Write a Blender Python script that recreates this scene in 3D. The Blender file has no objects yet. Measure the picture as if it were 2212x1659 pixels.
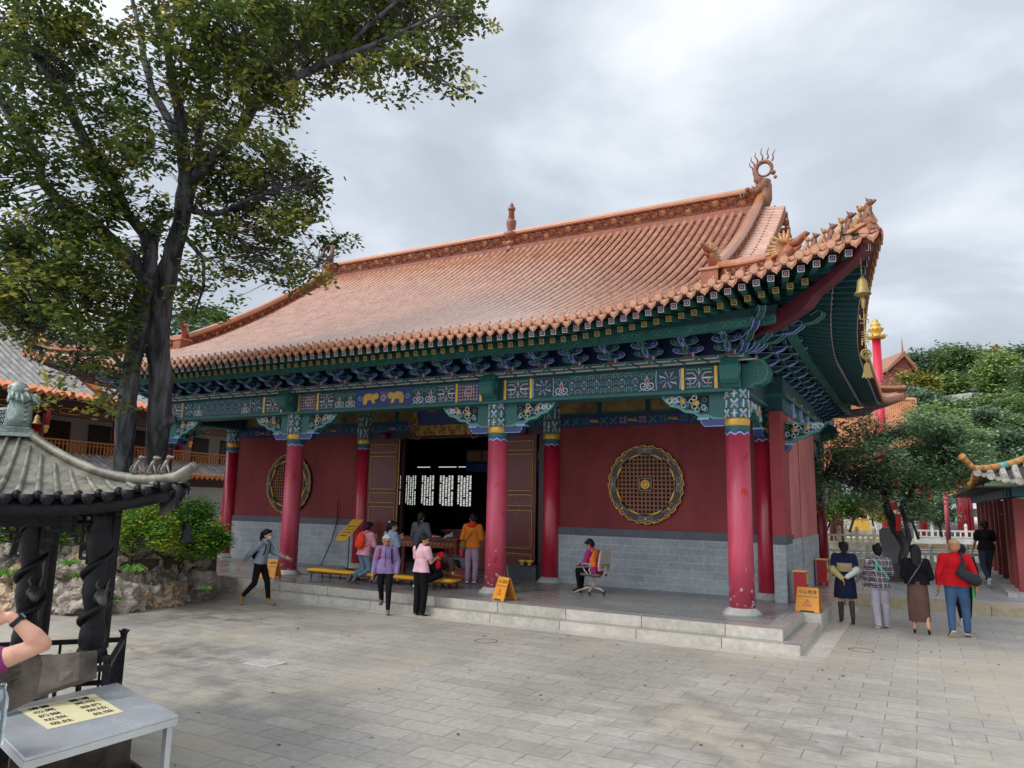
import bpy, bmesh, math, random
import numpy as np
from mathutils import Vector, Matrix
PI = math.pi
rnd = random.Random(7)
scene = bpy.context.scene
LS = lambda a, b, n: [a+(b-a)*i/(n-1) for i in range(n)]
AR = lambda a, b, s: [a+s*i for i in range(int(math.ceil((b-a)/s-1e-9)))]
C = scene.collection

# ---------------------------------------------------------------- camera
CAM = Vector((2.949, -14.0015, 2.2556)); YAW, PITCH, ROLL, FPX = -0.5031, 0.1592, 0.0204, 1593.55
cy, sy, cp, sp = math.cos(YAW), math.sin(YAW), math.cos(PITCH), math.sin(PITCH)
_f = Vector((sy*cp, cy*cp, sp)); _r = Vector((cy, -sy, 0)); _u = _r.cross(_f)
cr, sr = math.cos(ROLL), math.sin(ROLL)
_r, _u = cr*_r + sr*_u, cr*_u - sr*_r
cam = bpy.data.cameras.new('camera'); camo = bpy.data.objects.new('camera', cam); C.objects.link(camo)
mt = Matrix((( _r.x, _u.x, -_f.x, CAM.x), (_r.y, _u.y, -_f.y, CAM.y), (_r.z, _u.z, -_f.z, CAM.z), (0, 0, 0, 1)))
camo.matrix_world = mt
cam.sensor_width = 36; cam.lens = 36*FPX/2212; cam.clip_end = 3000; cam.clip_start = .05
scene.camera = camo
def at(px, py, d):
    """world point seen at photo coordinate (2212 wide) at distance d along the view axis"""
    return CAM + d*(_f + (px-1106)/FPX*_r - (py-829.5)/FPX*_u)

# ---------------------------------------------------------------- materials
def s2l(c):
    return tuple(((x/12.92) if x <= .04045 else ((x+.055)/1.055)**2.4) for x in c)
def rgb(h):
    h = h.lstrip('#'); return s2l(tuple(int(h[i:i+2], 16)/255 for i in (0, 2, 4)))
MATS = {}
def mat(name, col, rough=.6, var=.2, scale=3., bump=0., bscale=25., metal=0., spec=.5, coat=0., col2=None, detail=4, stretch=None, rvar=.0, trans=0, emis=0, sss=0, rp=(.3, .7)):
    if name in MATS: return MATS[name]
    m = bpy.data.materials.new(name); m.use_nodes = True; nt = m.node_tree; n = nt.nodes; l = nt.links
    b = n['Principled BSDF']; c = rgb(col) if isinstance(col, str) else col
    b.inputs['Roughness'].default_value = rough; b.inputs['Metallic'].default_value = metal
    b.inputs['Specular IOR Level'].default_value = spec; b.inputs['Coat Weight'].default_value = coat
    b.inputs['Coat Roughness'].default_value = .12
    tc = n.new('ShaderNodeTexCoord'); src = tc.outputs['Object']
    if stretch:
        mp = n.new('ShaderNodeMapping'); mp.inputs['Scale'].default_value = stretch; l.new(src, mp.inputs[0]); src = mp.outputs[0]
    nz = n.new('ShaderNodeTexNoise'); nz.inputs['Scale'].default_value = scale; nz.inputs['Detail'].default_value = detail
    nz.inputs['Roughness'].default_value = .65; l.new(src, nz.inputs['Vector'])
    cr_ = n.new('ShaderNodeValToRGB'); l.new(nz.outputs['Fac'], cr_.inputs[0])
    c2 = (rgb(col2) if isinstance(col2, str) else col2) if col2 else None
    e = cr_.color_ramp.elements
    lo = tuple(x*(1-var) for x in c); hi = tuple(min(1, x*(1+var)) for x in (c2 or c))
    e[0].position = rp[0]; e[1].position = rp[1]; e[0].color = (*lo, 1); e[1].color = (*hi, 1)
    l.new(cr_.outputs[0], b.inputs['Base Color'])
    if rvar:
        mr = n.new('ShaderNodeMapRange'); mr.inputs[1].default_value = .3; mr.inputs[2].default_value = .7
        mr.inputs[3].default_value = max(.02, rough-rvar); mr.inputs[4].default_value = rough+rvar
        l.new(nz.outputs['Fac'], mr.inputs[0]); l.new(mr.outputs[0], b.inputs['Roughness'])
    if bump:
        nb = n.new('ShaderNodeTexNoise'); nb.inputs['Scale'].default_value = bscale; nb.inputs['Detail'].default_value = 3
        l.new(src, nb.inputs['Vector'])
        bp = n.new('ShaderNodeBump'); bp.inputs['Strength'].default_value = bump; bp.inputs['Distance'].default_value = .02
        l.new(nb.outputs['Fac'], bp.inputs['Height']); l.new(bp.outputs[0], b.inputs['Normal'])
    if trans:
        tr = n.new('ShaderNodeBsdfTranslucent'); l.new(cr_.outputs[0], tr.inputs[0])
        mx = n.new('ShaderNodeMixShader'); mx.inputs[0].default_value = trans
        l.new(b.outputs[0], mx.inputs[1]); l.new(tr.outputs[0], mx.inputs[2]); l.new(mx.outputs[0], n['Material Output'].inputs[0])
    if emis:
        b.inputs['Emission Color'].default_value = (*c, 1); b.inputs['Emission Strength'].default_value = emis
    if sss: b.inputs['Subsurface Weight'].default_value = sss
    MATS[name] = m; return m

def brick_mat(name, c1, c2, mortar, w, h, msize=.01, rough=.6, axes='xz', off=.5, bump=.4, stain=.25, scale_n=1.2, rlo=None, freq=2, patch=None):
    m = bpy.data.materials.new(name); m.use_nodes = True; nt = m.node_tree; n = nt.nodes; l = nt.links
    b = n['Principled BSDF']; b.inputs['Roughness'].default_value = rough
    tc = n.new('ShaderNodeTexCoord'); sx = n.new('ShaderNodeSeparateXYZ'); l.new(tc.outputs['Object'], sx.inputs[0])
    cb = n.new('ShaderNodeCombineXYZ'); ix = {'x': 0, 'y': 1, 'z': 2}
    l.new(sx.outputs[ix[axes[0]]], cb.inputs[0]); l.new(sx.outputs[ix[axes[1]]], cb.inputs[1])
    # gentle wobble so the joints are not ruler-straight
    wn = n.new('ShaderNodeTexNoise'); wn.inputs['Scale'].default_value = .8; l.new(tc.outputs['Object'], wn.inputs['Vector'])
    vm = n.new('ShaderNodeVectorMath'); vm.operation = 'MULTIPLY_ADD'; vm.inputs[1].default_value = (.02, .02, 0)
    l.new(wn.outputs['Color'], vm.inputs[0]); l.new(cb.outputs[0], vm.inputs[2])
    br = n.new('ShaderNodeTexBrick'); br.offset = off; br.offset_frequency = freq
    br.inputs['Scale'].default_value = 1; br.inputs['Brick Width'].default_value = w; br.inputs['Row Height'].default_value = h
    br.inputs['Mortar Size'].default_value = msize; br.inputs['Mortar Smooth'].default_value = .2; br.inputs['Bias'].default_value = 0
    br.inputs['Color1'].default_value = (*rgb(c1), 1); br.inputs['Color2'].default_value = (*rgb(c2), 1); br.inputs['Mortar'].default_value = (*rgb(mortar), 1)
    l.new(vm.outputs[0], br.inputs['Vector'])
    nz = n.new('ShaderNodeTexNoise'); nz.inputs['Scale'].default_value = scale_n; nz.inputs['Detail'].default_value = 8; nz.inputs['Roughness'].default_value = .6
    l.new(tc.outputs['Object'], nz.inputs['Vector'])
    mr = n.new('ShaderNodeMapRange'); mr.inputs[1].default_value = .25; mr.inputs[2].default_value = .75
    mr.inputs[3].default_value = 1-stain; mr.inputs[4].default_value = 1+stain; l.new(nz.outputs['Fac'], mr.inputs[0])
    mx = n.new('ShaderNodeVectorMath'); mx.operation = 'SCALE'; l.new(br.outputs['Color'], mx.inputs[0]); l.new(mr.outputs[0], mx.inputs['Scale'])
    out = mx.outputs[0]
    # fine grain
    n3 = n.new('ShaderNodeTexNoise'); n3.inputs['Scale'].default_value = 14; n3.inputs['Detail'].default_value = 6; l.new(tc.outputs['Object'], n3.inputs['Vector'])
    m3 = n.new('ShaderNodeMapRange'); m3.inputs[1].default_value = .3; m3.inputs[2].default_value = .7; m3.inputs[3].default_value = .86; m3.inputs[4].default_value = 1.1
    l.new(n3.outputs['Fac'], m3.inputs[0]); mx3 = n.new('ShaderNodeVectorMath'); mx3.operation = 'SCALE'
    l.new(out, mx3.inputs[0]); l.new(m3.outputs[0], mx3.inputs['Scale']); out = mx3.outputs[0]
    if patch:   # worn patches of another colour
        n4 = n.new('ShaderNodeTexNoise'); n4.inputs['Scale'].default_value = patch[1]; n4.inputs['Detail'].default_value = 5; l.new(tc.outputs['Object'], n4.inputs['Vector'])
        r4 = n.new('ShaderNodeMapRange'); r4.inputs[1].default_value = patch[2]; r4.inputs[2].default_value = patch[2]+.12; r4.inputs[4].default_value = patch[3]; l.new(n4.outputs['Fac'], r4.inputs[0])
        m4 = n.new('ShaderNodeMix'); m4.data_type = 'RGBA'; l.new(r4.outputs[0], m4.inputs[0]); l.new(out, m4.inputs[6]); m4.inputs[7].default_value = (*rgb(patch[0]), 1); out = m4.outputs[2]
    l.new(out, b.inputs['Base Color'])
    bp = n.new('ShaderNodeBump'); bp.inputs['Strength'].default_value = bump; bp.inputs['Distance'].default_value = .01
    ad = n.new('ShaderNodeMath'); ad.operation = 'MULTIPLY_ADD'; ad.inputs[1].default_value = -1.
    l.new(br.outputs['Fac'], ad.inputs[0]); l.new(n3.outputs['Fac'], ad.inputs[2]); l.new(ad.outputs[0], bp.inputs['Height']); l.new(bp.outputs[0], b.inputs['Normal'])
    if rlo is not None:
        r2 = n.new('ShaderNodeMapRange'); r2.inputs[1].default_value = .35; r2.inputs[2].default_value = .65; r2.inputs[3].default_value = rlo; r2.inputs[4].default_value = rough
        l.new(nz.outputs['Fac'], r2.inputs[0]); l.new(r2.outputs[0], b.inputs['Roughness'])
    MATS[name] = m; return m

# ---------------------------------------------------------------- mesh builder
class MB:
    def __init__(s): s.v = []; s.f = []; s.m = []; s.M = None
    def add(s, vs, fs, m=0):
        o = len(s.v)
        if s.M is not None: vs = [tuple(s.M @ Vector(p)) for p in vs]
        s.v.extend([tuple(p) for p in vs]); s.f.extend([tuple(i+o for i in f) for f in fs]); s.m.extend([m]*len(fs)); return s
    def box(s, c, d, m=0, rot=None, tap=1.):
        x, y, z = d[0]/2, d[1]/2, d[2]/2
        vs = [Vector((a*x*(tap if k > 0 else 1), b*y*(tap if k > 0 else 1), k*z)) for k in (-1, 1) for a, b in ((-1, -1), (1, -1), (1, 1), (-1, 1))]
        if rot is not None: vs = [rot @ p for p in vs]
        c = Vector(c); vs = [p+c for p in vs]
        return s.add(vs, [(3, 2, 1, 0), (4, 5, 6, 7), (0, 1, 5, 4), (1, 2, 6, 5), (2, 3, 7, 6), (3, 0, 4, 7)], m)
    def bx(s, x0, x1, y0, y1, z0, z1, m=0):
        return s.box(((x0+x1)/2, (y0+y1)/2, (z0+z1)/2), (abs(x1-x0), abs(y1-y0), abs(z1-z0)), m)
    def bar(s, a, b, w, h=None, m=0, up=(0, 0, 1)):
        a = Vector(a); b = Vector(b); d = b-a; L = d.length
        if L < 1e-6: return s
        z = d/L; u = Vector(up)
        if abs(z.dot(u)) > .99: u = Vector((0, 1, 0))
        x = u.cross(z).normalized(); y = z.cross(x)
        return s.box((a+b)/2, (w, h or w, L), m, Matrix((x, y, z)).transposed())
    def tube(s, pts, rad, seg=8, m=0, cap=True, up=None, ell=1.):
        pts = [Vector(p) for p in pts]; n = len(pts)
        if not hasattr(rad, '__len__'): rad = [rad]*n
        vs = []; prev = None
        for i, p in enumerate(pts):
            t = (pts[min(i+1, n-1)]-pts[max(i-1, 0)]);
            if t.length < 1e-9: t = Vector((0, 0, 1))
            t.normalize()
            if prev is None:
                u = Vector(up) if up else (Vector((0, 0, 1)) if abs(t.z) < .9 else Vector((1, 0, 0)))
                a = u.cross(t).normalized()
            else:
                a = (prev - t*prev.dot(t));
                a = a.normalized() if a.length > 1e-6 else prev
            prev = a; b = t.cross(a)
            for k in range(seg):
                th = 2*PI*k/seg; vs.append(p + rad[i]*(math.cos(th)*a + ell*math.sin(th)*b))
        fs = [(i*seg+k, i*seg+(k+1) % seg, (i+1)*seg+(k+1) % seg, (i+1)*seg+k) for i in range(n-1) for k in range(seg)]
        if cap: fs += [tuple(reversed(range(seg))), tuple(range((n-1)*seg, n*seg))]
        return s.add(vs, fs, m)
    def lathe(s, prof, c=(0, 0, 0), seg=16, m=0, cap=True, axis='z'):
        c = Vector(c); vs = []
        for r, z in prof:
            for k in range(seg):
                th = 2*PI*k/seg; q = (r*math.cos(th), r*math.sin(th), z)
                if axis == 'y': q = (q[0], -q[2], q[1])
                elif axis == 'x': q = (q[2], q[0], q[1])
                vs.append(c+Vector(q))
        n = len(prof)
        fs = [(i*seg+k, i*seg+(k+1) % seg, (i+1)*seg+(k+1) % seg, (i+1)*seg+k) for i in range(n-1) for k in range(seg)]
        if cap: fs += [tuple(reversed(range(seg))), tuple(range((n-1)*seg, n*seg))]
        return s.add(vs, fs, m)
    def prism(s, pts, o, u, v, w, m=0):
        """2D outline pts (p,q) -> o+p*u+q*v, extruded by vector w"""
        o, u, v, w = Vector(o), Vector(u), Vector(v), Vector(w); n = len(pts)
        a = [o+p*u+q*v for p, q in pts]; b = [p+w for p in a]
        fs = [tuple(range(n)), tuple(reversed(range(n, 2*n)))] + [(i, n+i, n+(i+1) % n, (i+1) % n) for i in range(n)]
        return s.add(a+b, fs, m)
    def ball(s, c, r, m=0, seg=10, rings=6, sc=(1, 1, 1)):
        c = Vector(c); vs = []; fs = []
        for i in range(rings+1):
            ph = PI*i/rings
            for k in range(seg):
                th = 2*PI*k/seg; vs.append(c+Vector((r*sc[0]*math.sin(ph)*math.cos(th), r*sc[1]*math.sin(ph)*math.sin(th), -r*sc[2]*math.cos(ph))))
        fs = [(i*seg+k, i*seg+(k+1) % seg, (i+1)*seg+(k+1) % seg, (i+1)*seg+k) for i in range(rings) for k in range(seg)]
        return s.add(vs, fs, m)
    def ribbon(s, pts, w, t, m=0, nrm=(0, -1, 0)):
        """flat line of width w and thickness t following pts, lying in the plane with normal nrm"""
        pts = [Vector(p) for p in pts]; nr = Vector(nrm); n = len(pts); vs = []
        for i, p in enumerate(pts):
            d = (pts[min(i+1, n-1)]-pts[max(i-1, 0)]).normalized(); sd = nr.cross(d).normalized()*w/2
            vs += [p-sd, p+sd, p+sd+nr*t, p-sd+nr*t]
        fs = []
        for i in range(n-1):
            a, b = 4*i, 4*i+4
            fs += [(a+1, b+1, b+2, a+2), (a+2, b+2, b+3, a+3), (a+3, b+3, b, a)]
        fs += [(0, 1, 2, 3), (4*n-1, 4*n-2, 4*n-3, 4*n-4)]
        return s.add(vs, fs, m)
    def build(s, name, mats, parent=None, smooth=False, loc=None, bevel=0, recalc=False):
        me = bpy.data.meshes.new(name); me.from_pydata(s.v, [], s.f)
        if not isinstance(mats, (list, tuple)): mats = [mats]
        for m in mats: me.materials.append(m)
        if len(mats) > 1: me.polygons.foreach_set('material_index', s.m)
        if smooth: me.polygons.foreach_set('use_smooth', [True]*len(me.polygons))
        if recalc or bevel:
            bm = bmesh.new(); bm.from_mesh(me); bmesh.ops.recalc_face_normals(bm, faces=bm.faces)
            if bevel: bmesh.ops.bevel(bm, geom=bm.edges[:], offset=bevel, segments=2, affect='EDGES', clamp_overlap=True)
            bm.to_mesh(me); bm.free()
        me.update(); o = bpy.data.objects.new(name, me); C.objects.link(o)
        if parent: o.parent = parent
        if loc: o.location = loc
        return o
def tag(o, label=None, cat=None, group=None, kind=None):
    if label: o['label'] = label
    if cat: o['category'] = cat
    if group: o['group'] = group
    if kind: o['kind'] = kind
    return o
def thing(name, label, cat, loc=(0, 0, 0), rz=0, group=None):
    o = bpy.data.objects.new(name, None); C.objects.link(o); o.location = loc; o.rotation_euler = (0, 0, rz); o.empty_display_size = .2
    return tag(o, label, cat, group)
def inst(o, parent, M=None, name=None):
    c = o.copy(); c.name = name or o.name.split('.')[0]; C.objects.link(c); c.parent = parent
    if M is not None: c.matrix_local = M
    return c
def copy_tree(o, parent=None):
    c = o.copy(); C.objects.link(c); c.parent = parent
    for ch in o.children: copy_tree(ch, c)
    return c
def fast_mesh(name, V, F, mats, parent=None, mi=None, smooth=False):
    """numpy: V (n,3), F (m,k)"""
    me = bpy.data.meshes.new(name); k = F.shape[1]; m = len(F)
    me.vertices.add(len(V)); me.vertices.foreach_set('co', V.astype(np.float32).ravel())
    me.loops.add(m*k); me.loops.foreach_set('vertex_index', F.astype(np.int32).ravel())
    me.polygons.add(m); me.polygons.foreach_set('loop_start', np.arange(0, m*k, k, dtype=np.int32)); me.polygons.foreach_set('loop_total', np.full(m, k, dtype=np.int32))
    for x in mats: me.materials.append(x)
    if mi is not None: me.polygons.foreach_set('material_index', mi.astype(np.int32))
    if smooth: me.polygons.foreach_set('use_smooth', np.ones(m, dtype=bool))
    me.update(calc_edges=True); o = bpy.data.objects.new(name, me); C.objects.link(o)
    if parent: o.parent = parent
    return o
def text_mesh(mb, txt, size, o, u, v, m=0, depth=.002, align='CENTER', bold=0.):
    """text as extruded letters: u = writing direction, v = up direction"""
    cu = bpy.data.curves.new('t', 'FONT'); cu.body = txt; cu.size = size; cu.align_x = align; cu.align_y = 'CENTER'; cu.extrude = depth; cu.resolution_u = 3; cu.offset = bold
    ob = bpy.data.objects.new('t', cu); C.objects.link(ob); bpy.context.view_layer.update()
    me = bpy.data.meshes.new_from_object(ob.evaluated_get(bpy.context.evaluated_depsgraph_get()))
    u = Vector(u).normalized(); v = Vector(v).normalized(); w = u.cross(v); o = Vector(o)
    mb.add([o+p.co.x*u+p.co.y*v+(p.co.z+depth)*w for p in me.vertices], [tuple(f.vertices) for f in me.polygons], m)
    bpy.data.objects.remove(ob); bpy.data.curves.remove(cu); bpy.data.meshes.remove(me)

# ---------------------------------------------------------------- world and sun: overcast with a veiled sun
SUN_EL, SUN_AZ = math.radians(48), math.radians(215)     # azimuth from +Y clockwise: sun behind the left shoulder of the camera
w = bpy.data.worlds.new('World'); scene.world = w; w.use_nodes = True; nt = w.node_tree; n = nt.nodes; l = nt.links
bg = n['Background']; sky = n.new('ShaderNodeTexSky'); sky.sky_type = 'NISHITA'; sky.sun_disc = False
sky.sun_elevation = SUN_EL; sky.sun_rotation = SUN_AZ; sky.air_density = 1.2; sky.dust_density = 2.5
tc = n.new('ShaderNodeTexCoord')
# cloud deck: project the view direction on a flat layer overhead
sx = n.new('ShaderNodeSeparateXYZ'); l.new(tc.outputs['Generated'], sx.inputs[0])
mz = n.new('ShaderNodeMath'); mz.operation = 'MAXIMUM'; mz.inputs[1].default_value = .0; l.new(sx.outputs[2], mz.inputs[0])
ma = n.new('ShaderNodeMath'); ma.operation = 'ADD'; ma.inputs[1].default_value = .22; l.new(mz.outputs[0], ma.inputs[0])
dv = n.new('ShaderNodeVectorMath'); dv.operation = 'DIVIDE'; l.new(tc.outputs['Generated'], dv.inputs[0])
cb = n.new('ShaderNodeCombineXYZ')
for i in range(3): l.new(ma.outputs[0], cb.inputs[i])
l.new(cb.outputs[0], dv.inputs[1])
n1 = n.new('ShaderNodeTexNoise'); n1.inputs['Scale'].default_value = 1.7; n1.inputs['Detail'].default_value = 7; n1.inputs['Roughness'].default_value = .5; n1.inputs['Distortion'].default_value = .25
l.new(dv.outputs[0], n1.inputs['Vector'])
rp = n.new('ShaderNodeValToRGB'); l.new(n1.outputs['Fac'], rp.inputs[0]); e = rp.color_ramp.elements
e[0].position = .33; e[0].color = (.37, .405, .455, 1); e[1].position = .69; e[1].color = (.72, .74, .775, 1)
x = e.new(.48); x.color = (.455, .50, .565, 1)
x = e.new(.58); x.color = (.585, .625, .68, 1)
n2 = n.new('ShaderNodeTexNoise'); n2.inputs['Scale'].default_value = .75; n2.inputs['Detail'].default_value = 3; l.new(dv.outputs[0], n2.inputs['Vector'])
mr = n.new('ShaderNodeMapRange'); mr.inputs[1].default_value = .35; mr.inputs[2].default_value = .75; mr.inputs[3].default_value = .88; mr.inputs[4].default_value = 1.0; l.new(n2.outputs['Fac'], mr.inputs[0])
# the veiled blue sky itself: nishita at 0.1 of its physical brightness
sc_ = n.new('ShaderNodeVectorMath'); sc_.operation = 'SCALE'; sc_.inputs['Scale'].default_value = .1; l.new(sky.outputs[0], sc_.inputs[0])
mx = n.new('ShaderNodeMix'); mx.data_type = 'RGBA'; l.new(mr.outputs[0], mx.inputs[0]); l.new(sc_.outputs[0], mx.inputs[6]); l.new(rp.outputs[0], mx.inputs[7])
# the cloud deck is brighter round the veiled sun, high behind the camera
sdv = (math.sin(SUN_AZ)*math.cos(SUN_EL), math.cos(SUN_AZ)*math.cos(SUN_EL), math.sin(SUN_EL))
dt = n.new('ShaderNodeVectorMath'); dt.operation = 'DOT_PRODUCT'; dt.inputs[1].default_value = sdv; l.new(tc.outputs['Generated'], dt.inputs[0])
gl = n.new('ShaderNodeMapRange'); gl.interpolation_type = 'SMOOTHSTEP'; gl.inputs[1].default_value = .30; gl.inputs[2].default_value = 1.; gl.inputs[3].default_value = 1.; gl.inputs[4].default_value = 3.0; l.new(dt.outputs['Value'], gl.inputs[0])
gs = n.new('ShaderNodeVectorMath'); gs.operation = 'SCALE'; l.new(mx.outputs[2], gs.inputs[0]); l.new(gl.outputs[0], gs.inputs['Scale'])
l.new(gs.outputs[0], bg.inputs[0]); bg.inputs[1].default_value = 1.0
sl = bpy.data.lights.new('sun', 'SUN'); sl.energy = 1.0; sl.angle = math.radians(12); sl.color = (1, .95, .88)
so = bpy.data.objects.new('sun', sl); C.objects.link(so)
sd = Vector((math.sin(SUN_AZ)*math.cos(SUN_EL), math.cos(SUN_AZ)*math.cos(SUN_EL), math.sin(SUN_EL)))
so.rotation_euler = sd.to_track_quat('Z', 'Y').to_euler()
scene.view_settings.view_transform = 'Standard'; scene.view_settings.look = 'None'; scene.view_settings.exposure = .5; scene.view_settings.gamma = 1

# ---------------------------------------------------------------- shared materials
M_red = mat('column_red', '#a3142c', .38, .18, 1.5, .15, 8, coat=.3, col2='#b02440', stretch=(1, 1, .25), rvar=.08)
M_wall = mat('wall_dark_red', '#6e2428', .8, .2, .9, .3, 30, detail=8, col2='#7c3032', stretch=(1, 1, .5))
M_pink = mat('wall_weathered_red', '#ab5a58', .85, .14, .9, .3, 20, col2='#bd766e', stretch=(1, 1, .5), detail=8)
M_pinkd = mat('wall_trim_red', '#93393c', .8, .1)
M_glaze = mat('glazed_tile', '#bf8464', .3, .16, 2.6, .15, 7, coat=1., col2='#d2a080', rvar=.1, spec=.9, detail=8)
M_pan = mat('glazed_pan', '#8e4026', .4, .3, 5, coat=.3, rvar=.1)
M_ridge = mat('ridge_ceramic', '#8c4a2c', .5, .3, 5, .6, 30, coat=.12)
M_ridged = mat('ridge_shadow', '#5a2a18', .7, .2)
M_ochre = mat('ochre_ceramic', '#a8743c', .38, .2, 4, coat=.3)
M_tend = mat('tile_end', '#9a6648', .5, .25, 6, .5, 60)
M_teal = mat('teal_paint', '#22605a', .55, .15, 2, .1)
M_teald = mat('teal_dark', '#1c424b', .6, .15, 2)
M_tealL = mat('teal_line', '#518f86', .5, .1)
M_blue = mat('blue_paint', '#2a3c76', .5, .15, 2)
M_blued = mat('blue_dark', '#1a2e62', .6, .15, 2)
M_blueL = mat('blue_line', '#8fa8d0', .5, .1)
M_pinkL = mat('pink_line', '#c7a0a6', .5, .1)
M_white = mat('white_line', '#cfd4d6', .5, .05)
M_gold = mat('gold_leaf', '#cfa248', .38, .2, 6, .1, 40, metal=.3)
M_goldp = mat('gold_paint', '#c9a040', .45, .12, 8)
M_dkred = mat('maroon_wood', '#501519', .5, .15, 3)
M_maroon = mat('maroon_beam', '#6b1a2a', .5, .12, 3)
M_dark = mat('dark_wood', '#2a1a16', .6, .2)
M_black = mat('black_gap', '#101216', .8, .1)
M_stone = mat('step_stone', '#b7aa96', .42, .14, 1.5, .15, 14, col2='#c9bca6', rvar=.15)
M_cone = mat('column_base_stone', '#9c9b97', .5, .25, 4, .2)
# ================================================================ GROUND
M_pave = brick_mat('paving', '#a59e92', '#98938b', '#77716a', .62, .305, .006, .72, 'xy', .5, .45, .16, .5, rlo=.42, freq=2, patch=('#b3a892', .35, .5, .5))
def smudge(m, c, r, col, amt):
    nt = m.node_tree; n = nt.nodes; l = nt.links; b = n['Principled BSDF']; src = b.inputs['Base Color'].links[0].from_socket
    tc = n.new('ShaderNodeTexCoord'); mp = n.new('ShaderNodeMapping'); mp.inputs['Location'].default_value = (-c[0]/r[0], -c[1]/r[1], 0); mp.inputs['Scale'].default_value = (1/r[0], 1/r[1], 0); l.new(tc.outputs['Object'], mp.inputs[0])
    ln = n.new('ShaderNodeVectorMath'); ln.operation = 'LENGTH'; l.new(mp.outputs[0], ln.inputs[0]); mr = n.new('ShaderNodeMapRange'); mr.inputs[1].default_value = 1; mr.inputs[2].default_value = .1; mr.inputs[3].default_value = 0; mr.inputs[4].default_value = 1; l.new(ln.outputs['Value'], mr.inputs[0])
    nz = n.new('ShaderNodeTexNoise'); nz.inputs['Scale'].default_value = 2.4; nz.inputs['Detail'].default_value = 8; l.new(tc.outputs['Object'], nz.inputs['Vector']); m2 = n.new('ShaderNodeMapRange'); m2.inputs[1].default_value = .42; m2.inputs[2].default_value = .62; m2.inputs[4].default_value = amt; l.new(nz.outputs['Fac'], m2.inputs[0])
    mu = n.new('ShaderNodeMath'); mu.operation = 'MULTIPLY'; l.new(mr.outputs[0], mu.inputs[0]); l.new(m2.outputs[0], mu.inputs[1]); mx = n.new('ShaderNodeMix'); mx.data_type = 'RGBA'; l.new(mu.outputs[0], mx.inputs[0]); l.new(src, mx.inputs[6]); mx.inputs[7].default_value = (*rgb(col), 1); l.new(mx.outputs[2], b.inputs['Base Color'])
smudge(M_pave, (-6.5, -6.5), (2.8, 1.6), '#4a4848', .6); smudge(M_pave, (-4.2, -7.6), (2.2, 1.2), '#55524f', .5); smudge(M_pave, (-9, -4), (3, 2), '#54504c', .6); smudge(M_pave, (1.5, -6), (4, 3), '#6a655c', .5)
g = MB(); g.v = [(-120, -60, 0), (120, -60, 0), (120, 220, 0), (-120, 220, 0)]; g.f = [(0, 1, 2, 3)]; g.m = [0]
tag(g.build('paving', M_pave), 'grey stone block paving of the temple courtyard', 'paving', kind='structure')
M_strip = brick_mat('paving_strip', '#bcb5ab', '#b0a8a0', '#7d776e', 1.3, .9, .006, .5, 'yx', .5, .2, .14, 1.1, rlo=.3)
g = MB(); g.bx(1.19, 1.57, -1.70, 5.7, -.02, .004); g.bx(-9.0, 1.188, -1.70, -1.41, -.02, .004)
tag(g.build('stone_border', M_strip), 'pale worn stone border strip along the foot of the hall steps', 'paving', kind='structure')

# ================================================================ MAIN HALL
XC = [0, -5.2, -11.3, -16.5]; XM = -8.25; YR = 6.1; CORN = 2.69
hall = thing('temple_hall', 'large red temple hall with sweeping orange glazed roof and painted green eaves', 'temple', (XM, 6, 0))
def H(o): o.parent = hall; o.location = Vector(o.location)-Vector((XM, 6, 0)); return o
def HB(mb, name, mats, **k): return H(mb.build(name, mats, **k))
M_plat = brick_mat('platform_top', '#85827e', '#757472', '#55524e', 1.1, .55, .005, .4, 'xy', .5, .2, .18, .8, rlo=.18, patch=('#93807a', .6, .55, .5))
M_tan = brick_mat('step_edge', '#b8b2a6', '#aaa498', '#5b574f', 1.45, 4, .008, .55, 'xy', .5, .3, .2, 2.2)
pf = MB()
pf.bx(-17.4, .60, -.75, 13.4, -.1, .33); HB(pf, 'platform', M_plat)
# upper edge stones (front and right return), lower step
e1 = MB(); e1.bx(-17.75, .90, -1.12, -.752, .0, .332); e1.bx(.602, .90, -.75, 1.22, .0, .332)
e1.bx(.602, 1.22, 1.222, 13.4, 0, .331); M_top = brick_mat('kerb_top', '#968f89', '#88837f', '#5f5a54', 1.45, 4, .006, .42, 'xy', .5, .2, .16, 1.5, rlo=.2, patch=('#a08e88', .7, .54, .5))
def tops(o):
    o.data.materials.append(M_top)
    for p in o.data.polygons:
        if p.normal.z > .6: p.material_index = 1
    return o
tops(HB(e1, 'kerb', M_tan, bevel=.008))
st = MB(); st.bx(-18.05, 1.19, -1.40, -1.122, -.02, .155); st.bx(.902, 1.19, -1.12, 1.22, -.02, .155); tops(HB(st, 'step', M_tan, bevel=.008))
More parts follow.
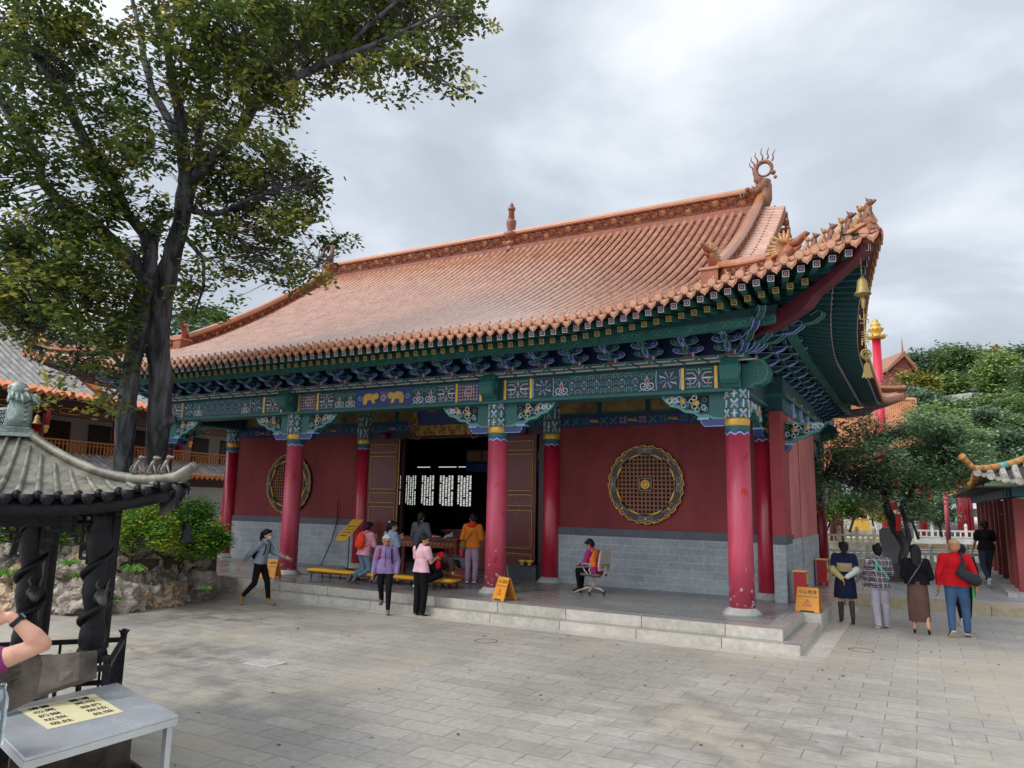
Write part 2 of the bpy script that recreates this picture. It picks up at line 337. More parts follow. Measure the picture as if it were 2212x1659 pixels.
# columns
def painted_sleeve(mb, x, y, r, z0, z1):
    """patterned top of a column: teal ground, blue and white interlaced bars (m: 0 teal,1 blue,2 white,3 pinkL)"""
    mb.lathe([(r, z0), (r, z1)], (x, y, 0), 20, 0, cap=False)
    nu = 8; dz = (z1-z0)/3
    for i in range(nu):
        th = 2*PI*i/nu
        def pt(u, z, k=1.012): return (x+r*k*math.cos(th+u), y+r*k*math.sin(th+u), z)
        w = 2*PI/nu/2
        for j in range(3):
            zc = z0+dz*(j+.5)
            if (i+j) % 2:
                for sgn in (-1, 1):
                    mb.tube([pt(-w*.8, zc+sgn*dz*.42), pt(0, zc+sgn*dz*.08), pt(w*.8, zc+sgn*dz*.42)], .020, 4, 2 if sgn > 0 else 3, cap=False)
                    mb.tube([pt(-w*.8, zc+sgn*dz*.28), pt(0, zc-sgn*dz*.04), pt(w*.8, zc+sgn*dz*.28)], .018, 4, 1, cap=False)
            else:
                mb.tube([pt(-w*.7, zc), pt(w*.7, zc)], .012, 4, 1 if j % 2 else 2, cap=False)
                mb.tube([pt(0, zc-dz*.4), pt(0, zc+dz*.4)], .016, 4, 2, cap=False)
                mb.tube([pt(-w*.5, zc-dz*.3), pt(w*.5, zc+dz*.3)], .008, 4, 1, cap=False)
M_redw = mat('column_red_worn', '#a82a42', .5, .2, 1.5, .2, 8, coat=.08, col2='#b8445a', stretch=(1, 1, .25), rvar=.08)
def worn(m):   # chipped white and orange paint near the foot of a column
    nt = m.node_tree; n = nt.nodes; l = nt.links; b = n['Principled BSDF']; src = b.inputs['Base Color'].links[0].from_socket
    tc = n.new('ShaderNodeTexCoord'); sx = n.new('ShaderNodeSeparateXYZ'); l.new(tc.outputs['Object'], sx.inputs[0])
    nz = n.new('ShaderNodeTexNoise'); nz.inputs['Scale'].default_value = 11; nz.inputs['Detail'].default_value = 6; l.new(tc.outputs['Object'], nz.inputs['Vector'])
    h = n.new('ShaderNodeMapRange'); h.inputs[1].default_value = .35; h.inputs[2].default_value = 1.5; h.inputs[3].default_value = .565; h.inputs[4].default_value = .74; l.new(sx.outputs[2], h.inputs[0])
    gt = n.new('ShaderNodeMath'); gt.operation = 'GREATER_THAN'; l.new(nz.outputs['Fac'], gt.inputs[0]); l.new(h.outputs[0], gt.inputs[1])
    mx = n.new('ShaderNodeMix'); mx.data_type = 'RGBA'; l.new(gt.outputs[0], mx.inputs[0]); l.new(src, mx.inputs[6]); mx.inputs[7].default_value = (.62, .5, .5, 1)
    n2 = n.new('ShaderNodeTexNoise'); n2.inputs['Scale'].default_value = 3.4; n2.inputs['Detail'].default_value = 5; l.new(tc.outputs['Object'], n2.inputs['Vector'])
    g2 = n.new('ShaderNodeMath'); g2.operation = 'GREATER_THAN'; l.new(n2.outputs['Fac'], g2.inputs[0]); g2.inputs[1].default_value = .655
    m2 = n.new('ShaderNodeMix'); m2.data_type = 'RGBA'; l.new(g2.outputs[0], m2.inputs[0]); l.new(mx.outputs[2], m2.inputs[6]); m2.inputs[7].default_value = (*rgb('#b01c1c'), 1)
    # dull sun-bleached streaks
    mp = n.new('ShaderNodeMapping'); mp.inputs['Scale'].default_value = (6, 6, .35); l.new(tc.outputs['Object'], mp.inputs[0])
    n3 = n.new('ShaderNodeTexNoise'); n3.inputs['Scale'].default_value = 1.3; n3.inputs['Detail'].default_value = 4; l.new(mp.outputs[0], n3.inputs['Vector'])
    r3 = n.new('ShaderNodeMapRange'); r3.inputs[1].default_value = .45; r3.inputs[2].default_value = .8; r3.inputs[4].default_value = .55; l.new(n3.outputs['Fac'], r3.inputs[0])
    m3 = n.new('ShaderNodeMix'); m3.data_type = 'RGBA'; l.new(r3.outputs[0], m3.inputs[0]); l.new(m2.outputs[2], m3.inputs[6]); m3.inputs[7].default_value = (*rgb('#b8607a'), 1)
    l.new(m3.outputs[2], b.inputs['Base Color'])
worn(M_redw)
def column(x, y, zg, ztop, r=.225, base=True, worn_=False):
    mb = MB(); mb.lathe([(r*1.08, .33), (r*1.03, 1.5), (r, zg)], (x, y, 0), 28, 0)
    c = HB(mb, 'column', [M_redw if worn_ else M_red], smooth=True)
    def sub(mb2, nm, ms, **k):
        o = mb2.build(nm, ms, **k); o.parent = c; o.location = (0, 0, 0); return o
    off = Vector((XM, 6, 0))
    for nm, ms, fn in (
        ('gold_band', M_gold, lambda q: q.lathe([(r*1.05, zg-.07), (r*1.08, zg-.05), (r*1.08, zg+.05), (r*1.05, zg+.07)], (x, y, 0), 28)),
        ('painted_sleeve', [M_teal, M_blueL, M_white, M_pinkL], lambda q: painted_sleeve(q, x, y, r, zg+.07, ztop)),):
        q = MB(); fn(q); sub(q, nm, ms, smooth=(nm == 'gold_band'))
    q = MB(); nz = 10   # zigzag cloud edge below the band
    for k, (mm, dz, rr) in enumerate(((1, .20, 1.025), (2, .17, 1.035), (0, .13, 1.045))):
        vs = []; n2 = 40
        for i in range(n2):
            th = 2*PI*i/n2; d = dz+.055*abs(((i/n2*8) % 1)*2-1)
            vs.append((x+r*rr*math.cos(th), y+r*rr*math.sin(th), zg-.06)); vs.append((x+r*rr*math.cos(th), y+r*rr*math.sin(th), zg-d))
        q.add(vs, [(2*i+1, 2*((i+1) % n2)+1, 2*((i+1) % n2), 2*i) for i in range(n2)], mm)
    sub(q, 'cloud_collar', [M_teal, M_blueL, M_blue])
    if base:
        q = MB(); q.lathe([(r*1.75, .328), (r*1.45, .39), (r*1.15, .45), (r*1.1, .46)], (x, y, 0), 28); sub(q, 'base', M_cone, smooth=True)
    return c
ZG = 3.83
for i, x in enumerate(XC): column(x, .22, ZG, 4.46, .218, worn_=True)
for i, x in enumerate(XC): column(x if i < 3 else -16.85, 2.98, 3.93, 5.0, .205)
column(XC[0], 12.5, ZG, 4.46, .23); column(XC[3], 12.5, ZG, 4.46, .23)

# walls ----------------------------------------------------------
M_brick = brick_mat('grey_brick', '#979c9e', '#898f92', '#b0b4b4', .55, .165, .005, .8, 'xz', .5, .25, .2, 1.1, patch=('#a3a7a6', 1.3, .56, .5))
M_bricky = brick_mat('grey_brick_side', '#a0a4a6', '#92979a', '#b8bbbb', .55, .165, .005, .8, 'yz', .5, .25, .2, 1.1, patch=('#a9adab', 1.3, .56, .5))
M_cap = brick_mat('dado_cap', '#55585e', '#4c4f55', '#75787c', 1.3, .6, .004, .7, 'xz', .5, .2, .15, 2)
YW = 3.0; WX = .45
for xa, xb in ((-16.9, -11.42), (-5.1, .2)):
    wl = MB(); wl.bx(xa, xb, YW, YW+.4, 1.68, 4.16); HB(wl, 'front_wall', M_wall)
    wl = MB(); wl.bx(xa-.02, xb, YW-.03, YW+.4, .33, 1.5)
    if xb > 0: wl.bx(.2, WX, 2.45, 3.6, .33, 1.5)
    HB(wl, 'brick_dado', M_brick)
    wl = MB(); wl.bx(xa-.03, xb, YW-.045, YW+.4, 1.502, 1.679)
    if xb > 0: wl.bx(.2, WX+.01, 2.44, 3.6, 1.502, 1.679)
    HB(wl, 'dado_cap', M_cap)
# right side wall: pier, recessed panels, trims
sw = MB(); sw.bx(.2, WX, 2.45, 3.3, 1.68, 4.3, 1); sw.bx(.05, WX-.06, 3.3, 8.05, 1.5, 4.3, 1)
for y0, y1 in ((3.35, 4.75), (4.95, 7.95)): sw.bx(WX-.06, WX, y0, y1, 1.58, 4.3, 0)
HB(sw, 'side_wall', [M_pink, M_pinkd])
sw = MB(); sw.bx(.05, WX-.05, 3.6, 8.05, .33, 1.5); sw.bx(WX-.05, WX+.02, 3.35, 4.77, .33, 1.579); sw.bx(WX-.05, WX+.02, 4.93, 7.97, .33, 1.579)
HB(sw, 'side_dado', M_bricky)
sw = MB(); sw.bx(-16.95, -16.6, 3.0, 9.6, .33, 4.3); HB(sw, 'left_wall', M_wall)
# rear wall with openings for the lattice windows is built with the interior
# side beam band above the wall
sb = MB(); sb.bx(.1, WX+.02, 2.6, 8.1, 4.302, 4.62, 0); sb.bx(.1, WX+.10, 2.6, 8.1, 4.622, 4.70, 1); sb.bx(.1, WX+.04, 2.6, 8.1, 4.702, 5.05, 0); sb.bx(-.12, .2, 8.1, 12.4, 4.46, 5.05, 0)
for k in range(13):
    y = 3.0+k*.36; sb.bx(WX+.022, WX+.03, y, y+.24, 4.38, 4.40, 2); sb.bx(WX+.022, WX+.03, y+.1, y+.34, 4.48, 4.50, 2); sb.bx(WX+.022, WX+.03, y+.1, y+.12, 4.40, 4.48, 2)
for y in (3.9, 5.2, 6.5, 7.8):
    sb.box((WX+.04, y, 4.52), (.07, .16, .24), 3); sb.box((WX+.05, y, 4.72), (.08, .17, .10), 4)
    sb.ball((WX+.05, y, 4.36), .07, 3, 8, 6)
HB(sb, 'side_beam', [M_teald, M_teal, M_tealL, M_blueL, M_gold])

# round windows --------------------------------------------------
def round_window(x, z, R_=.92):
    y = YW
    o = MB(); o.lathe([(R_, 0), (R_, .06), (R_*.985, .085), (R_*.79, .085), (R_*.76, .03)], (x, y, z), 56, 0, cap=False, axis='y'); fr = HB(o, 'round_window', [mat('window_ring', '#2e2620', .5, .2, 8)])
    ch = []
    # lattice disc
    q = MB(); r = R_*.765; q.lathe([(r, .005), (r, .012)], (x, y, z), 48, 1, axis='y')
    st = .098; k = -7
    while k <= 7:
        a = k*st; h = math.sqrt(max(0, r*r-a*a))
        if h > .05:
            q.bx(x+a-.014, x+a+.014, y-.05, y-.015, z-h, z+h, 0); q.bx(x-h, x+h, y-.045, y-.02, z+a-.014, z+a+.014, 0)
        k += 1
    q.bx(x-.17, x+.17, y-.07, y-.05, z-.17, z+.17, 2)
    ch.append(('lattice', q, [mat('lattice_wood', '#8a5230', .6, .15), M_black, M_dark]))
    q = MB()   # gold: wavy rope outside, leaves inside, centre medallion
    n = 150; q.tube([(x+(R_*.985+.016*math.sin(k*2*PI/n*24))*math.cos(2*PI*k/n), y-.09, z+(R_*.985+.016*math.sin(k*2*PI/n*24))*math.sin(2*PI*k/n)) for k in range(n+1)], .012, 5, 0)
    q.tube([(x+(R_*.955-.014*math.sin(k*2*PI/n*24))*math.cos(2*PI*k/n), y-.09, z+(R_*.955-.014*math.sin(k*2*PI/n*24))*math.sin(2*PI*k/n)) for k in range(n+1)], .006, 4, 0)
    for k in range(28): a = 2*PI*k/28; q.ball((x+R_*math.cos(a), y-.09, z+R_*math.sin(a)), .024, 0, 6, 4)
    for k in range(8):
        a0 = 2*PI*k/8+.12; pts = []; rad = []
        for j in range(10): a = a0+j*.055; pts.append((x+(r*1.01-.0*j)*math.cos(a), y-.09, z+r*1.01*math.sin(a))); rad.append(.006+.022*math.sin(PI*j/9)*(1+.3*math.sin(j*2.5)))
        q.tube(pts, rad, 6, 0)
        # cartouches in the dark ring
        am = 2*PI*k/8; rc = R_*.875
        for s2 in (-1, 1):
            q.tube([(x+(rc+s2*.045)*math.cos(am+t), y-.09, z+(rc+s2*.045)*math.sin(am+t)) for t in LS(-.23, .23, 9)], .006, 4, 1)
        for t in LS(-.2, .2, 8):
            q.tube([(x+(rc-.035)*math.cos(am+t), y-.09, z+(rc-.035)*math.sin(am+t)), (x+(rc+.02)*math.cos(am+t+.03), y-.095, z+(rc+.02)*math.sin(am+t+.03)), (x+(rc+.04)*math.cos(am+t-.01), y-.09, z+(rc+.04)*math.sin(am+t-.01))], .007, 4, 1+(k % 2))
        q.ball((x+rc*math.cos(am), y-.095, z+rc*math.sin(am)), .035, 0, 7, 5)
    for s1, s2, s3, s4 in ((-1, -1, 1, -1), (1, -1, 1, 1), (1, 1, -1, 1), (-1, 1, -1, -1)): q.bar((x+s1*.14, y-.075, z+s2*.14), (x+s3*.14, y-.075, z+s4*.14), .01, .01, 1)
    q.lathe([(.10, .07), (.12, .085), (.09, .1), (.08, .08)], (x, y, z), 20, 0, axis='y')
    for k in range(9): a = k*.7; q.ball((x+.05*math.cos(a), y-.08, z+.05*math.sin(a)), .022, 0, 5, 4)
    ch.append(('gilding', q, [M_gold, mat('silver_line', '#9fa3a0', .4, .1, 5), mat('bronze_line', '#9a6a48', .4, .1, 5)]))
    for nm, q, ms in ch: o2 = q.build(nm, ms, smooth=(nm == 'gilding')); o2.parent = fr
    return fr
round_window(-2.72, 2.74); round_window(-14.2, 2.69)

# doors ------------------------------------------------------------
def door_leaf(x0, x1):
    y = 2.9; q = MB(); q.bx(x0, x1, y, y+.07, .5, 4.0, 0); d = HB(q, 'door_leaf', [M_dkred])
    gl = MB(); pn = MB(); cx = (x0+x1)/2; hw = (x1-x0)/2-.1
    for za, zb in ((3.6, 3.83), (2.56, 3.49), (2.18, 2.45), (1.12, 2.06), (.66, .98)):
        pn.bx(cx-hw+.03, cx+hw-.03, y-.012, y, za+.03, zb-.03)
        for (a, b) in (((cx-hw, za), (cx+hw, za)), ((cx+hw, za), (cx+hw, zb)), ((cx+hw, zb), (cx-hw, zb)), ((cx-hw, zb), (cx-hw, za))):
            gl.bar((a[0], y-.012, a[1]), (b[0], y-.012, b[1]), .016)
        i = .035; zm = (za+zb)/2; pts = [(cx-hw+i, za+i*1.2), (cx-.08, za+i), (cx, za+i*1.8), (cx+.08, za+i), (cx+hw-i, za+i*1.2), (cx+hw-i*1.6, zm), (cx+hw-i, zb-i*1.2), (cx+.08, zb-i), (cx, zb-i*1.8), (cx-.08, zb-i), (cx-hw+i, zb-i*1.2), (cx-hw+i*1.6, zm), (cx-hw+i, za+i*1.2)]
        gl.tube([(a, y-.016, b) for a, b in pts], .007, 4, 0)
    gl.bar((x1 if x1 < -9 else x0, y-.01, .5), (x1 if x1 < -9 else x0, y-.01, 4.0), .02)
    for nm, q, m in (('door_panel', pn, mat('door_panel_red', '#5e1a1e', .45, .12, 2)), ('gold_moulding', gl, mat('dull_gold', '#a8803c', .45, .15, 6, metal=.3))): o = q.build(nm, m); o.parent = d
door_leaf(-11.05, -9.95); door_leaf(-6.75, -5.6)
q = MB(); q.bx(-11.42, -5.12, 2.95, 3.3, 4.0, 4.16); q.bx(-11.42, -11.07, 2.96, 3.3, .33, 4.0); q.bx(-5.55, -5.12, 2.96, 3.3, .33, 4.0); q.bx(-9.95, -9.85, 3.0, 3.12, .33, 4.0); q.bx(-6.85, -6.76, 3.0, 3.12, .33, 4.0)
HB(q, 'door_frame', mat('door_frame_wood', '#2c1216', .5, .15))
for xa, xb, zt in ((-11.07, -9.85, .50), (-6.85, -5.55, .72)): q = MB(); q.bx(xa, xb, 2.86, 3.05, .33, zt); HB(q, 'threshold_stone', mat('dark_sill', '#43464a', .6, .2, 3, .2))
for x in (-10.5, -9.0, -7.5, -6.0):
    q = MB(); q.lathe([(.0, -.02), (.09, 0), (.1, .08), (.07, .14), (0, .16)], (x, 2.93, 4.08), 8, 0, axis='y'); HB(q, 'lintel_knob', mat('knob_red', '#7c1c2a', .5, .1))
# frieze above walls and doors: painted lintel + landscape panels
M_paint = mat('landscape_painting', '#4a3a28', .6, .35, 2.2, 0, col2='#8a7348', detail=8)
fz = MB(); fz.bx(-16.7, -.2, 2.96, 3.3, 4.162, 4.42, 0)
fz.bx(-16.7, -.2, 2.99, 3.3, 4.422, 5.06, 2)
x = -16.4; k = 0
while x < -.6:
    L = 1.25
    if abs(x-XC[1]) > 0: 
        fz.bx(x+.06, x+L-.06, 2.97, 2.99, 4.50, 4.87, 3)
        for (a, b) in (((x+.06, 4.5), (x+L-.06, 4.5)), ((x+L-.06, 4.5), (x+L-.06, 4.87)), ((x+L-.06, 4.87), (x+.06, 4.87)), ((x+.06, 4.87), (x+.06, 4.5))): fz.bar((a[0], 2.965, a[1]), (b[0], 2.965, b[1]), .022, .022, 1)
    # lintel ornament
    for j in range(5):
        xx = x+.12+j*.25
        if (j+k) % 5 in (0, 1):
            fz.tube([(xx-.09, 2.955, 4.2), (xx+.09, 2.955, 4.38)], .011, 4, 4); fz.tube([(xx-.09, 2.955, 4.38), (xx+.09, 2.955, 4.2)], .011, 4, 4)
            fz.tube([(xx-.1, 2.955, 4.29), (xx, 2.955, 4.37), (xx+.1, 2.955, 4.29), (xx, 2.955, 4.21), (xx-.1, 2.955, 4.29)], .008, 4, 1)
        elif (j+k) % 5 == 3:
            for t in range(5): fz.tube([(xx-.09+.045*t+.03*math.cos(a), 2.955, 4.29+.035*math.sin(a+t)) for a in (0, 1.3, 2.6, 3.9)], .014, 4, 5)
        else:
            for s9 in (-1, 1):
                for zz in (-.045, .045): fz.tube([(xx+s9*.055+.045*(1-.07*t)*math.cos(t*.8+s9), 2.955, 4.29+zz+.038*(1-.07*t)*math.sin(t*.8+s9)) for t in range(9)], .007, 4, (4, 6)[(j+s9) % 2])
    x += L; k += 1
HB(fz, 'painted_frieze', [M_blued, M_teal, M_teald, M_paint, M_tealL, M_goldp, M_pinkL])

# interior -----------------------------------------------------------
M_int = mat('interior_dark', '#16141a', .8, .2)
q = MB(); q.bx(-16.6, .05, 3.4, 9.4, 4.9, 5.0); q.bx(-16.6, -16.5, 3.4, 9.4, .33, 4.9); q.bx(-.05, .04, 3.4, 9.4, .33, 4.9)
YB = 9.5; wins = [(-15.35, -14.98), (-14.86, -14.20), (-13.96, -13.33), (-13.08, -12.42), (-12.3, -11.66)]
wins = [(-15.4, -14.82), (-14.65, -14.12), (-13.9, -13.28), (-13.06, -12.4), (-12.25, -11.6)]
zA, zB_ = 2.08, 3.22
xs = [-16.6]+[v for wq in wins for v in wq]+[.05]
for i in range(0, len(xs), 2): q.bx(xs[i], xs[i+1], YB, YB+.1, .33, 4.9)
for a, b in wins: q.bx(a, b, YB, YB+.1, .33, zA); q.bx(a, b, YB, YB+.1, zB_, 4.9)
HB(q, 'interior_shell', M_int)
M_pane = mat('daylight_glow_pane', '#dfe3dc', .6, .05, 2, emis=.55)  # weak glow in place of daylight reaching the panes from behind
for a, b in wins:
    q = MB(); q.bx(a, b, YB+.06, YB+.07, zA, zB_); wo = HB(q, 'lattice_window', M_pane)
    lt = MB(); nx = 5; dx = (b-a)/nx; nz = 17; dz = (zB_-zA)/nz
    for i in range(nx+1): lt.bx(a+i*dx-.011, a+i*dx+.011, YB-.02, YB+.03, zA, zB_)
    for i in range(nx):
        for j in range(nz+1):
            if (i*2+j) % 3: lt.bx(a+i*dx, a+(i+1)*dx, YB-.015, YB+.025, zA+j*dz-.009, zA+j*dz+.009)
    for j in range(0, nz, 4): lt.bx(a+(j % 3)*2*dx, a+((j % 3)*2+1)*dx, YB-.015, YB+.025, zA+j*dz, zA+(j+1)*dz)
    o = lt.build('lattice_bars', M_black); o.parent = wo
for x0, x1 in ((-14.1, -13.5), (-13.1, -12.3), (-12.2, -11.6)):
    q = MB(); q.bx(x0, x1, YB-.01, YB-.002, 3.52, 3.545); HB(q, 'transom_slit', mat('slit_light', '#e8eae8', .6, .02, 1, emis=.7))  # glowing strips on the solid wall stand in for daylight slits

# main painted beam ---------------------------------------------------
def scroll(cx, cz, r, y, turns=1.4, s=1, n=14, ph=0):
    return [(cx+s*r*(1-.75*t/n)*math.cos(ph+2*PI*turns*t/n), y, cz+r*(1-.75*t/n)*math.sin(ph+2*PI*turns*t/n)) for t in range(n+1)]
def beam_section(mb, x0, x1, z0, z1, y, kind):
    """materials: 0 teald 1 teal 2 tealL 3 blue 4 blueL 5 pinkL 6 gold 7 white 8 maroon 9 goldflat"""
    w = x1-x0; cx = (x0+x1)/2; cz = (z0+z1)/2; h = z1-z0
    L = lambda pts, r, m: mb.ribbon([(p[0], y, p[1]) for p in pts], r*2, .006, m)
    if kind == 'lattice':
        for s in (-1, 1):
            L([(cx-w*.42, cz+s*h*.40), (cx-w*.12, cz+s*h*.40), (cx, cz+s*h*.12), (cx+w*.12, cz+s*h*.40), (cx+w*.42, cz+s*h*.40)], .013, 2)
            L([(cx-w*.42, cz+s*h*.24), (cx-w*.2, cz+s*h*.24), (cx-w*.05, cz)], .011, 5); L([(cx+w*.42, cz+s*h*.24), (cx+w*.2, cz+s*h*.24), (cx+w*.05, cz)], .011, 5)
            L([(cx+s*w*.3, cz-h*.42), (cx+s*w*.3, cz-h*.1), (cx+s*w*.42, cz)], .010, 4)
        L([(cx-w*.45, cz), (cx+w*.45, cz)], .014, 7); L([(cx, cz-h*.44), (cx, cz+h*.44)], .014, 5)
        mb.box((cx, y-.004, cz), (w*.18, .012, h*.18), 3)
    elif kind == 'gold':
        mb.bx(x0+.01, x1-.01, y-.004, y, z0+.01, z1-.01, 3)
        for i in range(int(w/.075)):
            for j in range(int(h/.075)):
                mb.add([(x0+.03+i*.075+a, y-.01, z0+.03+j*.075+b) for a, b in ((0, .03), (.02, .0), (.05, .02), (.03, .05))], [(0, 1, 2, 3)], 9)
        L(scroll(cx, cz, h*.3, 0) and [(p[0], p[2]) for p in scroll(cx, cz, h*.33, 0, 2, n=24)], .008, 5)
    elif kind == 'band': mb.bx(x0, x1, y-.012, y, z0, z1, 6)
    elif kind == 'cloud':
        for s in (-1, 1):
            L([(p[0], p[2]) for p in scroll(cx+s*w*.22, cz+h*.2, h*.2, 0, 1.3, s)], .008, 2)
            L([(p[0], p[2]) for p in scroll(cx+s*w*.22, cz-h*.2, h*.2, 0, 1.3, s, ph=PI)], .008, 7)
        mb.add([(cx-w*.14, y-.008, cz), (cx, y-.008, cz-h*.26), (cx+w*.14, y-.008, cz), (cx, y-.008, cz+h*.26)], [(0, 1, 2, 3)], 5)
        mb.add([(cx-w*.07, y-.012, cz), (cx, y-.012, cz-h*.13), (cx+w*.07, y-.012, cz), (cx, y-.012, cz+h*.13)], [(0, 1, 2, 3)], 8)
        L([(x0+.01, z0+.02), (cx-w*.3, z0+h*.12), (cx-w*.1, z0+.03), (cx+w*.1, z0+.03), (cx+w*.3, z0+h*.12), (x1-.01, z0+.02)], .009, 4)
    elif kind == 'rosette':
        for a in range(8):
            th = a*PI/4; L([(cx+w*.08*math.cos(th), cz+h*.1*math.sin(th)), (cx+w*.4*math.cos(th+.25), cz+h*.42*math.sin(th+.25)), (cx+w*.28*math.cos(th+.5), cz+h*.3*math.sin(th+.5))], .009, (2, 5, 4, 7)[a % 4])
        mb.box((cx, y-.004, cz), (w*.2, .01, h*.2), 3); L([(cx-w*.45, cz+h*.44), (cx-w*.47, cz), (cx-w*.45, cz-h*.44)], .01, 4); L([(cx+w*.45, cz+h*.44), (cx+w*.47, cz), (cx+w*.45, cz-h*.44)], .01, 4)
    elif kind == 'brocade':
        n = int(w/.135)
        for i in range(n):
            for j in range(3):
                a = x0+(i+.5)*w/n; b = z0+(j+.5)*h/3
                L([(a-.05, b-.045), (a-.05, b+.045), (a+.05, b+.045), (a+.05, b-.045)], .0055, 4 if (i+j) % 2 else 2)
                L([(a-.02, b-.02), (a+.02, b+.01)], .009, 2)
            for j in (1, 2):
                a = x0+(i+.5)*w/n; b = z0+j*h/3
                mb.add([(a-.035, y-.008, b), (a, y-.008, b-.016), (a+.035, y-.008, b), (a, y-.008, b+.016)], [(0, 1, 2, 3)], 8 if i % 2 else 5)
    elif kind == 'beast':   # a blue field with two gilded beasts facing a pearl
        mb.bx(x0, x1, y-.004, y, z0, z1, 3)
        for s in (-1, 1):
            X = lambda u, v: (cx+s*u, y-.012, cz+v)
            body = [(.62, .02), (.55, .11), (.42, .13), (.30, .09), (.2, .13), (.12, .06), (.16, -.02), (.26, -.03), (.24, -.13), (.32, -.13), (.36, -.03), (.48, -.05), (.5, -.14), (.6, -.14), (.62, -.05)]
            if s > 0: body = [(u, v*1.05) for u, v in reversed(body)]
            mb.prism([(s*u, v) for u, v in body], (cx, y-.006, cz), (1, 0, 0), (0, 0, 1), (0, -.012, 0), 6)
            for t in range(5): mb.ribbon([X(.28+t*.06, .02), X(.30+t*.06, .08)], .008, .008, 5)
            L([(p[0], p[2]) for p in scroll(cx+s*.72, cz, .07, 0, 1.2, s)], .008, 4)
        L([(p[0], p[2]) for p in scroll(cx, cz-.01, .09, 0, 2.2, n=26)], .009, 5)
        for t in (-.08, .0, .08): L([(cx+t, cz+.08), (cx+t+.03, cz+.12), (cx+t, cz+.15)], .006, 4)
MBEAM = [M_teald, M_teal, M_tealL, M_blue, M_blueL, M_pinkL, M_gold, M_white, M_maroon, M_goldp]
YF = -.06
def front_beam(x0, x1, centre):
    q = MB(); q.bx(x0, x1, YF, .45, 4.46, 4.92, 0); q.bx(x0, x1, YF-.03, .45, 4.40, 4.458, 1)
    w = x1-x0; e = .28
    side = [('band', .06), ('lattice' if not centre else 'gold', .58), ('band', .06), ('rosette' if not centre else 'lattice', .52), ('cloud', .34)]
    a = x0+e
    for k, L in side: beam_section(q, a, a+L, 4.47, 4.90, YF, k); a += L
    b = x1-e
    for k, L in side: beam_section(q, b-L, b, 4.47, 4.90, YF, k); b -= L
    if centre:
        m = (a+b)/2; beam_section(q, a, m-.85, 4.47, 4.9, YF, 'cloud'); beam_section(q, m-.85, m+.85, 4.47, 4.9, YF, 'beast'); beam_section(q, m+.85, b, 4.47, 4.9, YF, 'cloud')
    else: beam_section(q, a, b, 4.47, 4.90, YF, 'brocade')
    return HB(q, 'painted_beam', MBEAM)
for i in range(3): front_beam(XC[i+1], XC[i], i == 1)
# meander plate on top of the beam
q = MB(); q.bx(-16.75, .28, -.22, .5, 4.93, 5.08, 0)
x = -16.7
while x < .15:
    y = -.222
    for dz, off in ((.035, 0), (-.035, .23)):
        z = 5.005+dz; q.ribbon([(x+off, y, z-.02), (x+off+.38, y, z-.02), (x+off+.38, y, z+.022)], .02, .01, 1)
    q.ribbon([(x+.02, y-.002, 5.045), (x+.19, y-.002, 4.965)], .022, .012, 2); x += .46
HB(q, 'meander_plate', [M_teal, M_pinkL, M_black])
q = MB(); q.bx(.0, .30, -.2, 13, 4.93, 5.08, 0); HB(q, 'side_plate', [M_teal])
# porch side beam between outer and inner corner columns
for xa, ya, yb in ((-.12, .3, 2.9), (-.12, 9.7, 12.4), (-16.62, .3, 2.9)): q = MB(); q.bx(xa, xa+.26, ya, yb, 4.46, 4.92, 0); q.bx(xa-.02, xa+.3, ya, yb, 4.40, 4.458, 1); HB(q, 'porch_beam', [M_teald, M_teal])
# bull nose scrolls at beam ends
def nose(o, u, L=.62):
    """round scrolled beam end: o=centre of joint, u=outward dir"""
    q = MB(); o = Vector(o); u = Vector(u); w = u.cross(Vector((0, 0, 1)))
    pts = [(0, .24), (L*.5, .27), (L*.8, .22), (L*.97, .08), (L, -.03), (L*.9, -.17), (L*.7, -.24), (L*.45, -.25), (L*.35, -.3), (0, -.3)]
    q.prism(pts, o-w*.15, u, (0, 0, 1), w*.30, 0)
    for s in (-1, 1):
        c = o+w*s*.158
        pl = [(p*.93+.0, z*.9) for p, z in pts[1:9]]
        for a, b in zip(pl, pl[1:]): q.bar(c+u*a[0]+Vector((0, 0, a[1])), c+u*b[0]+Vector((0, 0, b[1])), .014, .014, 1)
        sp_ = [c+u*(L*.62+.12*(1-t/20)*math.cos(t*.62))+Vector((0, 0, .0+.12*(1-t/20)*math.sin(t*.62))) for t in range(20)]
        q.tube(sp_, .008, 4, 1)
    return HB(q, 'beam_nose', [M_teal, M_tealL])
for x in XC: nose((x, .0, 4.76), (0, -1, 0), .42)
nose((.15, .2, 4.76), (1, 0, 0), .5); nose((-16.65, .2, 4.76), (-1, 0, 0), .5); nose((.15, 12.5, 4.76), (1, 0, 0), .55)

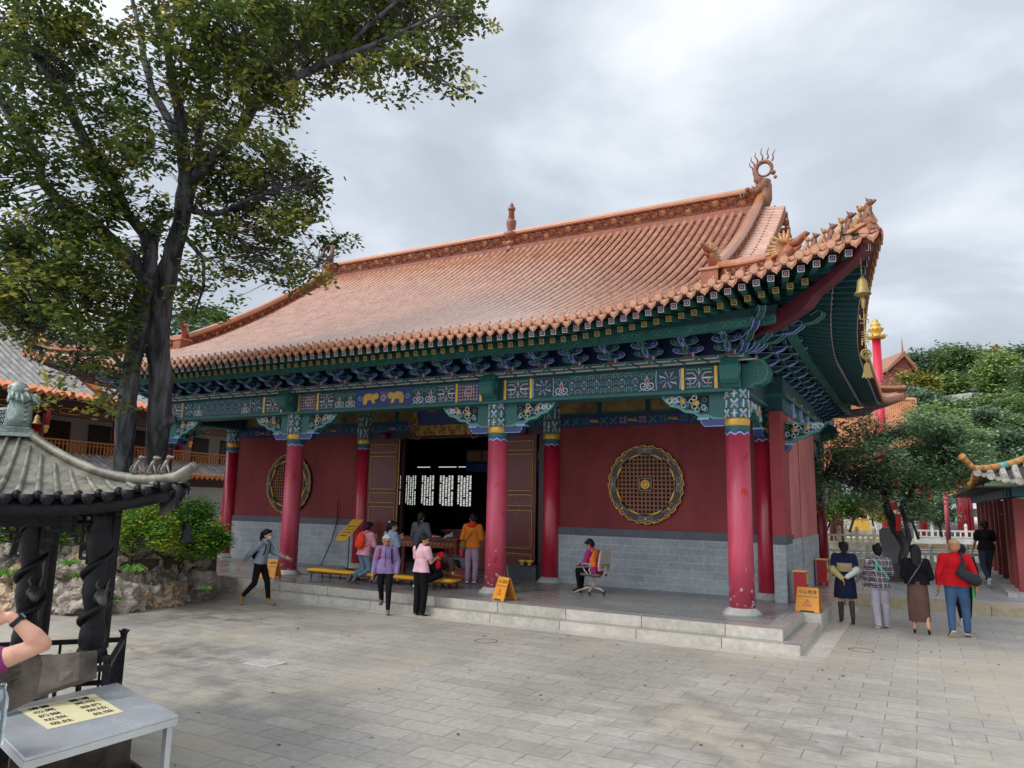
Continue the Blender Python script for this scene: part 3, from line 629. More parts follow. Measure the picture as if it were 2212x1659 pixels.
# carved wing brackets (queti) + blue bow blocks
def wing(o, u, L=1.25, scale=1.):
    q = MB(); o = Vector(o); u = Vector(u).normalized(); w = u.cross(Vector((0, 0, 1))); Z = Vector((0, 0, 1))
    low = [(0, -.52), (.22, -.50), (.34, -.44), (.5, -.45), (.62, -.36), (.8, -.33), (.92, -.24), (1.08, -.2), (1.2, -.08), (L, 0)]
    q.prism([(0, 0)]+low, o-w*.05, u, Z, w*.10, 0)
    for s in (-1, 1):
        c = o+w*s*.055
        q.ribbon([c+u*p*.97+Z*(z*.94-.01) for p, z in low], .05, .012, 1, nrm=w*s)
        inner = [(p*.92, z*.82) for p, z in low[1:]]
        q.prism([(.3, -.03)]+inner[1:-1]+[(L*.9, -.03)], c, u, Z, w*s*.004, 5)
        rr = random.Random(3)
        for k in range(30):
            p = .36+.74*rr.random(); zmax = -.42*(1-p/1.3); z = zmax*rr.random()-.05; r = .035+.03*rr.random()
            q.tube([c+w*s*.012+u*(p+r*(1-.04*t)*math.cos(t*.75+k))+Z*(z+r*(1-.04*t)*math.sin(t*.75+k)) for t in range(9)], .009, 4, (3, 1, 2, 3)[k % 4])
        for p, z in ((.55, -.16), (.82, -.12)):
            for a in range(7): q.tube([c+w*s*.02+u*p+Z*z, c+w*s*.02+u*(p+.07*math.cos(a*.9))+Z*(z+.07*math.sin(a*.9))], [.02, .006], 5, 4)
    q.prism([(0, -.5), (.46, -.5), (.46, -.56), (.4, -.64), (0, -.64)], o-w*.09, u, Z, w*.18, 6)
    q.prism([(.30, -.5), (.30, -.46), (.52, -.46), (.52, -.5)], o-w*.1, u, Z, w*.2, 2)
    for s in (-1, 1): q.ribbon([o+w*s*.092+u*a+Z*b for a, b in ((.02, -.63), (.39, -.63), (.45, -.555), (.45, -.51))], .012, .004, 2, nrm=w*s)
    return HB(q, 'wing_bracket', [M_teal, M_tealL, M_blueL, M_white, M_gold, M_black, M_blue])
for i, x in enumerate(XC):
    if i < 3: wing((x-.2, .2, 4.40), (-1, 0, 0))
    if i > 0: wing((x+.2, .2, 4.40), (1, 0, 0))
wing((0, .42, 4.40), (0, 1, 0), .9); wing((0, 2.75, 4.40), (0, -1, 0), .9); wing((-16.5, .42, 4.40), (0, 1, 0), .9); wing((0, 12.2, 4.40), (0, -1, 0), .8)
wing((.1, 2.95, 4.1), (1, 0, 0), .4)
# ================================================================ EAVES
def lift(dc): t = max(0., 1-dc/5.57); return .74*t**1.5, .39*t*t
FX0, FX1 = 2*XM-CORN, CORN            # front eave runs in x
SY0, SY1 = -CORN, 2*YR+CORN           # side eave runs in y
def eave(side, a):
    """outward distance and height of the tile edge at running coordinate a"""
    dc = min(a-FX0, FX1-a) if side in 'FB' else min(a-SY0, SY1-a)
    lz, lo = lift(dc); return (2.30+lo if side in 'FB' else 2.15+lo*1.385), 5.5+lz, lz
def pos(side, a, o, z):
    if side == 'F': return Vector((a, -o, z))
    if side == 'B': return Vector((a, 2*YR+o, z))
    if side == 'R': return Vector((o, a, z))
    return Vector((2*XM-o, a, z))
def outdir(side): return {'F': Vector((0, -1, 0)), 'B': Vector((0, 1, 0)), 'R': Vector((1, 0, 0)), 'L': Vector((-1, 0, 0))}[side]
RH = 4.85; RD = YR+2.3
def prof(w_): return RH*(.62*w_+.38*w_*w_)
def surf(side, a, d):
    """roof surface point d metres inward from the eave edge"""
    o, z, lz = eave(side, a); w_ = d/RD
    f = max(0, 1-d/3.4)**1.6
    oo = 2.30-d+(o-2.30)*f
    return pos(side, a, oo, 5.5+prof(w_)+lz*f)
XD = .40   # gable ridge line x=-XD on the right, mirrored on the left
def dmax(side, a):
    hip = (min(a-FX0, FX1-a) if side in 'FB' else min(a-SY0, SY1-a))
    if side in 'FB':
        return RD if (2*XM+XD <= a <= -XD) else min(hip*(2.3+XD)/(CORN+XD), 2.3+XD)
    return min(hip*(2.3+XD)/(CORN+XD), 2.3+XD)
SP = .2245
def tiles(side):
    a0, a1 = (FX0, FX1) if side in 'FB' else (SY0, SY1); n = int(round((a1-a0)/SP)); sp = (a1-a0)/n
    tb = MB(); pn = MB()
    for i in range(n+1):
        a = a0+(i)*sp; a = min(max(a, a0+.03), a1-.03); D = dmax(side, a)
        if D > .12 and (i > 0 and i < n):
            k = max(1, int(D/.30)); pts = []; rr = []
            for j in range(k+1):
                d = D*j/k; p = surf(side, a, d)
                pts.append(p); rr.append(.058)
                if j < k: pts.append(surf(side, a, d+D/k*.93)); rr.append(.066)
            # half tube
            vs = []; run = Vector((1, 0, 0)) if side in 'FB' else Vector((0, 1, 0)); m = len(pts)
            for j, p in enumerate(pts):
                t = (pts[min(j+1, m-1)]-pts[max(j-1, 0)]).normalized(); nn = run.cross(t);
                if nn.z < 0: nn = -nn
                for q in range(6):
                    th = PI*q/5; vs.append(p+rr[j]*(math.cos(th)*run+math.sin(th)*nn*1.05)+nn*.012)
            tb.add(vs, [(j*6+q, j*6+q+1, j*6+7+q, j*6+6+q) for j in range(m-1) for q in range(5)], 0)
        if i < n:   # pan tile strip with stepped laps
            am = a+sp/2; Dm = max(dmax(side, max(a, a0+.01)), dmax(side, min(a+sp, a1-.01))); k = max(1, int(Dm/.12)); b = min(a+sp, a1)
            L_, R__ = [], []
            for j in range(k+1):
                d = Dm*j/k
                for dd, dz in ((d, .0), (d+Dm/k*.95, -.028)):
                    if j == k and dz: continue
                    for lst, aa in ((L_, a), (R__, b)):
                        p = surf(side, aa, min(dd, dmax(side, aa)+.02)); p.z += dz; lst.append(p)
            m = len(L_); mid = [(p+q)/2-Vector((0, 0, .03)) for p, q in zip(L_, R__)]
            pn.add(L_+mid+R__, [(j, m+j, m+j+1, j+1) for j in range(m-1)]+[(m+j, 2*m+j, 2*m+j+1, m+j+1) for j in range(m-1)], 0)
    HB(tb, 'roof_tiles', M_glaze, smooth=True); HB(pn, 'roof_pan_tiles', M_pan)
    if side == 'B': return
    # tile ends and drip tiles at the eave
    eb = MB(); out = outdir(side); run = Vector((1, 0, 0)) if side in 'FB' else Vector((0, 1, 0))
    for i in range(1, n):
        a = a0+i*sp; p = surf(side, a, 0)+Vector((0, 0, .012)); tz = (surf(side, a+.1 if a < a1-.2 else a, 0)-surf(side, a-.1, 0)).normalized()
        c = p+out*.012; up_ = out.cross(tz); up_ = up_ if up_.z > 0 else -up_
        for r_, oo in ((.079, .0), (.062, .012), (.045, .006), (.02, .014)):
            vs = [c+out*oo+r_*(math.cos(2*PI*k/14)*tz+math.sin(2*PI*k/14)*up_) for k in range(14)]
            vb = [v-out*.03 for v in vs]
            eb.add(vs+vb, [tuple(range(14)) if True else None]+[(k, 14+k, 14+(k+1) % 14, (k+1) % 14) for k in range(14)], 0 if r_ in (.079, .045) else 1)
        # stud on the tile back
        s_ = surf(side, a, .13); eb.lathe([(.022, .06), (.026, .12), (.0, .14)], s_, 7, 1)
    for i in range(n):
        a = a0+(i+.5)*sp; p = surf(side, a, 0)-Vector((0, 0, .02)); tz = (surf(side, a+.08, 0)-surf(side, a-.08, 0)).normalized()
        c = p+out*.03; dn = Vector((0, 0, -1))
        sh = [(-.078, .0), (-.082, -.055), (-.06, -.10), (-.02, -.13), (0, -.16), (.02, -.13), (.06, -.10), (.082, -.055), (.078, .0), (.05, -.03), (0, -.04), (-.05, -.03)]
        eb.add([c+tz*u-dn*v for u, v in sh]+[c-out*.025+tz*u-dn*v for u, v in sh], [tuple(range(12)), tuple(reversed(range(12, 24)))]+[(k, (k+1) % 12, 12+(k+1) % 12, 12+k) for k in range(12)], 0)
        eb.add([c+out*.006+tz*u*.62-dn*(v*.6-.018) for u, v in sh], [tuple(range(12))], 1)
    bed = []
    for i in range(n*2+1):
        a = min(max(a0+i*sp/2, a0+.02), a1-.02)
        for dd, dz in ((.02, .02), (.02, -.045), (.08, -.03), (.08, .02)): p = surf(side, a, dd); bed.append(p+Vector((0, 0, dz)))
    eb.add(bed, [(i*4+j, i*4+4+j, i*4+4+(j+1) % 4, i*4+(j+1) % 4) for i in range(n*2) for j in range(4)], 1)
    HB(eb, 'eave_tiles', [M_tend, mat('tile_end_light', '#b87e5c', .45, .2, 6, .5, 60, coat=.3)], recalc=False)  # darker rims and drips put the shade between tile ends into colour
for s in 'FRLB': tiles(s)

# soffit boards and fascia --------------------------------------------------
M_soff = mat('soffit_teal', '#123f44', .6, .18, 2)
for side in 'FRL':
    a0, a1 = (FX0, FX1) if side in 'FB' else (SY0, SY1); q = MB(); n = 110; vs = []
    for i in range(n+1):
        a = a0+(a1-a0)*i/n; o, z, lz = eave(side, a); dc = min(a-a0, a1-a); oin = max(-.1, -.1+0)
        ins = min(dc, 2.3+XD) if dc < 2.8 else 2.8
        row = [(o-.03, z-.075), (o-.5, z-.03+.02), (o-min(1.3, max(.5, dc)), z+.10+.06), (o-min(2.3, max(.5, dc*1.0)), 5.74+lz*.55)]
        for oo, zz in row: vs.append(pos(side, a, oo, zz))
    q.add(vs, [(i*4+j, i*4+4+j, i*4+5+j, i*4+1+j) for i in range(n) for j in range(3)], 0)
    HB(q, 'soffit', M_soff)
    q = MB(); vs = []
    for i in range(n+1):
        a = a0+(a1-a0)*i/n; o, z, lz = eave(side, a)
        for oo, zz in ((o-.045, z+.02), (o-.045, z-.085), (o-.09, z-.085)): vs.append(pos(side, a, oo, zz))
    q.add(vs, [(i*3+j, i*3+3+j, i*3+4+j, i*3+1+j) for i in range(n) for j in range(2)], 0); HB(q, 'fascia', M_maroon)

# rafters -------------------------------------------------------------------
def rafter_mesh(kind):
    q = MB()
    if kind == 'f':
        q.box((0, .5, .0), (.10, 1.0, .10), 0, tap=1); q.bx(-.051, .051, -.006, -.0, -.051, .051, 1); q.bx(-.038, .038, -.010, -.0065, -.038, .038, 2)
        for k in range(4): a = k*PI/2+PI/4; q.box((.018*math.cos(a), -.012, .018*math.sin(a)), (.016, .004, .016), 3, Matrix.Rotation(PI/4, 3, 'Y'))
    else:
        q.box((0, .75, 0), (.095, 1.5, .095), 0); q.bx(-.048, .048, -.006, 0, -.048, .048, 4); q.bx(-.037, .037, -.010, -.0065, -.037, .037, 5)
        q.ribbon([(-.025, -.0105, -.02), (.0, -.0105, .02), (.0, -.0105, -.02), (.025, -.0105, .02)], .009, .003, 4)
    return q
RM = [M_teal, mat('rafter_trim', '#c9b5a8', .5, .1), M_blued, mat('rafter_flower', '#c88f98', .5, .1), M_goldp, mat('rafter_dark', '#2a2c24', .5, .1)]
fm = HB(rafter_mesh('f'), 'flying_rafter', RM); em = HB(rafter_mesh('e'), 'eave_rafter', RM)
n = int(round((FX1-FX0)/SP)); sp = (FX1-FX0)/n; first = True
offv = Vector((XM, 6, 0))
for i in range(1, n):
    a = FX0+i*sp; o, z, lz = eave('F', a); fan = 0
    dc = min(a-FX0, FX1-a)
    if dc < 2.7: fan = (1-dc/2.7)*.35*(1 if a > XM else -1)
    p = pos('F', a, o-.13, z-.165)-offv
    slope = .18 if dc > 2.7 else .1
    ln = min(1, max(.25, dc/1.1))
    Mx = Matrix.Translation(p) @ Matrix.Rotation(fan, 4, 'Z') @ Matrix.Rotation(slope, 4, 'X') @ Matrix.Diagonal((1, ln, 1, 1))
    if i == 1: fm.matrix_local = Mx
    else: inst(fm, hall, Mx)
    if dc > 1.0:
        p = pos('F', a, o-.56, z-.215+lz*-.06)-offv; ln = min(1, max(.2, (dc-.8)/1.2))
        Mx = Matrix.Translation(p) @ Matrix.Rotation(fan*.8, 4, 'Z') @ Matrix.Rotation(.26-lz*.3, 4, 'X') @ Matrix.Diagonal((1, ln, 1, 1))
        if first: em.matrix_local = Mx; first = False
        else: inst(em, hall, Mx)
for side in 'RL':   # side rafters: long rows of slats under the side eaves
    q = MB(); n = int(round((SY1-SY0)/SP)); sp = (SY1-SY0)/n; run = Vector((0, 1, 0))
    for i in range(1, n):
        a = SY0+i*sp; o, z, lz = eave(side, a); dc = min(a-SY0, SY1-a); 
        s_ = 1 if a < YR else -1; f = max(0, 1-dc/2.8)
        for (o0, z0, o1, z1, w_) in ((o-.12, z-.16, o-1.1, z+.0, .10), (o-.56, z-.21, o-2.1, z+.21-lz*.35, .095)):
            if dc < .5 and w_ < .1: continue
            k = min(1, max(.15, dc/1.6)); oe = o0+(o1-o0)*k; ze = z0+(z1-z0)*k
            q.bar(pos(side, a, o0, z0), pos(side, a+s_*f*.6*k, oe, ze), w_, w_, 0)
            q.bar(pos(side, a, o0, z0), pos(side, a, o0+.008, z0), w_*1.04, w_*1.04, 1)
            q.bar(pos(side, a, o0, z0), pos(side, a, o0+.012, z0), w_*.7, w_*.7, 2)
    o = HB(q, 'side_rafters', [mat('rafter_teal_dark', '#144a4e', .6, .15, 2), mat('rafter_trim', ''), M_blued]); o['kind'] = 'stuff'

# purlin bands and bracket sets ---------------------------------------------
def purl(side, a0, a1):
    q = MB(); n = 60
    for (o0, o1, z0, z1, m) in ((.98, 1.10, 5.27, 5.44, 0), (1.0, 1.09, 5.445, 5.60, 1)):
        vs = []
        for i in range(n+1):
            a = a0+(a1-a0)*i/n; lz = eave(side, a)[2]*.25
            for oo, zz in ((o0, z0), (o1, z0), (o1, z1), (o0, z1)): vs.append(pos(side, a, oo, zz+lz))
        q.add(vs, [(i*4+j, i*4+4+j, i*4+4+(j+1) % 4, i*4+(j+1) % 4) for i in range(n) for j in range(4)], m)
    a = a0+.2; k = 0
    nr = outdir(side)
    while a < a1-.3:
        lz = eave(side, a)[2]*.25
        for j in range(4):
            c = a+j*.12
            q.ribbon([pos(side, c+.05*math.cos(t)*s_, 1.102, 5.355+lz+.045*math.sin(t)) for t in LS(0, 4.6, 8) for s_ in ((1 if j % 2 else -1),)], .010, .004, 2, nrm=nr)
        a += .62; k += 1
    HB(q, 'eave_purlin', [M_teal, M_teald, M_tealL])
purl('F', -17.5, 1.0); purl('R', -1.0, 13.2)
q = MB(); q.bx(-16.7, .2, .05, .12, 5.08, 5.75); q.bx(.06, .14, .05, 12.6, 5.08, 5.75); q.bx(-16.64, -16.56, .05, 12.6, 5.08, 5.75)
HB(q, 'bracket_backing', M_blued)
q = MB(); q.add([(-16.7, .1, 5.72), (.2, .1, 5.72), (.2, 12.4, 5.72), (-16.7, 12.4, 5.72)], [(0, 1, 2, 3)]); HB(q, 'porch_ceiling', M_teald)
def bracket(swap):
    """one bracket set facing -Y from the plate: noses, cross arms, blocks"""
    A, B = (0, 1) if not swap else (1, 0)     # 0 blue 1 teal ; lines 2,3
    q = MB()
    q.bx(-.10, .10, -.16, .02, .0, .055, 4); q.bx(.075, .105, -.175, .02, .0, .09, 5); q.bx(-.12, .12, -.14, .02, .057, .09, A)
    for t in range(3):
        y1 = -.34-.27*t; z0 = .09+.105*t; c = (A, B, A)[t]; ln = (2, 3, 2)[t] if not swap else (3, 2, 3)[t]
        pr = [(.0, z0+.09), (y1+.08, z0+.095), (y1-.02, z0+.135), (y1-.10, z0+.12), (y1-.12, z0+.07), (y1-.03, z0+.0), (y1+.1, z0-.045), (.0, z0-.02)]
        q.prism(pr, (-.045, 0, 0), (0, 1, 0), (0, 0, 1), (.09, 0, 0), c)
        for s in (-1, 1):
            q.tube([(s*.047, p, z) for p, z in pr[2:8]], .008, 4, ln, cap=False)
        q.tube([(0, y1-.03, z0-.003), (0, y1+.1, z0-.048)], .02, 4, ln, cap=False)
        # cross arms, cloud ended
        for yy, hw in ((y1+.16, .27-.03*t),):
            arm = [(-hw, .095), (-hw-.03, .05), (-hw+.02, .005), (-hw+.1, -.02), (hw-.1, -.02), (hw-.02, .005), (hw+.03, .05), (hw, .095)]
            q.prism(arm, (0, yy, z0), (1, 0, 0), (0, 0, 1), (0, .06, 0), (B, A, B)[t])
            q.ribbon([(p, yy-.002, z0+z) for p, z in arm], .013, .008, (3, 2, 3)[t] if not swap else (2, 3, 2)[t])
            for s in (-1, 1): q.ribbon([(s*(hw-.06+.035*math.cos(u)), yy-.002, z0+.04+.028*math.sin(u)) for u in LS(0, 5, 7)], .008, .006, 2)
        for s in (-1, 0, 1): q.bx(s*.2-.04, s*.2+.04, y1+.12, y1+.24, z0+.097, z0+.125, (A, B, A)[t])
    q.tube([(-.12, -.75, .47), (-.05, -.86, .40), (0, -.9, .33), (.05, -.86, .40), (.12, -.75, .47)], .012, 4, 2)
    return q
BM = [M_blue, M_teald, M_blueL, M_tealL, M_maroon, M_pinkL]
bs = [HB(bracket(False), 'bracket_set', BM), HB(bracket(True), 'bracket_set', BM)]; used = [0, 0]
def put_bracket(k, p, rz):
    Mx = Matrix.Translation(Vector(p)-offv) @ Matrix.Rotation(rz, 4, 'Z')
    if not used[k]: bs[k].matrix_local = Mx; used[k] = 1
    else: inst(bs[k], hall, Mx)
for i in range(22): put_bracket(i % 2, (.0-.786*i, -.05, 5.082), 0)
for i in range(1, 17): put_bracket(i % 2, (.15, .0+.775*i, 5.082), PI/2)
for i in range(1, 4): put_bracket(i % 2, (-16.6, .0+.775*i, 5.082), -PI/2)
# corner brackets: fanned noses
for k, (ox, oy, s) in enumerate(((.1, .0, 1), (-16.6, .0, -1))):
    q = MB()
    for dr in (-.35, 0, .35):
        th = -PI/4+dr; u = Vector((math.cos(th)*s, math.sin(th), 0)); wv = u.cross(Vector((0, 0, 1)))
        for t in range(4):
            L = .5+.38*t; z0 = 5.12+.11*t; c = (t+k) % 2
            pr = [(0, .09), (L-.1, .1), (L+.04, .16), (L+.12, .12), (L+.10, .05), (L-.06, -.03), (0, -.03)]
            q.prism(pr, Vector((ox, oy, z0))-wv*.05, u, (0, 0, 1), wv*.10, c)
            for e in (-1, 1): q.tube([Vector((ox, oy, z0))+wv*e*.052+u*a+Vector((0, 0, b)) for a, b in pr[1:7]], .009, 4, 2+c, cap=False)
    HB(q, 'corner_bracket', BM)
# corner beams (curved, maroon) under the hips
for s in (1, -1):
    q = MB(); X = lambda r_: (r_ if s > 0 else 2*XM-r_)
    up_l = []; dn_l = []
    for t in LS(0, 1, 16):
        r_ = .1+(CORN-.1-.18)*t; zt = 5.60+.0*t+.60*t**2.2-.08; thick = .22-.09*t + (.10 if t < .62 else 0)*(1 if t > .3 else .6)
        up_l.append((r_, zt)); dn_l.append((r_, zt-thick))
    pts = up_l+dn_l[::-1]
    u = Vector((s, -1, 0)); 
    base = Vector((0 if s > 0 else 2*XM, 0, 0)); wv = Vector((1, s, 0)).normalized()
    q.prism(pts, base-wv*.09, u, (0, 0, 1), wv*.18, 0)
    HB(q, 'corner_beam', mat('corner_beam_red', '#571c2c', .5, .12, 2))
q = MB(); base = Vector((0, 2*YR, 0)); pts = up_l+dn_l[::-1]; q.prism(pts, base-Vector((1, -1, 0)).normalized()*.09, (1, 1, 0), (0, 0, 1), Vector((1, -1, 0)).normalized()*.18, 0); HB(q, 'corner_beam', MATS['corner_beam_red'])

# ================================================================ RIDGES
def ridge_wall(path, h, w_, name='ridge', deco=True, nrm=None, cap_r=None, mats=None, z_off=0, taper=None):
    """low ceramic wall following a path: plinth, pierced floral band, rounded coping.  0 ceramic,1 dark,2 coping"""
    q = MB(); P = [Vector(p) for p in path]; n = len(P)
    def strip(lo, hi, wd, m):
        vs = []
        for i, p in enumerate(P):
            t = (P[min(i+1, n-1)]-P[max(i-1, 0)]); sd = Vector((t.y, -t.x, 0)).normalized()*wd/2
            a = Vector((0, 0, lo+z_off)); b = Vector((0, 0, hi+z_off)); vs += [p-sd+a, p+sd+a, p+sd+b, p-sd+b]
        q.add(vs, [(i*4+j, i*4+4+j, i*4+4+(j+1) % 4, i*4+(j+1) % 4) for i in range(n-1) for j in range(4)]+[(0, 1, 2, 3), (4*n-1, 4*n-2, 4*n-3, 4*n-4)], m)
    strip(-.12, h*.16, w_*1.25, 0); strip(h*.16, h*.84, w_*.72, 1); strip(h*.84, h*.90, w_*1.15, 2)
    q.tube([p+Vector((0, 0, h*.93+z_off)) for p in P], w_*.56, 8, 2)
    for z in (h*.2, h*.8):
        for s in (-1, 1):
            pts = []
            for i, p in enumerate(P):
                t = (P[min(i+1, n-1)]-P[max(i-1, 0)]); sd = Vector((t.y, -t.x, 0)).normalized(); pts.append(p+sd*s*w_*.5+Vector((0, 0, z+z_off)))
            q.tube(pts, .018, 4, 0)
    if deco:
        L = 0; seglen = [0]
        for i in range(n-1): L += (P[i+1]-P[i]).length; seglen.append(L)
        def pt(d):
            d = min(max(d, 0), L-1e-4)
            for i in range(n-1):
                if seglen[i+1] >= d:
                    f = (d-seglen[i])/max(1e-6, seglen[i+1]-seglen[i]); t = (P[i+1]-P[i]).normalized(); return P[i].lerp(P[i+1], f), t
            return P[-1], (P[-1]-P[-2]).normalized()
        st_ = h*.42; k = 0; d = st_*.6; rr = random.Random(5)
        while d < L-st_*.3:
            p, t = pt(d); sd = Vector((t.y, -t.x, 0)).normalized(); upv = sd.cross(t);  upv = upv if upv.z > 0 else -upv
            zc = h*(.5+(.1 if k % 2 else -.1))
            for s in (-1, 1):
                c = p+sd*s*(w_*.42)+Vector((0, 0, zc+z_off))
                r0 = h*.2
                for a in range(8):   # flower
                    th = a*PI/4; q.tube([c, c+r0*(math.cos(th)*t+math.sin(th)*upv)], [r0*.32, r0*.10], 4, 0 if k % 3 else 2, cap=False)
                # scrolls
                c2 = c+t*st_*.5+Vector((0, 0, h*(-.2 if k % 2 else .2)))
                q.tube([c2+h*.13*(1-.05*j)*(math.cos(j*.7+k)*t+math.sin(j*.7+k)*upv) for j in range(8)], h*.032, 4, 0, cap=False)
                q.tube([c+r0*t, c+t*st_*.5+Vector((0, 0, h*.1)), c+t*st_*.9], h*.03, 4, 0, cap=False)
                q.tube([c+t*st_*.5+Vector((0, 0, h*.28-(zc-h*.5)*1.)), c+t*st_*.72+Vector((0, 0, h*.05))], h*.035, 4, 0, cap=False)
            d += st_; k += 1
    return HB(q, name, mats or [M_ridge, M_ridged, M_ochre])
ZR = 5.5+prof(1)   # surface height at the ridge
M_cope = mat('coping_glaze', '#ae7048', .35, .15, 3, coat=.4)
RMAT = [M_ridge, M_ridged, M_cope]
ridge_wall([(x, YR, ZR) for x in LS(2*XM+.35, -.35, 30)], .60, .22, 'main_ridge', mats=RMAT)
def dline(side, xx, d0, d1, n=16): return [Vector((xx, (2.3-d)*-1, 5.5+prof(d/RD))) for d in LS(d0, d1, n)]
for s, xx in ((1, -XD), (-1, 2*XM+XD)):
    dl = [Vector((xx, d-2.3, 5.5+prof(d/RD))) for d in LS(2.3+XD-.1, RD-.05, 18)]
    ridge_wall(dl, .40, .2, 'descending_ridge', mats=RMAT)
    db = [Vector((xx, 2*YR-(d-2.3), 5.5+prof(d/RD))) for d in LS(2.3+XD, RD-.05, 12)]
    ridge_wall(db, .40, .2, 'descending_ridge', deco=False, mats=RMAT)
def hipline(t, s, front=True):
    """t 0 at the gable foot, 1 at the corner"""
    r_ = -XD+(CORN+XD)*t; d = 2.3+XD-(2.3+XD)*t
    f = max(0, 1-d/3.4)**1.6; lz = lift(CORN-r_)[0]
    z = 5.5+prof(d/RD)+lz*f
    return Vector((r_ if s > 0 else 2*XM-r_, -r_ if front else 2*YR+r_, z))
for s in (1, -1):
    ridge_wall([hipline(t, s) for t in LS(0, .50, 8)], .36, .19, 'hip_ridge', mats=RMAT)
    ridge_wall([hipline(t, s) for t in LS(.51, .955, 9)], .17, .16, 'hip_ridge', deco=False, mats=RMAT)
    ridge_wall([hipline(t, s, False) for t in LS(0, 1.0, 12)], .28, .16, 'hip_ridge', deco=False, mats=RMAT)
# tiles along the gable rake and the recessed gable wall
for s, xx in ((1, -XD), (-1, 2*XM+XD)):
    q = MB(); g_ = MB()
    for d in AR(2.3+XD+.1, RD-.1, .2):
        for yy in (d-2.3, 2*YR-(d-2.3)):
            z = 5.5+prof(d/RD); a = Vector((xx+s*.08, yy, z+.08)); b = Vector((xx+s*.62, yy, z-.02))
            q.tube([a, a.lerp(b, .5), b], [.058, .06, .064], 7, 0); q.lathe([(.075, 0), (.07, .02), (.04, .025), (.0, .03)], b, 10, 1, axis='x') if s > 0 else None
            q.ball(a.lerp(b, .55)+Vector((0, 0, .07)), .028, 1, 6, 4)
            q.prism([(-.1, .0), (-.07, -.08), (0, -.12), (.07, -.08), (.1, 0)], b+Vector((s*-.01, .1, -.03)), (0, 1, 0), (0, 0, 1), (s*.02, 0, 0), 1)
        q.bar((xx+s*.08, yy, z+.0), (xx+s*.60, yy, z-.08), .2, .03, 2)
        yy = d-2.3; q.bar((xx+s*.08, yy, z+.0), (xx+s*.60, yy, z-.08), .2, .03, 2)
    HB(q, 'rake_tiles', [M_glaze, M_tend, M_pan], smooth=False)
    fl = [(d-2.3, 5.5+prof(d/RD)-.1) for d in LS(2.3+XD, RD, 12)]; bk = [(2*YR-y, z) for y, z in fl[::-1][1:]]
    g_.prism(fl+bk, (xx+s*.1, 0, 0), (0, 1, 0), (0, 0, 1), (s*.05, 0, 0), 0)
    # bargeboards
    for lst in (fl, [(2*YR-y, z) for y, z in fl]):
        for (a, b), (c, d) in zip(lst, lst[1:]): g_.bar((xx+s*.56, a, b-.02), (xx+s*.56, c, d-.02), .22, .05, 1, up=(1, 0, 0))
    HB(g_, 'gable', [mat('gable_red', '#8a3a28', .6, .2, 2), mat('bargeboard', '#a0522d', .5, .2, 3)])
# centre finial -------------------------------------------------------------
q = MB(); q.lathe([(.22, -.12), (.26, .02), (.20, .1), (.2, .14), (.27, .2), (.24, .3), (.15, .36), (.14, .40), (.22, .44), (.30, .58), (.31, .68), (.24, .70), (.15, .71), (.15, .76), (.2, .98), (.215, 1.12), (.2, 1.2), (.13, 1.23), (.125, 1.26), (.105, 1.6), (.15, 1.62), (.16, 1.64), (.16, 1.72), (.13, 1.74), (.05, 1.75), (.09, 1.80), (.06, 1.88), (.0, 1.98)], (XM, YR-.02, ZR), 20, 0)
q.v = [(XM+(a-XM)*.78, YR+(b-YR)*.78, ZR+(c-ZR)*.84) for a, b, c in q.v]
for k in range(7): q.lathe([(.098-.003*k, 1.075+.038*k), (.112-.003*k, 1.087+.038*k), (.098-.003*k, 1.1+.038*k)], (XM, YR-.02, ZR), 16, 0, cap=False)
HB(q, 'ridge_finial', mat('finial_ceramic', '#84452e', .45, .2, 5, .3, 30, coat=.3), smooth=True)
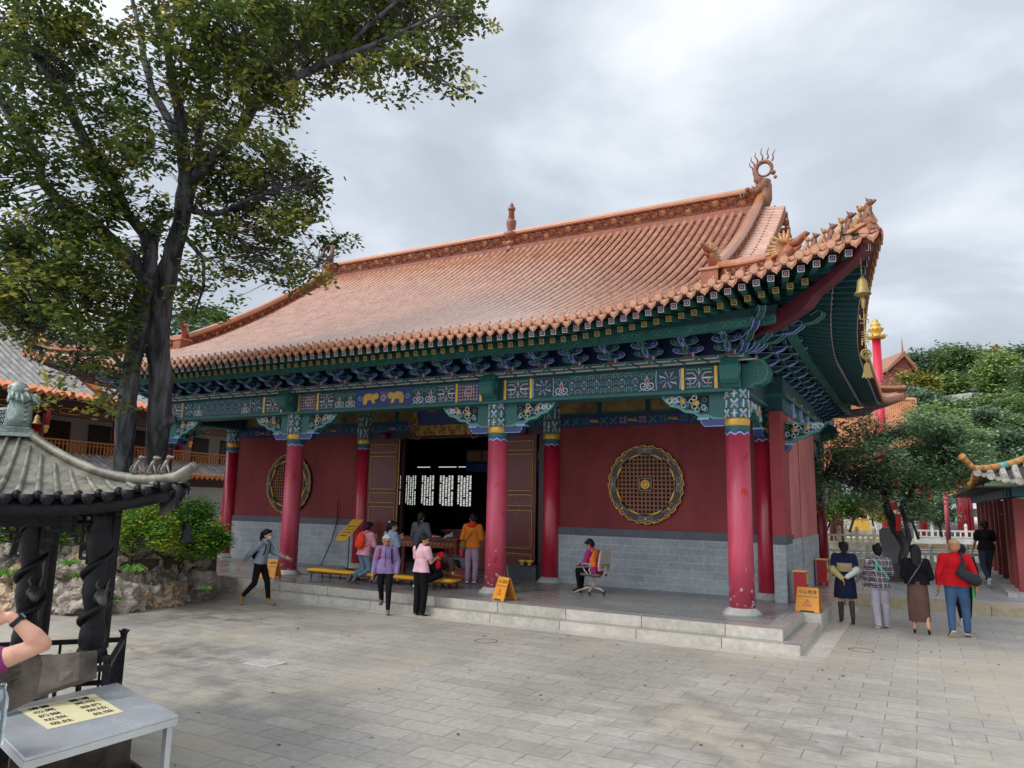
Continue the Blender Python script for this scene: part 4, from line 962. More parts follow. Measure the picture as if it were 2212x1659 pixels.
# dragon-tail ornaments at the ridge ends
def chiwen(x, s):
    q = MB(); y = YR; z = ZR
    # head biting the ridge, body, curled tail, flames
    q.tube([(x-s*.75, y, z+.45), (x-s*.5, y, z+.55), (x-s*.25, y, z+.62), (x, y, z+.75), (x+s*.05, y, z+.95)], [.10, .17, .22, .24, .17], 8, 0, ell=.8)
    q.tube([(x-s*.15, y, z-.1), (x, y, z+.3), (x+s*.02, y, z+.8)], [.2, .2, .18], 8, 0)
    cx, cz, R_ = x-s*.02, z+1.32, .28
    pts = []; rad = []
    for k in range(22):
        a = math.radians(215-(k*16.5)); pts.append((cx+s*R_*math.cos(a)*(1-.012*k), y, cz+R_*1.05*math.sin(a)*(1-.012*k))); rad.append(.10-.0035*k)
    q.tube([(x-s*.02, y, z+.85), (cx-s*.24, y, cz-.28)]+pts, [.17, .12]+rad, 8, 0)
    for a, L in ((175, .34), (150, .36), (125, .38), (98, .44), (72, .42), (45, .40)):
        th = math.radians(a); bx_ = cx+s*(R_+.07)*math.cos(th); bz = cz+(R_+.07)*math.sin(th); dx, dz = math.cos(th)*.35, .94
        q.tube([(bx_+s*(dx*L*t+.025*math.sin(t*8)), y, bz+dz*L*t) for t in LS(0, 1, 7)], [.028, .027, .025, .022, .018, .013, .004], 6, 0)
    for k in range(9):   # scales and fins
        q.tube([(x-s*(.75-.1*k), y-.16, z+.35+.05*k), (x-s*(.72-.1*k), y-.2, z+.48+.05*k), (x-s*(.80-.1*k), y-.12, z+.62+.045*k)], [.035, .03, .01], 5, 0)
    ox_ = x; q.v = [(ox_+(a-ox_)*.86, YR+(b-YR)*.86, ZR+(c-ZR)*.86) for a, b, c in q.v]
    for k in range(0): q.tube([(x-s*(.6-.12*k), y, z+.6+.06*k), (x-s*(.72-.1*k), y, z+.78+.05*k)], [.06, .01], 5, 0)
    q.ball((x-s*.45, y-.2, z+.55), .06, 0, 8, 6); q.ball((x+s*.22, y, z+1.0), .07, 0, 8, 5); q.ball((x+s*.27, y, z+.86), .05, 0, 8, 5)
    return HB(q, 'dragon_ornament', mat('dragon_ceramic', '#80523c', .55, .35, 7, .7, 30), smooth=True)
chiwen(-.28, 1); chiwen(2*XM+.28, -1)
def dragon_head(p, d, sc, name='dragon_head'):
    q = MB(); u = Vector(d).normalized(); Z = Vector((0, 0, 1)); w_ = u.cross(Z); p = Vector(p)
    P = lambda a, b, c=0: p+sc*(a*u+b*Z+c*w_)
    q.tube([P(-.25, -.1), P(-.1, .15), P(.0, .32), P(.12, .45)], [.15*sc, .17*sc, .17*sc, .14*sc], 8, 0)
    q.tube([P(.05, .48), P(.28, .52), P(.5, .66), P(.56, .62)], [.14*sc, .11*sc, .07*sc, .03*sc], 7, 0)
    q.tube([P(.05, .36), P(.25, .33), P(.36, .40)], [.10*sc, .07*sc, .03*sc], 7, 0)
    for t in (-.09, .09):
        q.ball(P(.14, .58, t), .05*sc, 1, 7, 5); q.tube([P(.0, .55, t), P(-.2, .72, t*1.6), P(-.36, .76, t*1.8)], [.04*sc, .03*sc, .008*sc], 5, 1)
    fan = [(-.10, .25), (-.32, .32), (-.48, .52), (-.46, .78), (-.30, .95), (-.12, .84), (.02, .62)]
    for k in range(9): th = math.radians(72+k*15); q.tube([P(-.06, .42), P(-.06+.28*math.cos(th), .42+.28*math.sin(th)), P(-.06+.50*math.cos(th+.06), .42+.50*math.sin(th+.06))], [.05*sc, .055*sc, .022*sc], 6, 1)
    for k in range(4): q.tube([P(.3+.06*k, .5+.04*k, .04), P(.31+.06*k, .44+.04*k, .04)], [.015*sc, .003], 4, 1)
    return HB(q, name, [M_ridge, M_ochre], smooth=True)
for s in (1, -1):
    h = hipline(.52, s); dragon_head(h+Vector((0, 0, .10)), (s, -.25, .12), .70)
    # crouching beast at the foot of the descending ridge, on its box
    f0 = hipline(.0, s)+Vector((0, -.22, 0)); q = MB()
    q.box(f0+Vector((0, -.05, .02)), (.34, .34, .26), 0); q.box(f0+Vector((0, -.05, .17)), (.40, .40, .05), 1)
    HB(q, 'beast_plinth', [M_ridge, M_cope])
    dragon_head(f0+Vector((0, .0, .28)), (-s*.5, -1, .2), .55, 'ridge_beast')
def little_beast(p, d, sc, m, kind=0):
    q = MB(); u = Vector(d).normalized(); Z = Vector((0, 0, 1)); w_ = u.cross(Z); p = Vector(p); P = lambda a, b, c=0: p+sc*(a*u+b*Z+c*w_)
    q.tube([P(-.10, .0), P(-.09, .14), P(-.02, .28), P(.04, .42)], [.10*sc, .11*sc, .09*sc, .055*sc], 8)
    for t in (-.05, .05): q.tube([P(.03, .28, t), P(.09, .14, t), P(.10, .0, t), P(.15, .0, t)], [.035*sc, .03*sc, .026*sc, .02*sc], 6); q.ball(P(-.02, .06, t*1.5), .07*sc, 0, 7, 5)
    q.ball(P(.06, .50), .085*sc, 0, 8, 6, (1, 1, .95)); q.tube([P(.1, .48), P(.2, .46+.03*kind)], [.05*sc, .03*sc], 6)
    for t in (-.05, .05): q.tube([P(.02, .55, t), P(-.02, .65, t*1.3)], [.03*sc, .006*sc], 5)
    q.tube([P(-.17, .05), P(-.24, .18), P(-.18, .30)], [.03*sc, .03*sc, .01*sc], 5)
    if kind: q.tube([P(.0, .5), P(-.08, .42), P(-.10, .28)], [.06*sc, .06*sc, .03*sc], 6)
    return HB(q, 'roof_beast', m, smooth=True)
for s in (1, -1):
    for k in range(8):
        t = .635+.045*k; h = hipline(t, s)+Vector((0, 0, .16)); little_beast(h, (s, -.6, .2), .50+.018*k, [M_ochre, MATS['dragon_ceramic']][k % 2] if k < 7 else MATS['dragon_ceramic'], k % 2)
    if s == 1:
        for k in range(5): little_beast(hipline(.78+.045*k, 1, False)+Vector((0, 0, .24)), (1, .6, .2), .5, MATS['dragon_ceramic'], k % 2)
    h = hipline(1.0, s); q = MB(); dv_ = Vector((s, -1, 0)).normalized()
    h = hipline(.96, s); q.tube([h-dv_*.2+Vector((0, 0, .10)), h+dv_*.04+Vector((0, 0, .20))], [.085, .075], 10, 0); q.tube([h-dv_*.1+Vector((0, 0, .02)), h+dv_*.06+Vector((0, 0, .09))], [.095, .085], 10, 0)
    HB(q, 'corner_tile', M_tend)
# hanging bells
def bell(p, sc=1., name='wind_bell', chain=.35, m=None):
    q = MB(); x, y, z = p
    for k in range(int(chain/.05)): q.tube([(x+.008*math.cos(t)*(k % 2), y+.008*math.cos(t)*((k+1) % 2), z-.05*k-.02+.026*math.sin(t)) for t in LS(0, 6.3, 7)], .004, 4, 0)
    z -= chain
    q.lathe([(.02, .02), (.05*sc, 0), (.085*sc, -.04*sc), (.095*sc, -.14*sc), (.11*sc, -.24*sc), (.155*sc, -.30*sc), (.15*sc, -.31*sc), (.10*sc, -.24*sc), (.08*sc, -.1*sc)], (x, y, z), 18, 0, cap=False)
    return q.build(name, m or mat('bell_brass', '#9c8850', .5, .25, 6, .1, 30, metal=.35), smooth=True)
def wind_charm(p, label):
    t = thing('wind_bell', label, 'bell', p); MBr = mat('bell_brass', '#9c8850', .5, .25, 6, .1, 30, metal=.35)
    b = bell((0, 0, 0), .78, 'bell', .40); b.parent = t
    q = MB(); q.tube([(0, 0, -.6), (0, 0, -1.9)], .005, 4)
    for k in range(30): q.ball((0, 0, -.7-.04*k), .010, 0, 5, 3)
    q.build('chain', MBr, t)
    q = MB(); q.tube([(0, 0, -.66), (0, 0, -.72), (0, 0, -.85)], [.01, .035, .02], 7); q.build('tassel', MBr, t)
    q = MB(); u = Vector((.88, .48, 0))
    P = lambda a, b: Vector((a*u.x, a*u.y, b))
    for a, b2 in (((-.0, -.95), (.0, -1.07)), ((-.06, -1.01), (.06, -1.01)), ((0, -.95), (.06, -.95)), ((.06, -1.01), (.06, -1.07)), ((0, -1.07), (-.06, -1.07)), ((-.06, -1.01), (-.06, -.95))): q.bar(P(*a), P(*b2), .014)
    for k in range(5): q.bar(P(-.05, -1.2-.035*k), P(.05, -1.2-.035*k), .012)
    q.bar(P(0, -1.16), P(0, -1.4), .014); q.bar(P(-.045, -1.3), P(-.05, -1.4), .012); q.bar(P(.045, -1.3), P(.05, -1.4), .012)
    q.build('character_charm', MBr, t)
    q = MB(); q.tube([P(.07*math.cos(a), -1.53+.07*math.sin(a)) for a in LS(0, 2*PI, 25)], .012, 5)
    for k in range(4): q.bar(P(.055*math.cos(k*PI/2), -1.53+.055*math.sin(k*PI/2)), P(.055*math.cos(k*PI/2+PI/2), -1.53+.055*math.sin(k*PI/2+PI/2)), .012)
    q.build('coin_charm', MBr, t)
    q = MB(); sh = [(-.08, -1.88), (-.05, -1.86), (-.03, -1.89), (0, -1.865), (.03, -1.89), (.05, -1.86), (.08, -1.88), (.05, -1.78), (.035, -1.68), (0, -1.65), (-.035, -1.68), (-.05, -1.78)]
    q.prism(sh, (0, 0, 0), u, (0, 0, 1), (.01, -.01, 0)); q.build('leaf_charm', MBr, t)
    return t
wind_charm((CORN-.30, -CORN+.28, 6.0), 'long string of brass bell, coin and leaf charms hanging from the near right roof corner')
# ================================================================ TREES
def leafmat(name, c, c2, tr=.3):
    return mat(name, c, .5, .25, .9, col2=c2, trans=tr, spec=.35)
LV = [leafmat('leaf_dark', '#384a26', '#48592c'), leafmat('leaf_mid', '#576a32', '#6a7a3c'), leafmat('leaf_yellow', '#8c903c', '#a39f4c', .4), leafmat('leaf_russet', '#77603c', '#86704a')]
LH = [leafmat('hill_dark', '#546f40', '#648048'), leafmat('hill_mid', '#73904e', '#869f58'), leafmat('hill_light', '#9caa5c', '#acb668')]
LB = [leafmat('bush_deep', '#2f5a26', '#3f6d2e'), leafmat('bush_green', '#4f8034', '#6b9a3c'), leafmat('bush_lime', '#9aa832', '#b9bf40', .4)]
LF = [leafmat('far_dark', '#4c6640', '#5b7549'), leafmat('far_mid', '#65804f', '#76905a'), leafmat('far_light', '#8c9c5a', '#9cac68')]  # lightened and greyed: distance haze put into the leaf colour
LG = [leafmat('cool_dark', '#4c6650', '#5a745c'), leafmat('cool_mid', '#627c60', '#728c6a'), leafmat('cool_light', '#849a74', '#94aa80')]  # cool greyed greens, haze painted into these leaves too
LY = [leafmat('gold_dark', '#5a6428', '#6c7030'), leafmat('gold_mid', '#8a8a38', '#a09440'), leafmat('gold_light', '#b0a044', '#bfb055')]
M_bark = mat('dark_bark', '#1d1c1e', .75, .4, 6, 1., 26, stretch=(1, 1, .13), col2='#68666c', detail=14, rp=(.42, .78))  # pale streaks put the bark's sheen into the colour
M_bark2 = mat('brown_bark', '#2e2824', .85, .4, 3, .8, 14, stretch=(1, 1, .25))
def foliage(blobs, leaf, per, spr, seed, droop=.35, wts=None, flat=.6, ntw=0, density=1.):
    """blobs: (centre, radius or (rx,ry,rz), n_sprays[, weights]); returns V, F, material index, spray centres"""
    r_ = np.random.RandomState(seed); Vs = []; Ms = []; SC = []
    for bl in blobs:
        c, rad, n = bl[0], bl[1], int(bl[2]*density); wt = bl[3] if len(bl) > 3 else (wts or (.45, .4, .15))
        rad = np.array(rad if hasattr(rad, '__len__') else (rad,)*3, float)
        if n < 1: continue
        d = r_.normal(size=(n, 3)); d /= np.linalg.norm(d, axis=1)[:, None]; rr = r_.uniform(.15, 1, n)**.45
        sc = np.array(c)+d*rr[:, None]*rad; SC.append(sc)
        L = sc.repeat(per, 0)+r_.normal(size=(n*per, 3))*np.array([spr, spr, spr*flat])
        m = r_.choice(len(wt), n, p=np.array(wt)/sum(wt)).repeat(per)
        flip = r_.rand(n*per) < .2; m[flip] = r_.choice(len(wt), flip.sum(), p=np.array(wt)/sum(wt))
        N = n*per; th = r_.uniform(0, 2*PI, N); dr = r_.uniform(-.2, 1., N)*droop*2
        ax = np.stack([np.cos(th)*np.cos(dr), np.sin(th)*np.cos(dr), -np.sin(dr)], 1)
        sd = np.stack([-np.sin(th), np.cos(th), r_.uniform(-.8, .8, N)], 1); sd /= np.linalg.norm(sd, axis=1)[:, None]
        s = leaf*r_.uniform(.65, 1.25, N)[:, None]; W_ = .26
        Vs.append(np.stack([L, L+ax*s*.5+sd*s*W_, L+ax*s, L+ax*s*.5-sd*s*W_], 1).reshape(-1, 3)); Ms.append(m)
    V = np.concatenate(Vs); F = np.arange(len(V)).reshape(-1, 4)
    return V, F, np.concatenate(Ms), np.concatenate(SC)
def build_tree(name, label, limbs, blobs, leaf, per, spr, mats, seed, group=None, wts=None, twigs=True, bark=None, droop=.35, cat='tree', origin=None, density=1., twr=.012, seg=10, flat=.6, tw_every=1):
    o0 = Vector(origin if origin is not None else limbs[0][0][0]); t = thing(name, label, cat, o0, group=group)
    V, F, mi, SC = foliage(blobs, leaf, per, spr, seed, droop, wts, flat, density=density)
    cr_ = fast_mesh('crown', V-np.array(o0), F, mats, t, mi); 
    q = MB(); q.M = Matrix.Translation(-o0)
    rr = random.Random(seed)
    for pts, rad in limbs:
        # refine and roughen
        P2 = []; R2 = []
        for i in range(len(pts)-1):
            a, b = Vector(pts[i]), Vector(pts[i+1])
            for k in range(3): f = k/3; P2.append(a.lerp(b, f)+Vector((rr.uniform(-1, 1), rr.uniform(-1, 1), 0))*rad[i]*.12); R2.append((rad[i]+(rad[i+1]-rad[i])*f)*rr.uniform(.94, 1.06))
        P2.append(Vector(pts[-1])); R2.append(rad[-1]); q.tube(P2, R2, seg, 0)
    q.build('trunk', bark or M_bark, t, smooth=True)
    if twigs:
        q = MB(); q.M = Matrix.Translation(-o0); LP = [Vector(p) for pts, rad in limbs for p in pts]
        L2 = []
        for pts, rad in limbs:
            for i in range(len(pts)-1):
                for k in range(4): L2.append(Vector(pts[i]).lerp(Vector(pts[i+1]), k/4))
        A = np.array([tuple(p) for p in L2])
        for c in SC[::tw_every]:
            j = int(np.argmin(((A-c)**2).sum(1)+.3*rr.random())); a = L2[j]; b = Vector(c); L = (b-a).length
            m = a.lerp(b, .5)+Vector((rr.uniform(-1, 1), rr.uniform(-1, 1), rr.uniform(-.3, .9)))*L*.12
            q.tube([a, m, b], [twr*(1+L*.35), twr*(.6+L*.15), twr*.35], 4, 0, cap=False)
        q.build('branches', bark or M_bark, t)
    return t
def PX(pts, d0, d1=None, k=1593.55):
    """limb given as photo points with pixel radii, between two distances"""
    n = len(pts); d1 = d0 if d1 is None else d1
    P = []; R_ = []
    for i, (x, y, r) in enumerate(pts):
        d = d0+(d1-d0)*i/max(1, n-1); P.append(at(x, y, d)); R_.append(r*d/k*(.86 if r > 15 else 1))
    return P, R_
def BL(lst, depth, spread, dens, seed, k=1593.55, squash=1.):
    rr = random.Random(seed); out = []
    for b in lst:
        x, y, r = b[:3]; dd = depth+rr.uniform(-spread, spread); R_ = r*dd/k
        out.append((tuple(at(x, y, dd)), (R_, R_*1.3, R_*squash), max(2, dens*R_*R_*(b[3] if len(b) > 3 else 1)), b[4] if len(b) > 4 else (.45, .4, .15, .0)))
    return out
YEL = (.2, .45, .33, .02); RUS = (.3, .3, .15, .25); DRK = (.62, .32, .06, 0)
D1 = 16.3
right_limbs = [PX([(334, 1150, 33), (330, 1110, 30), (337, 1040, 29), (345, 900, 28), (345, 820, 28), (341, 700, 28), (347, 640, 30), (372, 560, 23), (392, 480, 21), (405, 400, 22)], D1),
 PX([(345, 915, 24), (366, 908, 17), (378, 905, 8)], D1),
 PX([(412, 395, 17), (470, 328, 14), (512, 290, 13), (545, 235, 12), (575, 195, 10.5), (640, 165, 9.5), (720, 130, 8), (800, 100, 6.5), (880, 65, 5), (960, 25, 3)], D1, 14.6),
 PX([(405, 410, 20), (397, 350, 17), (392, 300, 14), (388, 240, 12), (370, 170, 10), (362, 100, 8), (345, 60, 6), (330, 10, 4), (330, -60, 3)], D1, 15.6),
 PX([(412, 400, 11), (428, 330, 9), (432, 270, 8), (450, 180, 7), (480, 110, 6), (540, 60, 5), (620, 10, 4)], D1, 17.5),
 PX([(400, 440, 9), (420, 457, 7), (470, 462, 6), (540, 430, 4), (600, 410, 3), (690, 385, 2)], D1, 15.2),
 PX([(400, 445, 6), (450, 470, 5), (500, 500, 3.5), (560, 560, 2.5), (640, 600, 2), (735, 545, 1.5)], D1, 15.0),
 PX([(392, 320, 12), (365, 260, 9), (330, 200, 8), (312, 130, 7), (300, 60, 5), (280, -30, 4)], D1, 17),
 PX([(720, 130, 5), (780, 70, 5), (850, 10, 4), (900, -40, 3)], 15.3, 15), PX([(800, 100, 4), (880, 130, 3.5), (950, 170, 2.5), (1010, 205, 1.5)], 15, 14.6),
 PX([(640, 165, 4), (700, 100, 4), (690, 40, 3.5), (760, -20, 3)], 15.6, 16), PX([(390, 500, 6), (440, 560, 4), (440, 620, 3), (420, 680, 2)], D1, 15.7)]
right_blobs = BL([(330, 50, 60, .5, RUS), (300, 150, 60, .45, RUS), (250, 120, 45, .5, RUS), (400, 100, 75, .8), (470, 50, 70), (470, 180, 70), (560, 110, 75), (640, 60, 75), (430, 250, 48), (540, 180, 55), (600, 215, 45), (500, 250, 40, .7), (340, 320, 50), (300, 250, 50, .6),
 (560, 335, 55, 1, YEL), (620, 372, 58), (665, 400, 42), (500, 385, 65), (560, 440, 60), (620, 470, 45), (655, 440, 38), (460, 330, 40, .8, YEL), (470, 430, 45), (530, 505, 50, .9, YEL), (600, 540, 52, .9), (650, 580, 40, .8, YEL), (690, 545, 36, .6), (745, 520, 30, .5), (560, 590, 42, .75), (460, 560, 48, .8), (430, 640, 40, .8, YEL), (480, 655, 30, .6), (400, 680, 26, .7), (390, 600, 36, .8), (640, 625, 26, .6), (460, 500, 45),
 (720, 40, 68), (800, 30, 60), (860, 20, 60), (930, 30, 52, .9), (1000, 25, 45, .8), (1040, 45, 22, .6), (765, 125, 45, .9, YEL), (700, 160, 42, .8), (820, 150, 40, .8), (880, 150, 40, .8), (955, 165, 40, .75), (990, 195, 28, .6), (870, 90, 45, .7), (640, 140, 48), (700, 80, 60), (930, 90, 45, .6), (1000, 90, 32, .5), (850, 200, 25, .5), (630, 250, 22, .5, YEL), (620, 200, 30, .8, YEL), (780, 80, 50), (570, 40, 60), (520, -20, 70), (700, -30, 70), (850, -30, 60), (380, -20, 60, .6)], 15.8, 1.6, 74, 4)
left_limbs = [PX([(255, 1150, 28), (262, 1100, 26), (265, 1000, 25), (272, 900, 24), (284, 800, 22), (300, 700, 21), (306, 650, 22), (318, 590, 19)], 15.9),
 PX([(316, 610, 16), (290, 565, 15), (252, 533, 14), (202, 479, 13), (119, 425, 11), (85, 385, 10), (88, 350, 9), (54, 295, 10), (0, 216, 9), (-50, 140, 7)], 15.9, 14.8),
 PX([(320, 600, 15), (324, 540, 14), (312, 504, 12), (274, 461, 11), (245, 392, 11), (194, 324, 11), (144, 223, 11), (112, 173, 9), (79, 126, 7), (54, 86, 6), (40, 20, 4)], 15.9, 15.3),
 PX([(330, 560, 10), (331, 515, 12), (345, 472, 9), (374, 461, 8)], 16.3, 16.6),
 PX([(300, 680, 9), (250, 690, 6), (190, 670, 4), (120, 700, 3), (60, 720, 2)], 15.7, 14.6), PX([(290, 780, 6), (262, 790, 6), (240, 760, 4), (170, 770, 3), (130, 830, 1.5)], 15.7, 15), PX([(284, 800, 5), (250, 850, 3), (230, 870, 2)], 15.7, 15.4)]
left_blobs = BL([(60, 60, 85, .7), (180, 60, 80, .55), (60, 180, 75, .7), (160, 170, 70, .65), (40, 300, 62, .75), (150, 290, 70, .7), (240, 220, 60, .5), (20, 350, 45, .8, DRK), (190, 400, 65), (250, 350, 55, .9, YEL), (110, 490, 52), (210, 480, 60), (20, 470, 30, .6), (30, 530, 50, .8), (110, 560, 72), (200, 560, 70), (50, 630, 75), (150, 640, 82, 1, YEL), (240, 640, 56), (270, 560, 50, .9), (310, 440, 48), (330, 500, 30, .6), (50, 700, 55, .9, YEL), (150, 715, 55), (240, 720, 45), (285, 690, 26, .8),
 (110, 780, 26, .5, YEL), (180, 790, 38, .8), (235, 790, 36, .8), (130, 830, 22, .6, YEL), (105, 870, 22, .8, YEL), (225, 860, 28, .8, YEL), (270, 870, 26, .8, YEL), (290, 745, 30, .8), (120, 20, 80, .6), (0, 120, 70, .7), (0, 250, 60, .7), (-40, 400, 60), (-40, 600, 80), (270, 290, 45, .6)], 15.2, 1.4, 84, 9)
W4 = (.45, .38, .15, .02)
build_tree('broadleaf_tree', 'tall dark-trunked tree, right of two in the rockery, its long limb reaching right', right_limbs, right_blobs, .15, 34, .15, LV, 11, group='two tall trees in the rockery', seg=14, twr=.010)
build_tree('broadleaf_tree', 'tall dark-trunked tree, left of two in the rockery, leaning left over the bronze pavilion', left_limbs, left_blobs, .15, 34, .15, LV, 12, group='two tall trees in the rockery', seg=14, twr=.010)

# ================================================================ ROCKERY AND BUSHES
from mathutils import noise as mno
def rock(c, r, sc, seed, name=None, mats=None, sub=5, amp=.35, parent=None):
    bm = bmesh.new(); bmesh.ops.create_icosphere(bm, subdivisions=sub, radius=1)
    o = Vector((seed*3.1, seed*1.7, seed*.9))
    for v in bm.verts:
        p = v.co.copy(); n_ = mno.fractal(p*1.6+o, 1., 2.1, 4)*amp+mno.voronoi(p*2.4+o)[0][0]*amp*1.1-.15
        n_ += mno.fractal(p*6+o, .8, 2, 3)*.09-max(0, .22-mno.voronoi(p*7+o)[0][0])*.45
        v.co = Vector((p.x*sc[0], p.y*sc[1], p.z*sc[2]))*r*(1+n_)
    me = bpy.data.meshes.new(name or 'rock'); bm.to_mesh(me); bm.free()
    for m in (mats or [M_rock]): me.materials.append(m)
    ob = bpy.data.objects.new(name or 'rock', me); C.objects.link(ob); ob.location = c
    ob.rotation_euler = (0, 0, seed*1.3)
    if parent: ob.parent = parent
    return ob
M_rock = mat('garden_rock', '#4c4640', .9, .5, 3.5, 1., 16, col2='#a29789', detail=12)
M_rock2 = mat('garden_rock_ochre', '#8a7258', .9, .4, 2.0, 1., 9, col2='#b09a80', detail=10)
rk = thing('rockery', 'low ring of pitted grey garden rocks around the foot of the two tall trees', 'rockery', (-12.5, -3.9, 0))
rr = random.Random(21)
ring = []
edge = [(-11.5, -1.9), (-11.15, -2.7), (-10.9, -3.5), (-10.85, -4.3), (-11.0, -4.95), (-11.4, -5.35), (-12.2, -5.6), (-13.1, -5.8), (-14.0, -5.7), (-14.9, -5.2), (-15.3, -4.2)]
for i in range(len(edge)-1):
    for k in range(2):
        x = edge[i][0]+(edge[i+1][0]-edge[i][0])*k/2; y = edge[i][1]+(edge[i+1][1]-edge[i][1])*k/2
        for lvl, (n_, rad, z) in enumerate(((1, .44, .22), (1, .36, .72), (1, .27, 1.05))):
            if z > .9 and rr.random() < .35: continue
            inn = .12+.22*lvl; cx_, cy_ = -12.8, -3.6; dx, dy = cx_-x, cy_-y; L = math.hypot(dx, dy)
            s = rad*rr.uniform(.8, 1.2)
            rock((x+dx/L*(inn+.2)+rr.uniform(-.1, .1)+12.5, y+dy/L*(inn+.2)+rr.uniform(-.1, .1)+3.9, z+rr.uniform(-.05, .05)), s, (rr.uniform(.9, 1.3), rr.uniform(.8, 1.1), rr.uniform(.75, 1.15)), len(ring)+1, mats=[M_rock if rr.random() < .75 else M_rock2], parent=rk); ring.append(1)
for (x, y, z, s) in ((-11.35, -2.8, 1.1, .3), (-11.4, -3.9, 1.28, .32), (-11.7, -4.6, 1.25, .3), (-11.6, -2.3, .8, .3), (-12.6, -5.1, 1.15, .34)):
    rock((x+12.5, y+3.9, z), s, (1, .9, 1.25), rr.randint(50, 90), mats=[M_rock], parent=rk)
q = MB(); q.M = Matrix.Translation((12.5, 3.9, 0)); cc = [(x*.93-12.8*.07, y*.93-3.6*.07) for x, y in edge]+[(-15, -1.5), (-12, -1.4)]
q.prism(cc, (0, 0, .0), (1, 0, 0), (0, 1, 0), (0, 0, .95)); q.build('planting_soil', mat('soil', '#4a4034', .95, .3, 4, .6), rk)
def bush(name, label, blobs, leaf, per, spr, mats, seed, wts, group=None, stem=True):
    c = Vector(blobs[0][0]); base = Vector((c.x, c.y, blobs[0][0][2]-.6))
    limbs = [([base, base+Vector((rr.uniform(-.2, .2), rr.uniform(-.2, .2), .5))], [.04, .02])]
    return build_tree(name, label, limbs, blobs, leaf, per, spr, mats, seed, group, wts, cat='bush', bark=M_bark2, twr=.006, seg=6, droop=.1, tw_every=4)
def PB(x, y, r, d, n, rz=1., wt=None):
    R_ = r*d/1593.55; b = (tuple(at(x, y, d)), (R_, R_*.9, R_*rz), n)
    return b+(wt,) if wt else b
bush('round_shrub', 'dense bright green round shrub on the rockery beside the hall steps', [PB(420, 1150, 62, 15.2, 420), PB(455, 1165, 38, 14.9, 190), PB(390, 1125, 45, 15.6, 220), PB(430, 1105, 32, 15.6, 120), PB(470, 1165, 22, 15, 80)], .075, 18, .075, LB, 31, (.3, .55, .15))
bush('yellow_shrub', 'lime and yellow leaved shrub on the rockery in front of the tree trunks', [PB(290, 1150, 40, 14.6, 170), PB(330, 1135, 45, 14.7, 220), PB(345, 1105, 35, 15.4, 140), PB(300, 1120, 32, 15.2, 120), PB(360, 1155, 38, 14.4, 150), PB(265, 1140, 26, 14.8, 80)], .07, 18, .075, LB, 32, (.18, .42, .4))
bush('wild_plant', 'loose green weeds behind the bronze pavilion posts at left', [PB(30, 1135, 38, 14.5, 110), PB(170, 1130, 40, 14.8, 120), PB(120, 1150, 30, 14.6, 60), PB(-20, 1150, 30, 14.5, 50)], .09, 14, .1, LB, 33, (.4, .45, .15))
for k, (x, y, d, r) in enumerate(((20, 1250, 13.2, 24), (150, 1225, 13.4, 18), (285, 1240, 13.0, 22), (168, 1250, 13.1, 14), (445, 1275, 13.6, 9), (250, 1303, 12.2, 7))):
    c = at(x, y, d); R_ = r*d/1593.55; q = MB()
    for j in range(34):
        a = rr.uniform(0, 6.28); L = R_*rr.uniform(.7, 1.4); u = Vector((math.cos(a), math.sin(a), 0))
        q.ribbon([c, c+u*L*.4+Vector((0, 0, L*.7)), c+u*L+Vector((0, 0, L*.35))], .018, .003, 0, nrm=u.cross(Vector((0, 0, 1))))
    o = q.build('grass_tuft', LB[1]); tag(o, ['tuft of long green grass in the rockery by the left edge', 'small grass tuft growing on the ochre rock behind the left bronze post', 'grass tuft hanging on the rockery right of the right bronze post', 'lower grass tuft between the two bronze posts', 'tiny fern at the right foot of the rockery by the steps', 'tiny weed at the front foot of the rockery'][k], 'grass', 'grass tufts on the rockery')

# ================================================================ LEFT TWO-STOREY HALL
M_gt = mat('grey_roof_tile', '#8a8784', .7, .25, 3, .3, 20, col2='#a39f9a')
M_org = mat('orange_glaze', '#d2742c', .35, .18, 4, coat=.4)
M_white_w = mat('white_plaster', '#c8c8c4', .8, .08, 1.2)
M_bal = mat('balcony_orange', '#b9722e', .5, .15, 4)
M_lred = mat('left_hall_red', '#9c1426', .4, .12, 2, coat=.2)
M_brown = mat('brown_beam', '#4a2a24', .6, .2, 3)
lh = thing('two_storey_hall', 'two-storey white hall with grey tiled roofs, orange eaves and balcony at left', 'building', (-24.0, 1, 0), math.atan(.17))
def tiled_slope(parent, nm, xe, ze, xr, zr, y0, y1, sp, r, mats, ends=True, curve=.12, endmat=1):
    q = MB(); n = int((y1-y0)/sp); m = 8
    P = lambda y, t: Vector((xe+(xr-xe)*t, y, ze+(zr-ze)*(t*(1-curve)+curve*t*t)))
    vs = []
    for j in range(m+1): vs += [P(y0, j/m), P(y1, j/m)]
    q.add(vs, [(2*j, 2*j+1, 2*j+3, 2*j+2) for j in range(m)], 2)
    vs = []
    for j in range(m+1): vs += [P(y0, j/m)-Vector((0, 0, .1)), P(y1, j/m)-Vector((0, 0, .1))]
    q.add(vs, [(2*j+2, 2*j+3, 2*j+1, 2*j) for j in range(m)], 2)
    for i in range(n+1):
        y = y0+i*sp; pts = []
        rad = []
        for j in range(m*3+1): pts.append(P(y, j/(m*3))+Vector((0, 0, r*.3))); rad.append(r*(1.06 if j % 2 else .94))
        q.tube(pts, rad, 7, 0)
        if ends:
            t0 = .07; q.tube([P(y, 0)+Vector((0, 0, r*.3))+(P(y, 0)-P(y, .1)).normalized()*.03, P(y, t0)+Vector((0, 0, r*.35))], r*1.25, 8, endmat)
    o = q.build(nm, mats, parent, smooth=False); return o
tm = [M_gt, M_org, mat('roof_gap', '#4c4a48', .8, .2)]
